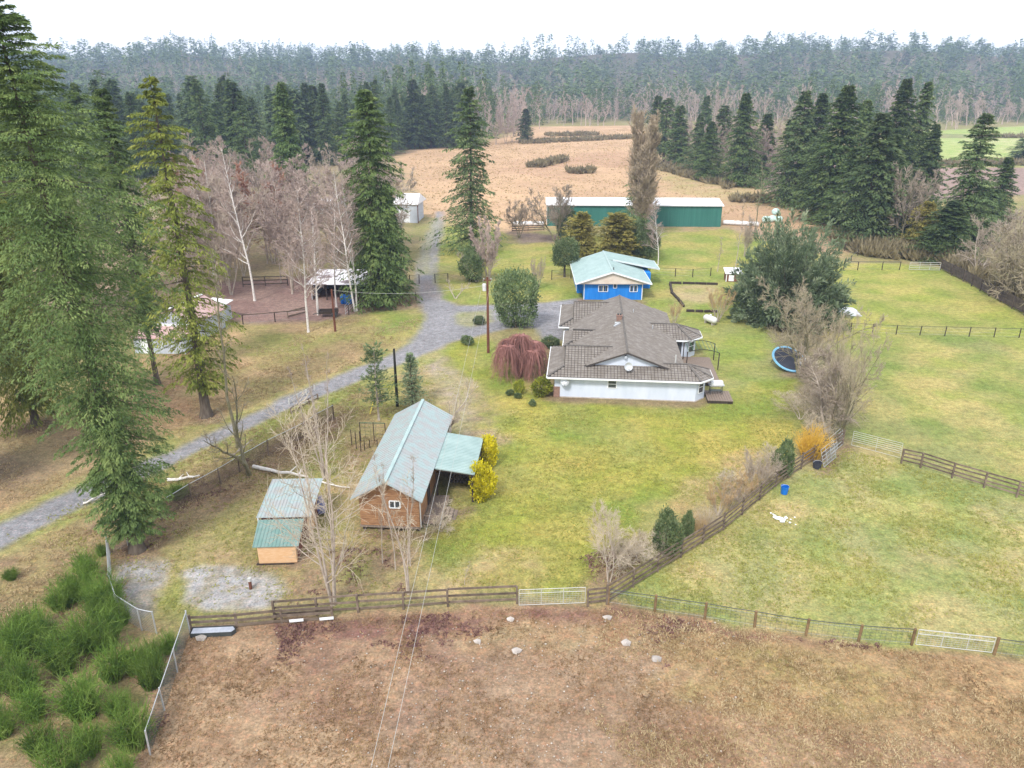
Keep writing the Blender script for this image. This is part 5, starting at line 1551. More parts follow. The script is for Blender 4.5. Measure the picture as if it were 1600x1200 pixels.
# trough
q = G(334, 990)
tg = empty('trough', q, R(4), 'dark water trough full of grey water at the foot of the low fence', 'trough')
m = MB()
m.add([(x, y, z) for z in (0, 0.3) for (x, y) in ((-1.25, -0.28), (1.1, -0.28), (1.3, 0), (1.1, 0.28), (-1.25, 0.28))],
      [(4, 3, 2, 1, 0)] + [(i, (i + 1) % 5, (i + 1) % 5 + 5, i + 5) for i in range(5)])
m.build('shell', M['dark_metal'], tg)
M['water'] = mat('grey_water', (0.42, 0.45, 0.52), 0.08, var=0.15, spec=0.7)
MB().add([(-1.2, -0.25, 0.25), (1.07, -0.25, 0.25), (1.24, 0, 0.25), (1.07, 0.25, 0.25), (-1.2, 0.25, 0.25)], [(0, 1, 2, 3, 4)]).build('water', M['water'], tg)
# white strips on the low fence, yellow strip, logs, round bales
for (a, b, lab) in (((453, 968), (475, 966), 'left one of two white strips fixed to the lower fence rail'), ((500, 965), (522, 963), 'right one of two white strips fixed to the lower fence rail')):
    pa, pb_ = G(a[0], a[1], 0.35), G(b[0], b[1], 0.35)
    o = MB().beam(Vector((0, 0, 0)), pb_ - pa, 0.04, 0.17).build('white_strip', M['white_trim'], None, loc=pa + Vector((0, -0.14, 0)))
    tag(o, lab, 'strip')
ya, yb = G(578, 648), G(584, 634)
o = MB().beam((0, 0, 0.05), (yb - ya) + Vector((0, 0, 0.5)), 0.06, 0.06).build('stake', M['yellow'], None, loc=ya)
tag(o, 'bright yellow stake leaning in the grass beside the young pine', 'stake')
def log(a, b, r, m, label, z=0.1):
    a, b = G(*a), G(*b)
    rg = random.Random(int(a.x * 10))
    pts = [Vector((0, 0, z)).lerp((b - a) + Vector((0, 0, z + 0.25)), t / 6) + Vector((0, rg.uniform(-.12, .12), rg.uniform(0, .08))) for t in range(7)]
    o = empty('fallen_log', a, 0, label, 'log')
    MB().tube(pts, [r * (1 - 0.09 * t) for t in range(7)], 8).build('trunk', M[m], o)
    for k in (2, 4, 5):
        d = Vector((rg.uniform(-.6, .6), rg.uniform(-1, 1), 0.4))
        MB().tube([pts[k], pts[k] + d * 0.8], [r * 0.4, r * 0.15], 5).build('branch_stub', M[m], o)
log((396, 731), (482, 752), 0.17, 'bark_birch', 'long white birch log fallen from the mossy tree toward the tin shed')
log((480, 752), (548, 768), 0.08, 'bark_birch', 'thin pale branch lying on the grass right of the tin shed')
log((262, 753), (313, 750), 0.14, 'bark_birch', 'white birch log lying across the chain link fence corner')
log((130, 790), (172, 774), 0.08, 'bark_birch', 'broken pale branch at the edge of the gravel drive')
log((362, 722), (396, 700), 0.10, 'bark_grey', 'grey log leaning on the chain link fence behind the mossy tree', 0.5)
for (a, b, s, lab) in ((1196, 348, 1, 'leftmost pale green wrapped bale of the heap beyond the yew'), (1206, 347, 1, 'middle pale green wrapped bale of the heap beyond the yew'), (1216, 348, 1, 'rightmost pale green wrapped bale of the heap beyond the yew'),
                   (1211, 339, 2, 'pale green wrapped bale resting on top of the heap beyond the yew')):
    q = G(a, b)
    z = 0 if s == 1 else 1.3
    if s == 2: q = G(1206, 345)
    o = empty('wrapped_bale', q + Vector((0.6 * (s == 2), 0, z)), R(20 * s), lab, 'bale', 'pale green wrapped bales')
    MB().lathe([(0.3, -0.68), (0.66, -0.6), (0.74, -0.3), (0.74, 0.3), (0.66, 0.6), (0.3, 0.68)], 16, (0, 0, 0.74), 'x').build('wrap', M['wrap'], o, smooth=True)
    MB().lathe([(0.1, 0.68), (0.25, 0.70), (0.1, 0.72)], 10, (0, 0, 0.74), 'x').build('knot', M['white_trim'], o)
# long white wrapped rows beside the barn
for (a, b, lab) in (((1130, 351), (1186, 354), 'row of white wrapped silage right of the long barn'), ((802, 353), (850, 353), 'row of white wrapped silage left of the long barn')):
    pa, pb_ = G(*a), G(*b)
    o = empty('silage_row', pa, 0, lab, 'silage row')
    n = 6
    for k in range(n):
        p, q = (pb_ - pa) * (k / n), (pb_ - pa) * ((k + 0.95) / n)
        MB().tube([p + Vector((0, 0, 0.5)), p.lerp(q, 0.5) + Vector((0, 0, 0.55)), q + Vector((0, 0, 0.5))], [0.45, 0.5, 0.45], 10).build('bale', M['white_metal'], o, smooth=False)
# large stones on the bank
def rock(p, s, label, seed=1):
    rg = np.random.RandomState(seed)
    t = (1 + 5 ** .5) / 2
    v = np.array([(-1, t, 0), (1, t, 0), (-1, -t, 0), (1, -t, 0), (0, -1, t), (0, 1, t), (0, -1, -t), (0, 1, -t), (t, 0, -1), (t, 0, 1), (-t, 0, -1), (-t, 0, 1)], float)
    f = [(0, 11, 5), (0, 5, 1), (0, 1, 7), (0, 7, 10), (0, 10, 11), (1, 5, 9), (5, 11, 4), (11, 10, 2), (10, 7, 6), (7, 1, 8), (3, 9, 4), (3, 4, 2), (3, 2, 6), (3, 6, 8), (3, 8, 9), (4, 9, 5), (2, 4, 11), (6, 2, 10), (8, 6, 7), (9, 8, 1)]
    V = v / 1.9 * s * (0.75 + 0.5 * rg.rand(12, 1)) * np.array([1.2, 0.9, 0.6])
    m = MB(); m.add(V, f)
    o = m.build('rock', M['stone'], None, loc=p + Vector((0, 0, s * 0.15)))
    tag(o, label, 'rock')
rock(G(949, 966), 0.28, 'pale rock under the corner of the diagonal fence', 1)
rock(G(798, 968), 0.24, 'grey block of stone below the left end of the white gate', 2)
rock(G(978, 1006), 0.30, 'flat pale stone in the middle of the dirt bank', 3)
rock(G(1026, 1030), 0.28, 'flat pinkish stone low on the dirt bank right of centre', 4)
rock(G(746, 1003), 0.22, 'small buff stone on the bank left of centre', 5)
rock(G(808, 1018), 0.28, 'chunky pale stone low on the dirt bank near the centre', 6)
rock(G(315, 998), 0.30, 'pale stone beside the water trough', 7)
for i, (a, b) in enumerate(((1237, 912), (1250, 915))):
    pass
# scattered small stones on the bank
rg = np.random.RandomState(12)
P0 = []
S_ = []
for i in range(1500):
    a, b = rg.uniform(400, 1150), 970 + 240 * rg.rand() ** 1.2
    if b < 985 and a < 700: continue
    P0.append(tuple(G(a, b))); S_.append(0.012 + 0.07 * rg.rand() ** 4)
P0 = np.array(P0); S_ = np.array(S_)
octv = np.array([(1, 0, 0), (-1, 0, 0), (0, 1, 0), (0, -1, 0), (0, 0, .7), (0, 0, -.7)], float)
octf = np.array([(0, 2, 4), (2, 1, 4), (1, 3, 4), (3, 0, 4), (2, 0, 5), (1, 2, 5), (3, 1, 5), (0, 3, 5)])
V = (P0[:, None, :] + octv[None] * S_[:, None, None] * (0.7 + 0.6 * rg.rand(len(P0), 6, 1)) + np.array([0, 0, 0.03])).reshape(-1, 3)
Fc = (np.arange(len(P0))[:, None, None] * 6 + octf[None]).reshape(-1, 3)
M['pebble'] = mat('pale_pebbles', (0.52, 0.45, 0.38), 0.85, var=0.5, scale=0.9)
tag(link('pebbles', mesh_np('pebbles', V, [Fc]), None, M['pebble']), 'small pale stones scattered over the dirt bank', 'stones', kind='stuff')

# ------------------------------------------------------------------ vegetation
PROTO = {}


def proto(key, H, Rr, meshes, mats):
    for me, m in zip(meshes, mats):
        me.materials.append(M[m])
    PROTO[key] = (H, Rr, meshes)


def plant(name, key, bx, by, H, Rr, label, cat, group=None, rz=None, mats=None, loc=None, names=('trunk', 'crown'), tilt=0.0):
    h0, r0, meshes = PROTO[key]
    p = Vector(loc) if loc is not None else G(bx, by)
    if H < 0: H = top_h(bx, by, -H)
    if rz is None: rz = (bx * 0.37 + by * 0.11) % 6.28
    o = empty(name, p, rz, label, cat, group)
    o.rotation_euler = (tilt, 0, rz)
    o.scale = (Rr / r0, Rr / r0, H / h0)
    for me, nm in zip(meshes, names[-len(meshes):]):
        c = bpy.data.objects.new(nm, me)
        COL.objects.link(c)
        c.parent = o
    return o


HP = ([0, 0.06, 0.12, 0.2, 0.30, 0.5, 0.7, 0.85, 1.0], [0.30, 0.40, 0.44, 0.52, 0.74, 1.05, 1.05, 0.65, 0.05])
proto('cedar_big', 35, 6.4, conifer(3, 35, 6.4, 0.055, 640, 350, 0.25, 0.26, HP, 0.30, 0.05, 0.75, tr=0.42, lean=0.045), ('bark', 'cedar'))
LP = ([0, 0.1, 0.3, 0.6, 0.85, 1.0], [0.5, 0.8, 1.0, 0.8, 0.5, 0.05])
proto('cedar_high', 29, 3.8, conifer(6, 29, 3.8, 0.22, 260, 150, 0.34, 0.3, LP, 0.45, 0.02, 0.6, tr=0.25), ('bark', 'cedar'))
proto('cedar', 30, 5, conifer(5, 30, 5, 0.10, 380, 220, 0.35, 0.3, LP, 0.45, 0.02, 0.25), ('bark', 'cedar'))
proto('cedar_low', 26, 5, conifer(15, 26, 5, 0.09, 300, 180, 0.33, 0.4, LP, 0.75, 0.0, 0.3), ('bark', 'cedar_yellow'))
OP = ([0, 0.1, 0.25, 0.5, 0.7, 0.85, 1.0], [0.45, 0.8, 1.0, 0.95, 0.75, 0.5, 0.05])
proto('hemlock_open', 30, 4.2, conifer(8, 30, 4.2, 0.10, 240, 170, 0.32, 0.42, OP, 0.6, 0.22, 0.75, tr=0.40), ('bark', 'cedar_yellow'))
FP = ([0, 0.08, 0.3, 0.6, 0.85, 1], [0.75, 1.0, 0.92, 0.6, 0.28, 0.03])
proto('fir_a', 28, 5.5, conifer(21, 28, 5.5, 0.05, 300, 110, 0.58, 0.30, FP, 0.35, 0.1, 0.2), ('bark', 'fir'))
proto('fir_b', 28, 5.5, conifer(22, 28, 5.5, 0.06, 260, 110, 0.58, 0.40, FP, 0.5, 0.15, 0.6), ('bark', 'fir_blue'))
GP = ([0, 0.08, 0.2, 0.45, 0.7, 1], [0.7, 1.0, 0.95, 0.62, 0.5, 0.04])
proto('fir_open', 27, 6.5, conifer(23, 27, 6.5, 0.07, 250, 110, 0.52, 0.26, GP, 0.40, 0.16, 0.7), ('bark', 'fir_blue'))
proto('spruce_big', 28, 5.3, conifer(26, 28, 5.3, 0.05, 300, 130, 0.50, 0.30, ([0, 0.1, 0.35, 0.55, 0.8, 1], [0.85, 1.0, 0.85, 0.88, 0.7, 0.06]), 0.4, 0.12, 0.3), ('bark', 'cedar'))
proto('fir_slim', 26, 3.2, conifer(24, 26, 3.2, 0.12, 180, 55, 0.75, 0.3, FP, 0.4, 0.1, 0.3), ('bark', 'fir'))
proto('fir_slim_b', 26, 3.4, conifer(25, 26, 3.4, 0.2, 150, 50, 0.8, 0.35, OP, 0.5, 0.1, 0.6), ('bark', 'fir_blue'))
def spreading(seed, rx, rz, nb, ns):
    """a broad many-leadered evergreen: boughs fan out and up from low on the trunk"""
    rg = np.random.RandomState(seed)
    az = np.arange(nb) * 2.399 + rg.randn(nb) * 0.3
    el = np.arcsin(np.clip(rg.rand(nb) ** 0.9, 0.02, 0.99))
    D = np.stack([np.cos(az) * np.cos(el), np.sin(az) * np.cos(el), np.sin(el)], -1)
    L = (0.72 + 0.33 * rg.rand(nb)) / np.sqrt((np.cos(el) / rx) ** 2 + (np.sin(el) / rz) ** 2)
    s = 0.25 + 0.75 * rg.rand(nb, ns) ** 0.75
    ctr = np.array([0, 0, 0.6])
    A = D[:, None, :] * (L[:, None] * s)[..., None] + ctr
    A[..., 2] -= 0.9 * s ** 2 * np.cos(el)[:, None] ** 2
    off = rg.randn(nb, ns, 3)
    off -= (off * D[:, None, :]).sum(-1, keepdims=True) * D[:, None, :]
    wd = (1.25 * (1.04 - s) + 0.10)[..., None]
    P_ = (A + off * wd * 0.5).reshape(-1, 3)
    P_[:, 2] = np.maximum(P_[:, 2], 0.1)
    d = (D[:, None, :] * 1.0 + off * 0.45 + np.array([0, 0, -0.1])).reshape(-1, 3) + rg.randn(nb * ns, 3) * 0.2
    nr = np.array([[0, 0, 1.0]]) + rg.randn(nb * ns, 3) * 0.6
    l = 0.42 * (0.6 + 0.8 * rg.rand(nb * ns))
    V, Fc = kites(P_, d, nr, l, l * 0.3)
    z = np.zeros((nb, 3)) + ctr
    Vb, Fb = cyl_mesh('', z, D * (L * 0.8)[:, None] + ctr - np.stack([0 * az, 0 * az, 0.5 * np.cos(el) ** 2], -1), np.full(nb, 0.09), np.full(nb, 0.015), 4)
    Vt, Ft = cyl_mesh('', [[0, 0, -0.2]], [[0, 0, rz * 0.5]], np.array([0.45]), np.array([0.2]), 8)
    return mesh_np('trunk', np.concatenate([Vt, Vb]), [Ft, Fb + len(Vt)]), mesh_np('crown', V, [Fc])


proto('fir_c', 27, 5, conifer(27, 27, 5, 0.16, 170, 90, 0.62, 0.35, ([0, 0.1, 0.3, 0.5, 0.75, 1], [0.4, 0.7, 1.0, 0.8, 0.6, 0.05]), 0.4, 0.1, 0.8), ('bark', 'fir'))
proto('fir_d', 27, 5, conifer(28, 27, 5, 0.06, 200, 85, 0.62, 0.25, ([0, 0.15, 0.35, 0.5, 0.8, 1], [0.9, 1.0, 0.75, 0.8, 0.3, 0.03]), 0.3, 0.2, 0.6), ('bark', 'fir'))
proto('yew', 11, 7.5, spreading(31, 7.3, 10.4, 230, 260), ('bark', 'yew'))
proto('vase_gold', 3, 2, bare(171, 3, 13, 0.45, 0.03, 6, 4, 3, 0.32, 0.5, 0.5, 0.7, 0.15, 0.011, stem_spread=0.55, wob=0.06), ('bark_grey', 'twig_gold'))
proto('vase_tan', 3, 2, bare(172, 3, 12, 0.5, 0.028, 6, 4, 3, 0.34, 0.5, 0.5, 0.6, 0.12, 0.011, stem_spread=0.6, wob=0.07), ('bark_grey', 'twig_grey'))
proto('cypress', 7, 3, conifer(33, 7, 3, 0.04, 260, 90, 0.32, 0.1, ([0, 0.15, 0.4, 0.75, 1], [0.85, 1, 0.85, 0.5, 0.1]), 0.15, 0.25, 0.4), ('bark', 'spruce_olive'))
proto('young_spruce', 4.6, 1.35, conifer(35, 4.6, 1.35, 0.05, 130, 60, 0.19, 0.0, ([0, 0.1, 0.6, 1], [0.95, 1, 0.5, 0.05]), 0.05, 0.3, 0.5), ('bark', 'yew'))
proto('young_pine', 6.2, 1.3, conifer(36, 6.2, 1.3, 0.22, 60, 60, 0.26, -0.1, ([0, 0.3, 0.7, 1], [0.8, 1, 0.75, 0.3]), -0.2, 0.2, 0.3, tr=0.07), ('bark_grey', 'shrub'))
proto('sapling_fir', 1.6, 0.55, conifer(37, 1.6, 0.55, 0.05, 40, 16, 0.16, 0.1, ([0, 1], [1, 0.05]), 0.1, 0.2), ('bark', 'cedar_yellow'))

proto('alder_a', 18, 4, bare(41, 18, 1, 0.9, 0.14, 30, 9, 8, 0.22, 0.5, 0.5, 0.35, 0.3, 0.034), ('bark_grey', 'twig_pink'))
proto('alder_b', 18, 4, bare(42, 18, 2, 0.85, 0.12, 20, 8, 7, 0.22, 0.5, 0.5, 0.35, 0.15, 0.034, wob=0.05), ('bark_grey', 'twig_pink'))
proto('alder_c', 16, 4, bare(43, 16, 3, 0.8, 0.10, 14, 7, 7, 0.24, 0.5, 0.5, 0.35, 0.2, 0.032, stem_spread=0.25), ('bark_grey', 'twig_grey'))
proto('birch', 17, 4, bare(44, 17, 1, 0.85, 0.15, 26, 9, 7, 0.24, 0.5, 0.5, 0.35, 0.22, 0.026, wob=0.03), ('bark_birch', 'twig_pink'))
proto('birch_fork', 18, 4, bare(45, 18, 2, 0.8, 0.14, 22, 8, 7, 0.22, 0.5, 0.5, 0.4, 0.25, 0.026, stem_spread=0.09, wob=0.03), ('bark_birch', 'twig_pink'))
proto('rust_tree', 16, 5, bare(46, 16, 2, 0.85, 0.13, 24, 10, 9, 0.26, 0.5, 0.5, 0.4, 0.15, 0.042), ('bark_grey', 'twig_rust'))
proto('moss_tree', 9, 3.5, bare(47, 9, 2, 0.65, 0.16, 7, 5, 4, 0.30, 0.45, 0.5, 0.7, 0.2, 0.014, wob=0.17, stem_spread=0.35), ('bark_mossy', 'twig_moss'))
proto('thin_tree', 19, 2, bare(48, 19, 1, 0.6, 0.15, 14, 4, 3, 0.12, 0.5, 0.5, 0.6, 0.3, 0.014, wob=0.06), ('bark_mossy', 'twig_moss'))
proto('pole_trees', 12, 2, bare(49, 12, 4, 0.5, 0.09, 9, 4, 4, 0.13, 0.5, 0.5, 0.7, 0.3, 0.010, stem_spread=0.10, wob=0.04), ('bark_grey', 'twig_pink'))
proto('front_tree', 10.5, 4, bare(50, 10.5, 4, 0.95, 0.085, 12, 6, 4, 0.34, 0.5, 0.55, 0.30, 0.10, 0.009, stem_spread=0.12, wob=0.04), ('bark_grey', 'twig_pale'))
proto('front_slim', 9, 2, bare(51, 9, 2, 0.6, 0.06, 9, 5, 4, 0.22, 0.45, 0.5, 0.6, 0.15, 0.009, stem_spread=0.13, wob=0.05), ('bark_grey', 'twig_pale'))
proto('sapling', 7.5, 1, bare(52, 7.5, 1, 0.4, 0.045, 12, 4, 3, 0.12, 0.5, 0.5, 0.8, 0.2, 0.008, wob=0.04), ('bark_grey', 'twig_grey'))
proto('round_bare', 10, 5, bare(53, 10, 3, 0.95, 0.16, 14, 10, 8, 0.42, 0.5, 0.5, 0.35, 0.15, 0.030, stem_spread=0.4), ('bark_mossy', 'twig_grey'))
proto('fruit_tree', 5, 2.2, bare(54, 5, 2, 0.8, 0.12, 8, 6, 5, 0.40, 0.45, 0.45, 0.9, 0.2, 0.012, stem_spread=0.45, wob=0.14), ('bark_grey', 'twig_pale'))
proto('hedge_tree', 9, 4.5, bare(55, 9, 6, 0.9, 0.11, 12, 8, 7, 0.36, 0.5, 0.5, 0.25, 0.08, 0.015, stem_spread=0.5, wob=0.12), ('bark_mossy', 'twig_moss'))
proto('pale_tree', 9, 3, bare(56, 9, 3, 0.85, 0.11, 16, 8, 7, 0.34, 0.5, 0.5, 0.3, 0.10, 0.020, stem_spread=0.2, wob=0.12), ('bark_grey', 'twig_grey'))
proto('pink_shrub_tree', 8, 3, bare(57, 8, 7, 0.45, 0.07, 12, 8, 7, 0.25, 0.5, 0.5, 0.9, 0.1, 0.030, stem_spread=0.3), ('bark_grey', 'twig_pink'))
proto('poplar', 23, 3.4, bare(58, 23, 5, 0.40, 0.22, 36, 9, 8, 0.22, 0.55, 0.6, 1.5, 0.05, 0.045, stem_spread=0.04, wob=0.03), ('bark_grey', 'twig_poplar'))
proto('pale_bush', 4.3, 2, bare(59, 4.3, 3, 0.9, 0.04, 10, 7, 6, 0.42, 0.5, 0.5, 0.4, 0.08, 0.008, stem_spread=0.4), ('bark_grey', 'twig_pale'))
proto('wide_moss', 8, 5, bare(60, 8, 9, 0.9, 0.09, 12, 8, 7, 0.38, 0.5, 0.5, 0.25, 0.06, 0.026, stem_spread=0.65), ('bark_mossy', 'twig_moss'))


def weeping(seed):
    """a low umbrella-shaped tree: tiers of arching limbs with twigs hanging to the ground"""
    rg = np.random.RandomState(seed)
    A, B = [], []
    top = []
    for tcx, tcy, hz_, rr in ((0, 0, 3.9, 1.6), (1.3, -0.4, 3.0, 1.7), (-1.4, 0.2, 3.2, 1.6), (0.2, 1.4, 3.1, 1.5), (0.3, -1.4, 2.6, 1.5)):
        A.append(((0, 0, -0.1), (tcx * 0.3, tcy * 0.3, 1.3), 0.2, 0.13))
        A.append(((tcx * 0.3, tcy * 0.3, 1.3), (tcx, tcy, hz_ - 0.1), 0.13, 0.05))
        for i in range(62):
            az = rg.rand() * 6.28
            r = rr * (0.35 + 0.65 * rg.rand())
            p = np.array([tcx, tcy, hz_ - 0.1])
            L = (hz_ - 0.15) * (0.55 + 0.45 * rg.rand())
            pts = [p]
            for s in range(1, 8):
                f = s / 7
                pts.append(np.array([tcx + math.cos(az) * r * math.sin(f * 1.57) + rg.randn() * 0.04, tcy + math.sin(az) * r * math.sin(f * 1.57) + rg.randn() * 0.04, hz_ + 0.25 * math.sin(f * 3) - L * max(0, f - 0.2) ** 1.5 * 1.35]))
            for s in range(7):
                B.append((pts[s], pts[s + 1], 0.030 - 0.003 * s, 0.027 - 0.003 * s))
                for k in range(3):
                    q = pts[s] + (pts[s + 1] - pts[s]) * rg.rand()
                    B.append((q, q + np.array([math.cos(az) * 0.2, math.sin(az) * 0.2, -0.5 - 0.3 * rg.rand()]) + rg.randn(3) * 0.16, 0.014, 0.006))
    def mk(nm, S, k):
        V, Fc = cyl_mesh('', [a[0] for a in S], [a[1] for a in S], [a[2] for a in S], [a[3] for a in S], k)
        return mesh_np(nm, V, [Fc])
    return mk('trunk', A, 7), mk('crown', B, 3)


proto('weeper', 4.2, 3.2, weeping(4), ('bark', 'twig_red'))
sh_trunk = MB().tube([(0, 0, -0.1), (0.05, 0, 0.9), (0, 0.05, 2.2)], [0.16, 0.13, 0.08], 7)
def tk_mesh(h, r):
    m = MB().tube([(0, 0, -0.1), (0.03, 0, h * 0.4), (0, 0.02, h)], [r, r * 0.8, r * 0.4], 7)
    me = bpy.data.meshes.new('trunk'); me.from_pydata(m.v, [], m.f); me.update()
    return me
proto('shrub_round', 5.5, 3.3, (tk_mesh(3, 0.16), leafball(61, 3.3, 3.1, 2.9, 9000, 0.22, 11)), ('bark', 'shrub'))
proto('shrub_small', 1.8, 1.0, (tk_mesh(0.8, 0.07), leafball(62, 1.0, 1.0, 0.95, 2600, 0.14, 8)), ('bark', 'shrub'))
proto('shrub_yellow', 1.9, 1.0, (tk_mesh(0.8, 0.07), leafball(63, 1.0, 1.0, 1.0, 3600, 0.13, 9, upd=0.8)), ('bark', 'shrub_yellow'))
proto('shrub_lime', 1.8, 1.0, (tk_mesh(0.8, 0.05), leafball(64, 1.0, 1.0, 0.95, 1500, 0.2, 8)), ('bark', 'shrub_lime'))
proto('shrub_dark', 3.5, 1.8, (tk_mesh(2, 0.1), leafball(65, 1.8, 1.8, 1.85, 4200, 0.2, 8, upd=0.7)), ('bark', 'shrub'))
mt = leafball(66, 2.2, 2.2, 1.9, 6000, 0.2, 9)
mt.transform(__import__('mathutils').Matrix.Translation((0, 0, 1.5)))
proto('tree_round', 5.3, 2.2, (tk_mesh(3.0, 0.18), mt), ('bark', 'shrub'))
proto('brush_gold', 2.6, 1.6, (brush(71, 170, 1.6, 1.5, 2.6, 0.012, 0.45),), ('twig_gold',))
proto('brush_brown', 2.4, 1.8, (brush(72, 190, 1.9, 1.6, 2.4, 0.012, 0.6),), ('twig_pale',))
proto('brush_orange', 2.2, 1.4, (brush(73, 300, 1.3, 1.2, 2.2, 0.018, 0.5),), ('twig_orange',))
proto('broom_bush', 1.9, 1.0, (brush(74, 210, 0.75, 0.75, 2.4, 0.019, 0.28),), ('broom',))
proto('broom_bush_b', 1.6, 1.1, (brush(75, 170, 0.9, 0.8, 1.9, 0.020, 0.35),), ('broom',))

ST = ('stems',)
# --- left: the big conifers
plant('big_conifer', 'cedar_big', 215, 860, 34, 5.3, 'huge green conifer with its flared trunk base on the grey gravel', 'tree', rz=3.0)
plant('big_conifer', 'cedar_low', 57, 664, 27, 4.6, 'yellow green conifer with drooping lower boughs at the far left of the meadow', 'tree')
plant('big_conifer', 'hemlock_open', 323, 650, 30, 4.3, 'tall open yellow green conifer with dark bare lower trunk beside the drive', 'tree', rz=2.2)
plant('big_conifer', 'cedar_high', 246, 600, 29, 3.6, 'conifer with thin bare lower trunk in front of the pink shed', 'tree', rz=1)
for i, (a, b, H, r_, lab) in enumerate(((-70, 760, 31, 5.5, 'conifer cut by the left edge of the photo, nearest of the left stand'), (15, 560, 31, 5.8, 'conifer in the left stand behind the drooping yellow green one'), (120, 480, 30, 5.0, 'conifer in the left stand directly behind the huge front conifer'),
                                         (-60, 560, 33, 6.0, 'conifer at the far left edge of the photo, second row of the stand'), (165, 385, 29, 4.3, 'conifer of the left stand just left of the pink barn'), (60, 400, 31, 5.5, 'farthest broad conifer of the left stand'), (20, 330, 28, 4.6, 'conifer deep in the left stand near the dark wood'))):
    plant('big_conifer', 'cedar' if i % 3 else 'cedar_big', a, b, H, r_, lab, 'tree', 'conifers of the left stand')
plant('fir_sapling', 'sapling_fir', 131, 664, 1.9, 0.65, 'tiny green fir sapling alone in the leaf litter of the left meadow', 'tree')
plant('bare_tree', 'moss_tree', 389, 742, 9.5, 3.4, 'mossy forked bare tree standing in the chain link fence line', 'tree', rz=2.0)
plant('bare_tree', 'thin_tree', 372, 700, 20, 2.0, 'very tall thin mossy trunk behind the forked mossy tree', 'tree')
plant('bare_tree', 'pole_trees', 507, 748, 12, 1.6, 'cluster of straight thin bare stems left of the cabin', 'tree')
# --- centre and back individuals
plant('fir_tree', 'fir_a', 463, 352, 29, 5.4, 'dark dense fir rising behind the rust coloured bare tree', 'tree')
plant('spruce_tree', 'spruce_big', 594, 478, 28.5, 5.2, 'big dark spruce with light green top beside the drive and open shelter', 'tree', rz=1.1)
plant('fir_tree', 'fir_a', 612, 462, 16, 3.8, 'shorter dark fir pressed against the big spruce by the drive', 'tree', rz=3)
plant('fir_tree', 'fir_a', 570, 430, 12, 3.2, 'low dark fir behind the white birch trunks at the shelter', 'tree', rz=4)
plant('fir_tree', 'fir_open', 738, 390, 28.3, 7.0, 'lone open grown fir with drooping tiers between drive and orchard', 'tree', rz=0.4)
plant('poplar_tree', 'poplar', 1002, 372, -168, 3.9, 'tall columnar leafless poplar in front of the long green barn', 'tree')
plant('fir_tree', 'fir_open', 996, 369, -240, 4.6, 'dark conifer half hidden behind the leafless poplar', 'tree')
plant('yew_tree', 'yew', 1228, 498, -324, 8.4, 'broad grey green spreading evergreen beside the top pasture', 'tree', rz=0.2)
plant('cypress_tree', 'cypress', 908, 404, -334, 4.2, 'olive gold conical cypress, left of the two behind the blue house', 'tree')
plant('cypress_tree', 'cypress', 963, 410, -336, 5.4, 'olive gold conical cypress, right and wider of the two behind the blue house', 'tree', rz=2)
plant('green_shrub', 'shrub_dark', 1003, 408, -345, 2.6, 'dark evergreen shrub right of the olive cypresses', 'shrub')
plant('green_shrub', 'shrub_dark', 990, 392, -340, 2.8, 'rounded green shrub at the foot of the poplar', 'shrub', rz=1)
plant('green_shrub', 'shrub_dark', 1015, 398, -352, 1.8, 'narrow dark shrub just right of the poplar foot', 'shrub', rz=2)
plant('green_shrub', 'shrub_dark', 888, 372, -325, 3.2, 'dark shrub behind the round bare tree at the barn', 'shrub', rz=3)
plant('round_tree', 'tree_round', 882, 433, -371, 2.5, 'small round evergreen tree with dark trunk left of the blue house', 'tree')
plant('green_shrub', 'shrub_round', 806, 512, -424, 3.4, 'large grey green rounded shrub beside the utility pole', 'shrub')
plant('weeping_tree', 'weeper', 812, 588, 4.9, 3.7, 'dark red weeping tree with umbrella tiers left of the white bungalow', 'tree')
plant('lime_shrub', 'shrub_lime', 846, 618, 1.9, 1.15, 'lime yellow leafy shrub at the bungalow corner', 'shrub')
plant('lime_shrub', 'shrub_lime', 811, 616, 1.6, 0.55, 'slender lime leaved shrub left of the larger one', 'shrub')
plant('green_shrub', 'shrub_small', 796, 617, 0.6, 0.45, 'tiny green shrub under the weeping tree', 'shrub')
plant('green_shrub', 'shrub_small', 809, 622, 0.6, 0.4, 'tiny green shrub below the slender lime shrub', 'shrub')
plant('dark_stump_shrub', 'shrub_dark', 832, 634, 0.65, 0.42, 'small dark round shrub on the lawn before the bungalow', 'shrub')
plant('green_shrub', 'shrub_small', 731, 538, 1.15, 0.85, 'clipped round green shrub at the drive island', 'shrub')
plant('green_shrub', 'shrub_small', 747, 506, 1.0, 0.95, 'low clipped shrub left of the utility pole on the island', 'shrub')
plant('green_shrub', 'shrub_small', 862, 542, 1.2, 1.3, 'green shrub between weeping tree and bungalow', 'shrub')
plant('gold_bush', 'vase_gold', 1053, 507, -470, 1.1, 'small golden twiggy bush behind the bungalow roof', 'bush')
plant('gold_bush', 'vase_gold', 1121, 503, -444, 2.3, 'large golden brown twiggy bush by the propane tank', 'bush')
plant('yellow_shrub', 'shrub_yellow', 764, 728, -683, 1.0, 'bright yellow shrub, the one nearer the lean-to roof', 'shrub')
plant('yellow_shrub', 'shrub_yellow', 752, 780, -727, 1.15, 'bright yellow shrub, the one beside the dark lean-to opening', 'shrub', rz=2)
plant('young_spruce', 'young_spruce', 645, 637, -555, 1.55, 'young spruce tree just behind the cabin roof', 'tree')
plant('young_pine', 'young_pine', 592, 656, -545, 1.5, 'slender young pine with open tufts left of the black pole', 'tree')
plant('fruit_tree', 'fruit_tree', 702, 676, -578, 2.2, 'pruned pale fruit tree against the cabin wall', 'tree', rz=1)
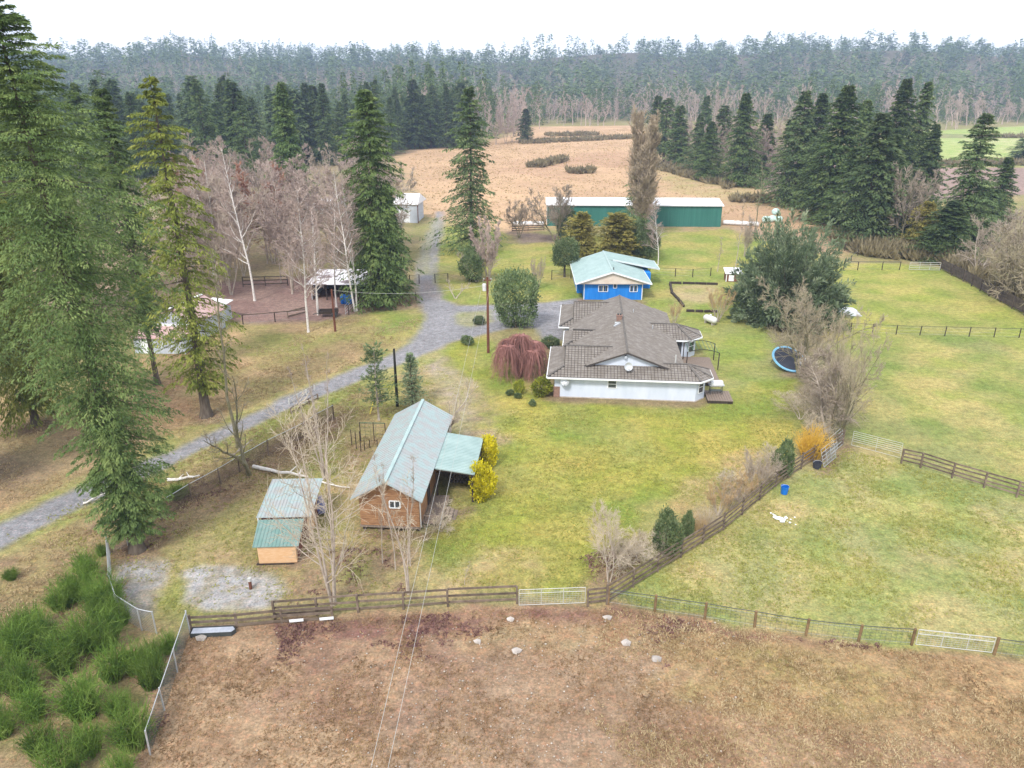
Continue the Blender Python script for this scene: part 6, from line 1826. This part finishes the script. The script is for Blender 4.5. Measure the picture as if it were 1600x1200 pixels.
plant('fruit_tree', 'fruit_tree', 712, 466, -432, 1.6, 'small bare fruit tree on the grass right of the drive', 'tree', rz=3)
plant('fruit_tree', 'fruit_tree', 745, 440, -383, 2.6, 'mossy green fruit tree in the bare pink clump', 'tree')
plant('green_shrub', 'shrub_dark', 737, 440, -388, 2.1, 'dark evergreen shrub under the bare pink clump', 'shrub')
plant('pink_bare_clump', 'pink_shrub_tree', 763, 438, -338, 3.0, 'dense pink brown leafless clump in front of the lone fir', 'tree')
plant('bare_bush', 'vase_tan', 840, 452, -398, 1.7, 'thin leafless bush on the grass left of the round evergreen', 'bush')
plant('bare_tree', 'round_bare', 868, 378, -284, 5.0, 'round headed bare tree at the left end of the green barn', 'tree')
plant('bare_tree', 'round_bare', 811, 372, -308, 3.2, 'smaller bare tree left of the round headed one', 'tree', rz=4)
plant('bare_tree', 'birch', 1028, 414, -318, 2.8, 'pale slim birch in front of the barn wall right of the poplar', 'tree', 'slim trees on the back lawn')
plant('bare_tree', 'sapling', 1121, 424, -366, 1.6, 'thin leafless sapling on the back lawn', 'tree')
plant('bare_tree', 'sapling', 1149, 420, -305, 1.8, 'tall thin leafless tree right of the barn end', 'tree', rz=3)
plant('bare_tree', 'pale_tree', 1163, 400, -330, 1.8, 'leafless tree peeping above the big spreading evergreen', 'tree', rz=3)
plant('bare_tree', 'thin_tree', 1178, 372, -255, 2.0, 'tall pale leafless tree near the wrapped bales', 'tree', rz=5)
# --- right hand stand
for a, b, t, r_, k, lab in ((1238, 322, 146, 6.5, 'fir_b', 'dark fir at the left end of the right hand stand'), (1262, 312, 150, 5.5, 'fir_a', 'dark fir just behind the leftmost one of the right hand stand'), (1293, 348, 138, 6.6, 'fir_a', 'light green tipped tall fir second in the right hand stand'),
                              (1350, 380, 180, 7.0, 'fir_b', 'broad blue green fir at the front of the right hand stand'), (1330, 340, 160, 5.0, 'fir_b', 'fir between the two broad ones of the right hand stand'), (1382, 330, 128, 5.6, 'fir_a', 'tallest fir near the middle of the right hand stand'),
                              (1410, 325, 132, 5.0, 'fir_b', 'tall fir rising behind the pale bare tree'), (1437, 330, 198, 4.6, 'fir_a', 'shorter fir at the right end of the tall group'), (1490, 392, 182, 6.6, 'fir_open', 'ragged open crowned fir against the far green field'),
                              (1552, 352, 250, 4.0, 'fir_a', 'small pointed fir against the ploughed field'), (1515, 380, 290, 4.6, 'fir_b', 'low fir between the ragged one and the small pointed one'), (1470, 405, 318, 5.0, 'fir_a', 'low dark fir above the pasture gate'), (1222, 308, 190, 4.5, 'fir_d', 'shorter fir at the outer left foot of the right hand stand'), (1315, 362, 235, 5.0, 'fir_d', 'short dark fir low between the front firs'),
                              (1372, 372, 215, 5.4, 'fir_d', 'dark fir right behind the pale bare tree trunk'), (1270, 335, 210, 5.0, 'fir_c', 'ragged fir in the left half of the right hand stand'), (1420, 372, 270, 5.0, 'fir_d', 'low broad fir right of the pale bare tree'), (1535, 372, 300, 4.0, 'fir_d', 'low fir left of the small pointed one')):
    plant('fir_tree', k, a, b, -t + 4, r_ * 1.22, lab, 'tree', 'firs of the right hand stand', tilt=0.012 * ((a % 5) - 2))
plant('cedar_tree', 'cypress', 1437, 395, -318, 3.6, 'soft grey green cedar between the firs and the scrub', 'tree')
plant('bare_tree', 'round_bare', 1404, 388, -250, 5.0, 'pale many branched bare tree in front of the right hand firs', 'tree', rz=2)
plant('bare_tree', 'pale_tree', 1527, 436, -328, 3.6, 'pink grey multi stemmed bare tree at the top right', 'tree')
plant('bare_tree', 'wide_moss', 1590, 470, -330, 6.5, 'wide mossy leafless thicket tree at the right edge', 'tree')
plant('bare_tree', 'pale_tree', 1570, 425, -305, 5.0, 'pinkish bare tree behind the mossy thicket tree', 'tree', rz=2)
plant('bare_tree', 'wide_moss', 1660, 500, -380, 7, 'mossy leafless tree beyond the right edge', 'tree', rz=2)
plant('bare_tree', 'hedge_tree', 1250, 588, -425, 4.6, 'mossy many limbed bare tree over the trampoline', 'tree', rz=2.5)
plant('bare_tree', 'pale_tree', 1292, 676, -535, 3.4, 'pinkish bare tree in the hedge row above the orange bush', 'tree')
plant('bare_tree', 'hedge_tree', 1308, 690, -470, 2.6, 'taller mossy trunked bare tree at the paddock corner', 'tree', rz=1)
plant('bare_bush', 'pale_bush', 1275, 640, 3.4, 2.4, 'low leafless bush between trampoline and orange bush', 'bush')
plant('bare_bush', 'pale_bush', 1312, 625, 3.6, 2.6, 'leafless bush on the paddock side of the hedge row', 'bush', rz=2)
plant('orange_bush', 'brush_orange', 1266, 714, -668, 1.5, 'vivid orange yellow leafless bush at the diagonal fence', 'bush', names=ST)
plant('green_shrub', 'shrub_dark', 1222, 743, -690, 0.95, 'upright green shrub left of the orange bush', 'shrub')
plant('brown_bush', 'vase_tan', 1180, 768, -700, 1.9, 'pink brown twiggy bush on the lawn side of the diagonal fence', 'bush')
plant('brown_bush', 'vase_gold', 1122, 806, -752, 1.6, 'orange brown twiggy bush lower along the diagonal fence', 'bush')
plant('brown_bush', 'vase_gold', 1155, 785, -748, 1.2, 'small brown twiggy bush between two others at the fence', 'bush', rz=2)
for i, (a, b, k, h_, r_, lab) in enumerate(((1196, 756, 'vase_tan', 2.2, 1.3, 'brown twiggy bush nearest the upright green shrub'), (1168, 776, 'vase_gold', 2.0, 1.2, 'tan twiggy bush in the middle of the fence tangle'), (1140, 795, 'vase_tan', 2.1, 1.4, 'brown twiggy bush just above the orange brown one'),
                                             (1105, 822, 'brush_brown', 1.8, 1.2, 'low pale twiggy bush below the orange brown one'), (1088, 832, 'brush_gold', 1.5, 1.0, 'low tan twiggy bush right of the narrow green shrub'), (1150, 772, 'pale_bush', 2.8, 1.6, 'taller pale leafless bush inside the fence tangle'),
                                             (1010, 872, 'pale_bush', 2.4, 1.4, 'pale leafless bush touching the dense green shrub'), (968, 888, 'pale_bush', 3.0, 1.9, 'grey pink leafless bush right of the pale corner shrub'), (1205, 740, 'pale_bush', 2.6, 1.4, 'leafless bush left of the upright green shrub'),
                                             (1250, 655, 'pale_bush', 3.0, 2.2, 'leafless bush below the trampoline tree'), (1285, 600, 'pale_bush', 3.6, 2.6, 'tall leafless bush beside the slide'), (1300, 655, 'brush_brown', 2.6, 2.0, 'pink brown thicket at the foot of the hedge row trees'), (1270, 690, 'pale_bush', 2.6, 1.8, 'leafless bush behind the orange yellow one'))):
    plant('bare_bush', k, a, b, h_, r_, lab, 'bush', names=ST if k.startswith('brush') else ('trunk', 'crown'))
plant('green_shrub', 'shrub_dark', 1039, 867, -800, 1.05, 'dense green shrub against the diagonal fence', 'shrub', rz=1)
plant('green_shrub', 'shrub_dark', 1073, 841, -798, 0.5, 'narrow upright green shrub right of the dense one', 'shrub', rz=4)
plant('bare_bush', 'pale_bush', 951, 910, -790, 2.1, 'pale leafless shrub near the fence corner', 'bush')
plant('bare_bush', 'pale_bush', 988, 880, 2.6, 1.6, 'low greyish leafless bush left of the dense green shrub', 'bush', rz=2)
plant('bare_tree', 'front_tree', 521, 944, -632, 4.3, 'large pale multi stemmed bare tree standing over the board fence', 'tree', rz=0.5)
plant('bare_tree', 'front_slim', 637, 928, -690, 2.2, 'slim pale bare tree with upright stems in front of the cabin', 'tree')
plant('bare_sapling', 'sapling', 598, 880, 8.0, 0.8, 'left of three thin saplings crossing the cabin roof', 'tree')
plant('bare_sapling', 'sapling', 618, 890, 9.0, 0.9, 'middle of three thin saplings crossing the cabin roof', 'tree', rz=2)
plant('bare_sapling', 'sapling', 641, 884, 8.8, 1.0, 'right of three thin saplings crossing the cabin roof', 'tree', rz=4)
plant('bare_bush', 'pale_bush', 690, 830, 2.2, 1.5, 'reddish bare shrub by the porch steps', 'bush', rz=3)
plant('bare_sapling', 'sapling', 726, 914, 1.8, 0.4, 'tiny bare sapling on the dry grass near the fence', 'tree')
# --- alders and birches of the thicket at the left back
plant('birch_tree', 'birch', 482, 519, -290, 4.0, 'white trunked birch standing alone in front of the corral', 'tree', rz=1)
plant('birch_tree', 'birch_fork', 556, 486, -262, 4.4, 'tall forked white birch between the shelter and the big spruce', 'tree', rz=0.2)
plant('birch_tree', 'birch', 526, 480, -285, 3.4, 'white birch rising in front of the shelter roof', 'tree', rz=3)
plant('birch_tree', 'birch_fork', 497, 492, -330, 3.0, 'thin birch pair beside the left end of the shelter', 'tree', rz=4)
plant('birch_tree', 'birch', 398, 470, -225, 4.4, 'tall white birch against the rust coloured tree', 'tree', rz=5)
plant('birch_tree', 'birch_fork', 336, 430, -235, 4.5, 'pale birch at the left of the bare thicket', 'tree', rz=2)
plant('rust_tree', 'rust_tree', 428, 412, -242, 5.5, 'rust coloured leafless tree in the bare thicket', 'tree')
plant('rust_tree', 'rust_tree', 320, 392, -232, 4.5, 'second rust tinted leafless tree at the left of the thicket', 'tree', rz=3)
rg = random.Random(77)
AL = 'slender pinkish bare alder in the thicket behind the corral'
n = 0
while n < 84:
    a, b = rg.uniform(275, 620), 305 + 175 * rg.random() ** 0.8
    if b > 425 and 470 < a < 575: continue
    if b > 440 and a > 560: continue
    g = G(a, b)
    s = 0.8 + 0.35 * rg.random()
    plant('alder_tree', rg.choice(['alder_a', 'alder_b', 'alder_c']), a, b, 15.5 * s, 3.7 * s, AL, 'tree', 'bare alders of the thicket', rz=rg.uniform(0, 6.2))
    n += 1
# --- dark conifers behind the thicket
rg = random.Random(78)
FL = 'dark conifer of the dense wood behind the bare alders'
for i in range(104):
    a = rg.uniform(-40, 735)
    lo_ = 238 if a < 620 else 224
    b = rg.uniform(lo_, 292 if a < 420 else (262 if a < 620 else 233))
    s = 0.85 + 0.3 * rg.random()
    plant('wood_conifer', rg.choice(['fir_slim', 'fir_slim_b', 'fir_c', 'fir_d', 'fir_b']), a, b, 25 * s * rg.uniform(0.85, 1.1), 5.6 * s, FL, 'tree', 'dark conifers of the back left wood', rz=rg.uniform(0, 6.2))
# --- mixed wood behind the barn at the right
rg = random.Random(79)
for a, b, t, r_, k, lab in ((1155, 290, 146, 6.0, 'fir_a', 'broad dark fir standing out of the mixed wood behind the barn'), (1190, 282, 178, 4.0, 'fir_slim', 'narrow fir at the right end of the mixed wood behind the barn'), (1022, 252, 150, 4.2, 'fir_slim', 'pair of firs behind the poplar tip, left one'),
                              (1036, 256, 153, 4.2, 'fir_slim_b', 'pair of firs behind the poplar tip, right one'), (1056, 262, 165, 4.0, 'fir_slim', 'fir in the left half of the mixed wood behind the barn'), (1085, 272, 178, 4.4, 'fir_b', 'leaning dark fir low in the mixed wood behind the barn'),
                              (1105, 282, 190, 5.0, 'fir_a', 'short dark fir at the front of the mixed wood behind the barn'), (1120, 270, 165, 4.0, 'fir_slim_b', 'fir left of the broad dark fir in the mixed wood'), (1098, 240, 150, 3.6, 'fir_slim', 'thin fir tip at the back of the mixed wood')):
    plant('fir_tree', k, a, b, -t, r_ * 1.2, lab, 'tree', 'firs of the mixed wood behind the barn', tilt=0.015 * ((a % 5) - 2))
for i in range(46):
    a = rg.uniform(1015, 1215)
    base = 250 + (a - 1015) * 0.22
    b = base - rg.random() ** 1.5 * 55
    s = 0.85 + 0.3 * rg.random()
    plant('alder_tree', rg.choice(['alder_a', 'alder_b', 'alder_c']), a, b, 16 * s, 4.2 * s, 'bare grey pink tree of the mixed wood behind the barn', 'tree', 'bare trees of the mixed wood', rz=rg.uniform(0, 6.2))
plant('fir_tree', 'fir_slim', 821, 222, -170, 4.6, 'lone dark fir at the edge of the far brown field', 'tree')
plant('fir_tree', 'fir_slim_b', 1597, 254, -215, 6, 'dark fir at the right edge of the far green field', 'tree')
for a, b in ((800, 222), (790, 224), (808, 219), (775, 226)):
    plant('alder_tree', 'alder_b', a, b, 17, 4.5, 'bare tree standing around the lone dark fir by the far field', 'tree', 'bare trees by the lone far fir')
# --- broom
rg = random.Random(80)
BL = 'green reedy broom bush in the thicket at the lower left'
bp = [(-20, 1020), (22, 1000), (58, 990), (95, 950), (120, 935), (150, 940), (160, 965), (175, 945), (28, 1035), (70, 1015), (95, 1045), (130, 1020), (172, 1015), (215, 1045), (245, 1030), (235, 1070),
      (180, 1060), (40, 1085), (-10, 1070), (60, 1120), (130, 1120), (190, 1115), (0, 1150), (60, 1180), (140, 1175), (210, 1160), (-60, 1040), (-60, 1110), (100, 1215), (185, 1220), (190, 975), (140, 905), (268, 1020)]
for a, b in bp:
    s = rg.uniform(0.8, 1.2)
    if a > 235: s *= 0.75
    plant('broom_bush', rg.choice(['broom_bush', 'broom_bush_b']), a + rg.uniform(-6, 6), b + rg.uniform(-5, 5), 1.9 * s, 1.15 * s, BL, 'bush', 'broom bushes at the lower left', rz=rg.uniform(0, 6.2), names=ST)
plant('broom_bush', 'broom_bush', 160, 868, 0.8, 0.5, 'single small broom tuft against the chain link fence', 'bush', names=ST)
plant('broom_bush', 'broom_bush', 18, 905, 0.7, 0.6, 'single small broom tuft alone in the rough grass', 'bush', names=ST)
plant('broom_bush', 'broom_bush', 278, 778, 1.0, 1.2, 'broom tuft behind the chain link fence right of the big trunk', 'bush', names=ST)

# ------------------------------------------------------------------ far woods and ground cover as masses
def join_trees(name, items, m, label, cat):
    """many low-detail trees placed by position, gathered into one mass"""
    VV, FF, n = [], [], 0
    for (V, Fc, x, y, z, s, sz, rz) in items:
        c, s_ = math.cos(rz), math.sin(rz)
        W = np.stack([(V[:, 0] * c - V[:, 1] * s_) * s + x, (V[:, 0] * s_ + V[:, 1] * c) * s + y, V[:, 2] * sz + z], -1)
        VV.append(W); FF.append(Fc + n); n += len(W)
    me = mesh_np(name, np.concatenate(VV), [np.concatenate(FF)])
    return tag(link(name, me, None, M[m]), label, cat, kind='stuff')


def arr(me):
    V = np.zeros(len(me.vertices) * 3, np.float32)
    me.vertices.foreach_get('co', V)
    Fi = np.zeros(len(me.loops), np.int32)
    me.loops.foreach_get('vertex_index', Fi)
    return V.reshape(-1, 3).astype(float), Fi.reshape(-1, 4)


def lod_conifer(seed, nb, ns, size, prof=FP):
    t_, c_ = conifer(seed, 24, 4.0, 0.08, nb, ns, size, 0.3, prof, 0.4, 0.1, 0.3)
    return arr(c_)


def lod_bare(seed, n1, n2, r):
    t_, c_ = bare(seed, 18, 1, 0.55, 0.2, n1, n2, 3, 0.28, 0.5, 0.5, 0.8, 0.2, r, segs3=1, twig_min=r * 0.5)
    a, b = arr(t_), arr(c_)
    return np.concatenate([a[0], b[0]]), np.concatenate([a[1], b[1] + len(a[0])])


LC = [lod_conifer(90 + i, 70, 9, 1.5) for i in range(3)]
LB = [lod_bare(95 + i, 9, 6, 0.06) for i in range(3)]
HC = [lod_conifer(99 + i, 34, 5, 2.8) for i in range(2)]
rg = random.Random(81)
def hz_at(x, y): return float(hill_z(np.array([x]), np.array([y]))[0])
def scatter(n, x0, x1, y0, y1, protos, smin, smax, cond=None, wide=1.0):
    out = []
    while len(out) < n:
        x, y = rg.uniform(x0, x1), rg.uniform(y0, y1)
        if cond and not cond(x, y): continue
        V, Fc = rg.choice(protos)
        s = rg.uniform(smin, smax)
        cl = float(fbm(np.array([x]), np.array([y]), 70, 3, 2)[0])
        out.append((V, Fc, x, y, hz_at(x, y), s * wide * rg.uniform(0.7, 1.25), s * (0.45 + cl * 1.1) * rg.uniform(0.8, 1.2), rg.uniform(0, 6.28)))
    return out
fa, fb = G(760, 222), G(1010, 196)
# edge of the wood beyond the brown field: from the left conifers to behind the mixed wood
def edge_y(x):
    pts = [(-330, 330), (-100, 385), (-20, 400), (5, 430), (30, 520), (110, 545), (200, 470), (260, 480), (330, 540), (700, 545)]
    for (x0, y0), (x1, y1) in zip(pts, pts[1:]):
        if x0 <= x <= x1: return y0 + (y1 - y0) * (x - x0) / (x1 - x0)
    return 400 if x < 0 else 545
inw = lambda x, y: y > edge_y(x) and y < edge_y(x) + 150
join_trees('bare_far_wood', scatter(420, -60, 420, 400, 690, LB, 0.8, 1.15, inw, 1.3), 'twig_pink', 'grey pink leafless wood beyond the brown field and the far green field', 'wood')
join_trees('conifer_far_wood', scatter(280, -40, 460, 400, 720, LC, 0.6, 1.05, lambda x, y: y > edge_y(x) + 18, 1.2), 'fir', 'dark conifers mixed through the leafless far wood', 'wood')
join_trees('left_far_wood', scatter(520, -420, -10, 300, 700, LC, 0.75, 1.1, lambda x, y: y > edge_y(x) - 20, 1.1), 'fir', 'dark conifer wood stretching away at the back left', 'wood')
join_trees('hill_bare_wood', scatter(420, -500, 700, 690, 1100, LB, 0.8, 1.2, None, 1.6), 'twig_grey', 'leafless trees on the lower slopes of the distant hill', 'wood')
join_trees('hill_conifer_wood', scatter(3600, -1150, 1250, 650, 1650, HC, 0.8, 1.2, None, 1.7), 'fir_blue', 'conifer forest covering the distant blue hill', 'wood')

# ground cover: grass tufts, leaf litter, brambles, scrub
def in_poly(poly, n, rs):
    wp = [tuple(G(a, b)[:2]) for a, b in poly]
    xs_, ys_ = [p[0] for p in wp], [p[1] for p in wp]
    out = np.zeros((0, 2))
    while len(out) < n:
        c = np.stack([rs.uniform(min(xs_), max(xs_), n * 2), rs.uniform(min(ys_), max(ys_), n * 2)], -1)
        out = np.concatenate([out, c[sdf(c[:, 0], c[:, 1], wp) > 0]])
    return out[:n]


def tufts(name, specs, m, label, seed, blades=5, h=0.3, w=0.10, lean=0.5, gate_=0.47):
    rs = np.random.RandomState(seed)
    pts = np.concatenate([in_poly(p, n, rs) for p, n in specs])
    # gather into drifts
    f = fbm(pts[:, 0], pts[:, 1], 2.5, seed, 3)
    pts = pts[f + rs.rand(len(pts)) * 0.25 - 0.12 > gate_]
    n = len(pts)
    p = np.repeat(pts, blades, axis=0)
    N = len(p)
    p = np.concatenate([p + rs.randn(N, 2) * 0.05, np.full((N, 1), 0.0)], 1)
    d = np.concatenate([rs.randn(N, 2) * lean, np.ones((N, 1))], 1)
    nr = rs.randn(N, 3); nr[:, 2] *= 0.2
    l = h * (0.5 + rs.rand(N)) * np.repeat(0.6 + 0.8 * rs.rand(n), blades)
    V, Fc = kites(p, d, nr, l, w * (0.6 + 0.8 * rs.rand(N)))
    return tag(link(name, mesh_np(name, V, [Fc]), None, M[m]), label, 'ground cover', kind='stuff')


tufts('dry_grass', [([(0, 660), (230, 600), (520, 500), (660, 500), (600, 556), (430, 618), (160, 740), (0, 800)], 9000), ([(-100, 1000), (100, 810), (420, 655), (560, 600), (640, 650), (600, 690), (400, 780), (200, 930), (100, 1200)], 9000),
                    ([(950, 950), (1430, 1020), (1600, 1036), (1700, 1050), (1700, 1210), (1000, 1210), (900, 1100)], 9000)], 'tuft_tan', 'pale dead grass tussocks over the meadow and bank', 1, 5, 0.16, 0.05, 0.9)
tufts('green_grass', [([(0, 840), (400, 660), (650, 560), (730, 600), (690, 700), (640, 840), (640, 930), (260, 960), (180, 880)], 9000), ([(660, 860), (760, 700), (800, 640), (1090, 640), (1240, 600), (1240, 690), (950, 930), (700, 920)], 12000),
                      ([(960, 940), (1320, 700), (1600, 780), (1600, 1020), (1430, 1005)], 12000)], 'tuft_green', 'short green grass tufts across the lawns', 2, 5, 0.11, 0.05, 0.9)
tufts('bank_grass', [([(300, 990), (430, 975), (800, 952), (950, 955), (1430, 1020), (1700, 1060), (1700, 1200), (200, 1200), (250, 1060)], 22000)], 'tuft_brown', 'matted brown dead grass over the dirt bank', 21, 4, 0.10, 0.045, 1.3, 0.5)
tufts('tall_field_grass', [([(640, 340), (640, 240), (980, 200), (1010, 260), (1230, 325), (1200, 352)], 9000)], 'tuft_tan', 'coarse tan grass of the big brown field', 3, 4, 0.35, 0.25, 1.2)
tufts('bramble_leaves', [([(430, 978), (820, 950), (950, 950), (1130, 978), (1430, 1015), (1430, 1024), (1130, 990), (960, 975), (820, 970), (700, 1010), (440, 1015)], 4200), ([(285, 1000), (300, 985), (312, 1000), (300, 1060), (270, 1100), (240, 1180), (262, 1060)], 900), ([(440, 1000), (700, 985), (690, 1030), (430, 1040)], 900), ([(1000, 975), (1060, 985), (1040, 1050), (980, 1040)], 500),
                          ([(1255, 690), (1330, 690), (1330, 720), (1290, 735)], 500), ([(905, 870), (1010, 840), (1000, 890), (940, 925)], 700), ([(480, 850), (600, 860), (640, 930), (450, 948)], 900), ([(300, 750), (390, 715), (520, 650), (500, 680), (300, 800), (210, 880)], 1500)],
       'bramble', 'dark red brown bramble leaves along the fences', 4, 4, 0.13, 0.07, 1.3, gate_=0.60)
tufts('scrub', [([(1290, 372), (1330, 372), (1440, 395), (1480, 405), (1540, 430), (1600, 470), (1600, 482), (1500, 430), (1465, 412), (1345, 402)], 3600)], 'scrub', 'brown green scrub along the top of the pasture', 5, 8, 1.7, 0.35, 0.5)
tufts('scrub', [([(820, 262), (845, 256), (885, 248), (885, 253), (850, 262)], 700), ([(810, 222), (990, 214), (990, 217), (812, 226)], 1200), ([(850, 211), (935, 209), (935, 212), (860, 214)], 500), ([(885, 268), (930, 266), (925, 272), (890, 272)], 300),
                  ([(1440, 257), (1600, 253), (1600, 259), (1440, 262)], 900), ([(1530, 214), (1600, 213), (1600, 216), (1530, 216)], 300), ([(1140, 312), (1200, 314), (1200, 318), (1140, 316)], 300), ([(1012, 255), (1090, 270), (1150, 290), (1140, 298), (1080, 280), (1012, 262)], 1500)],
       'scrub', 'low dark hedge lines and rushes in the far fields', 6, 6, 1.6, 0.6, 0.6)
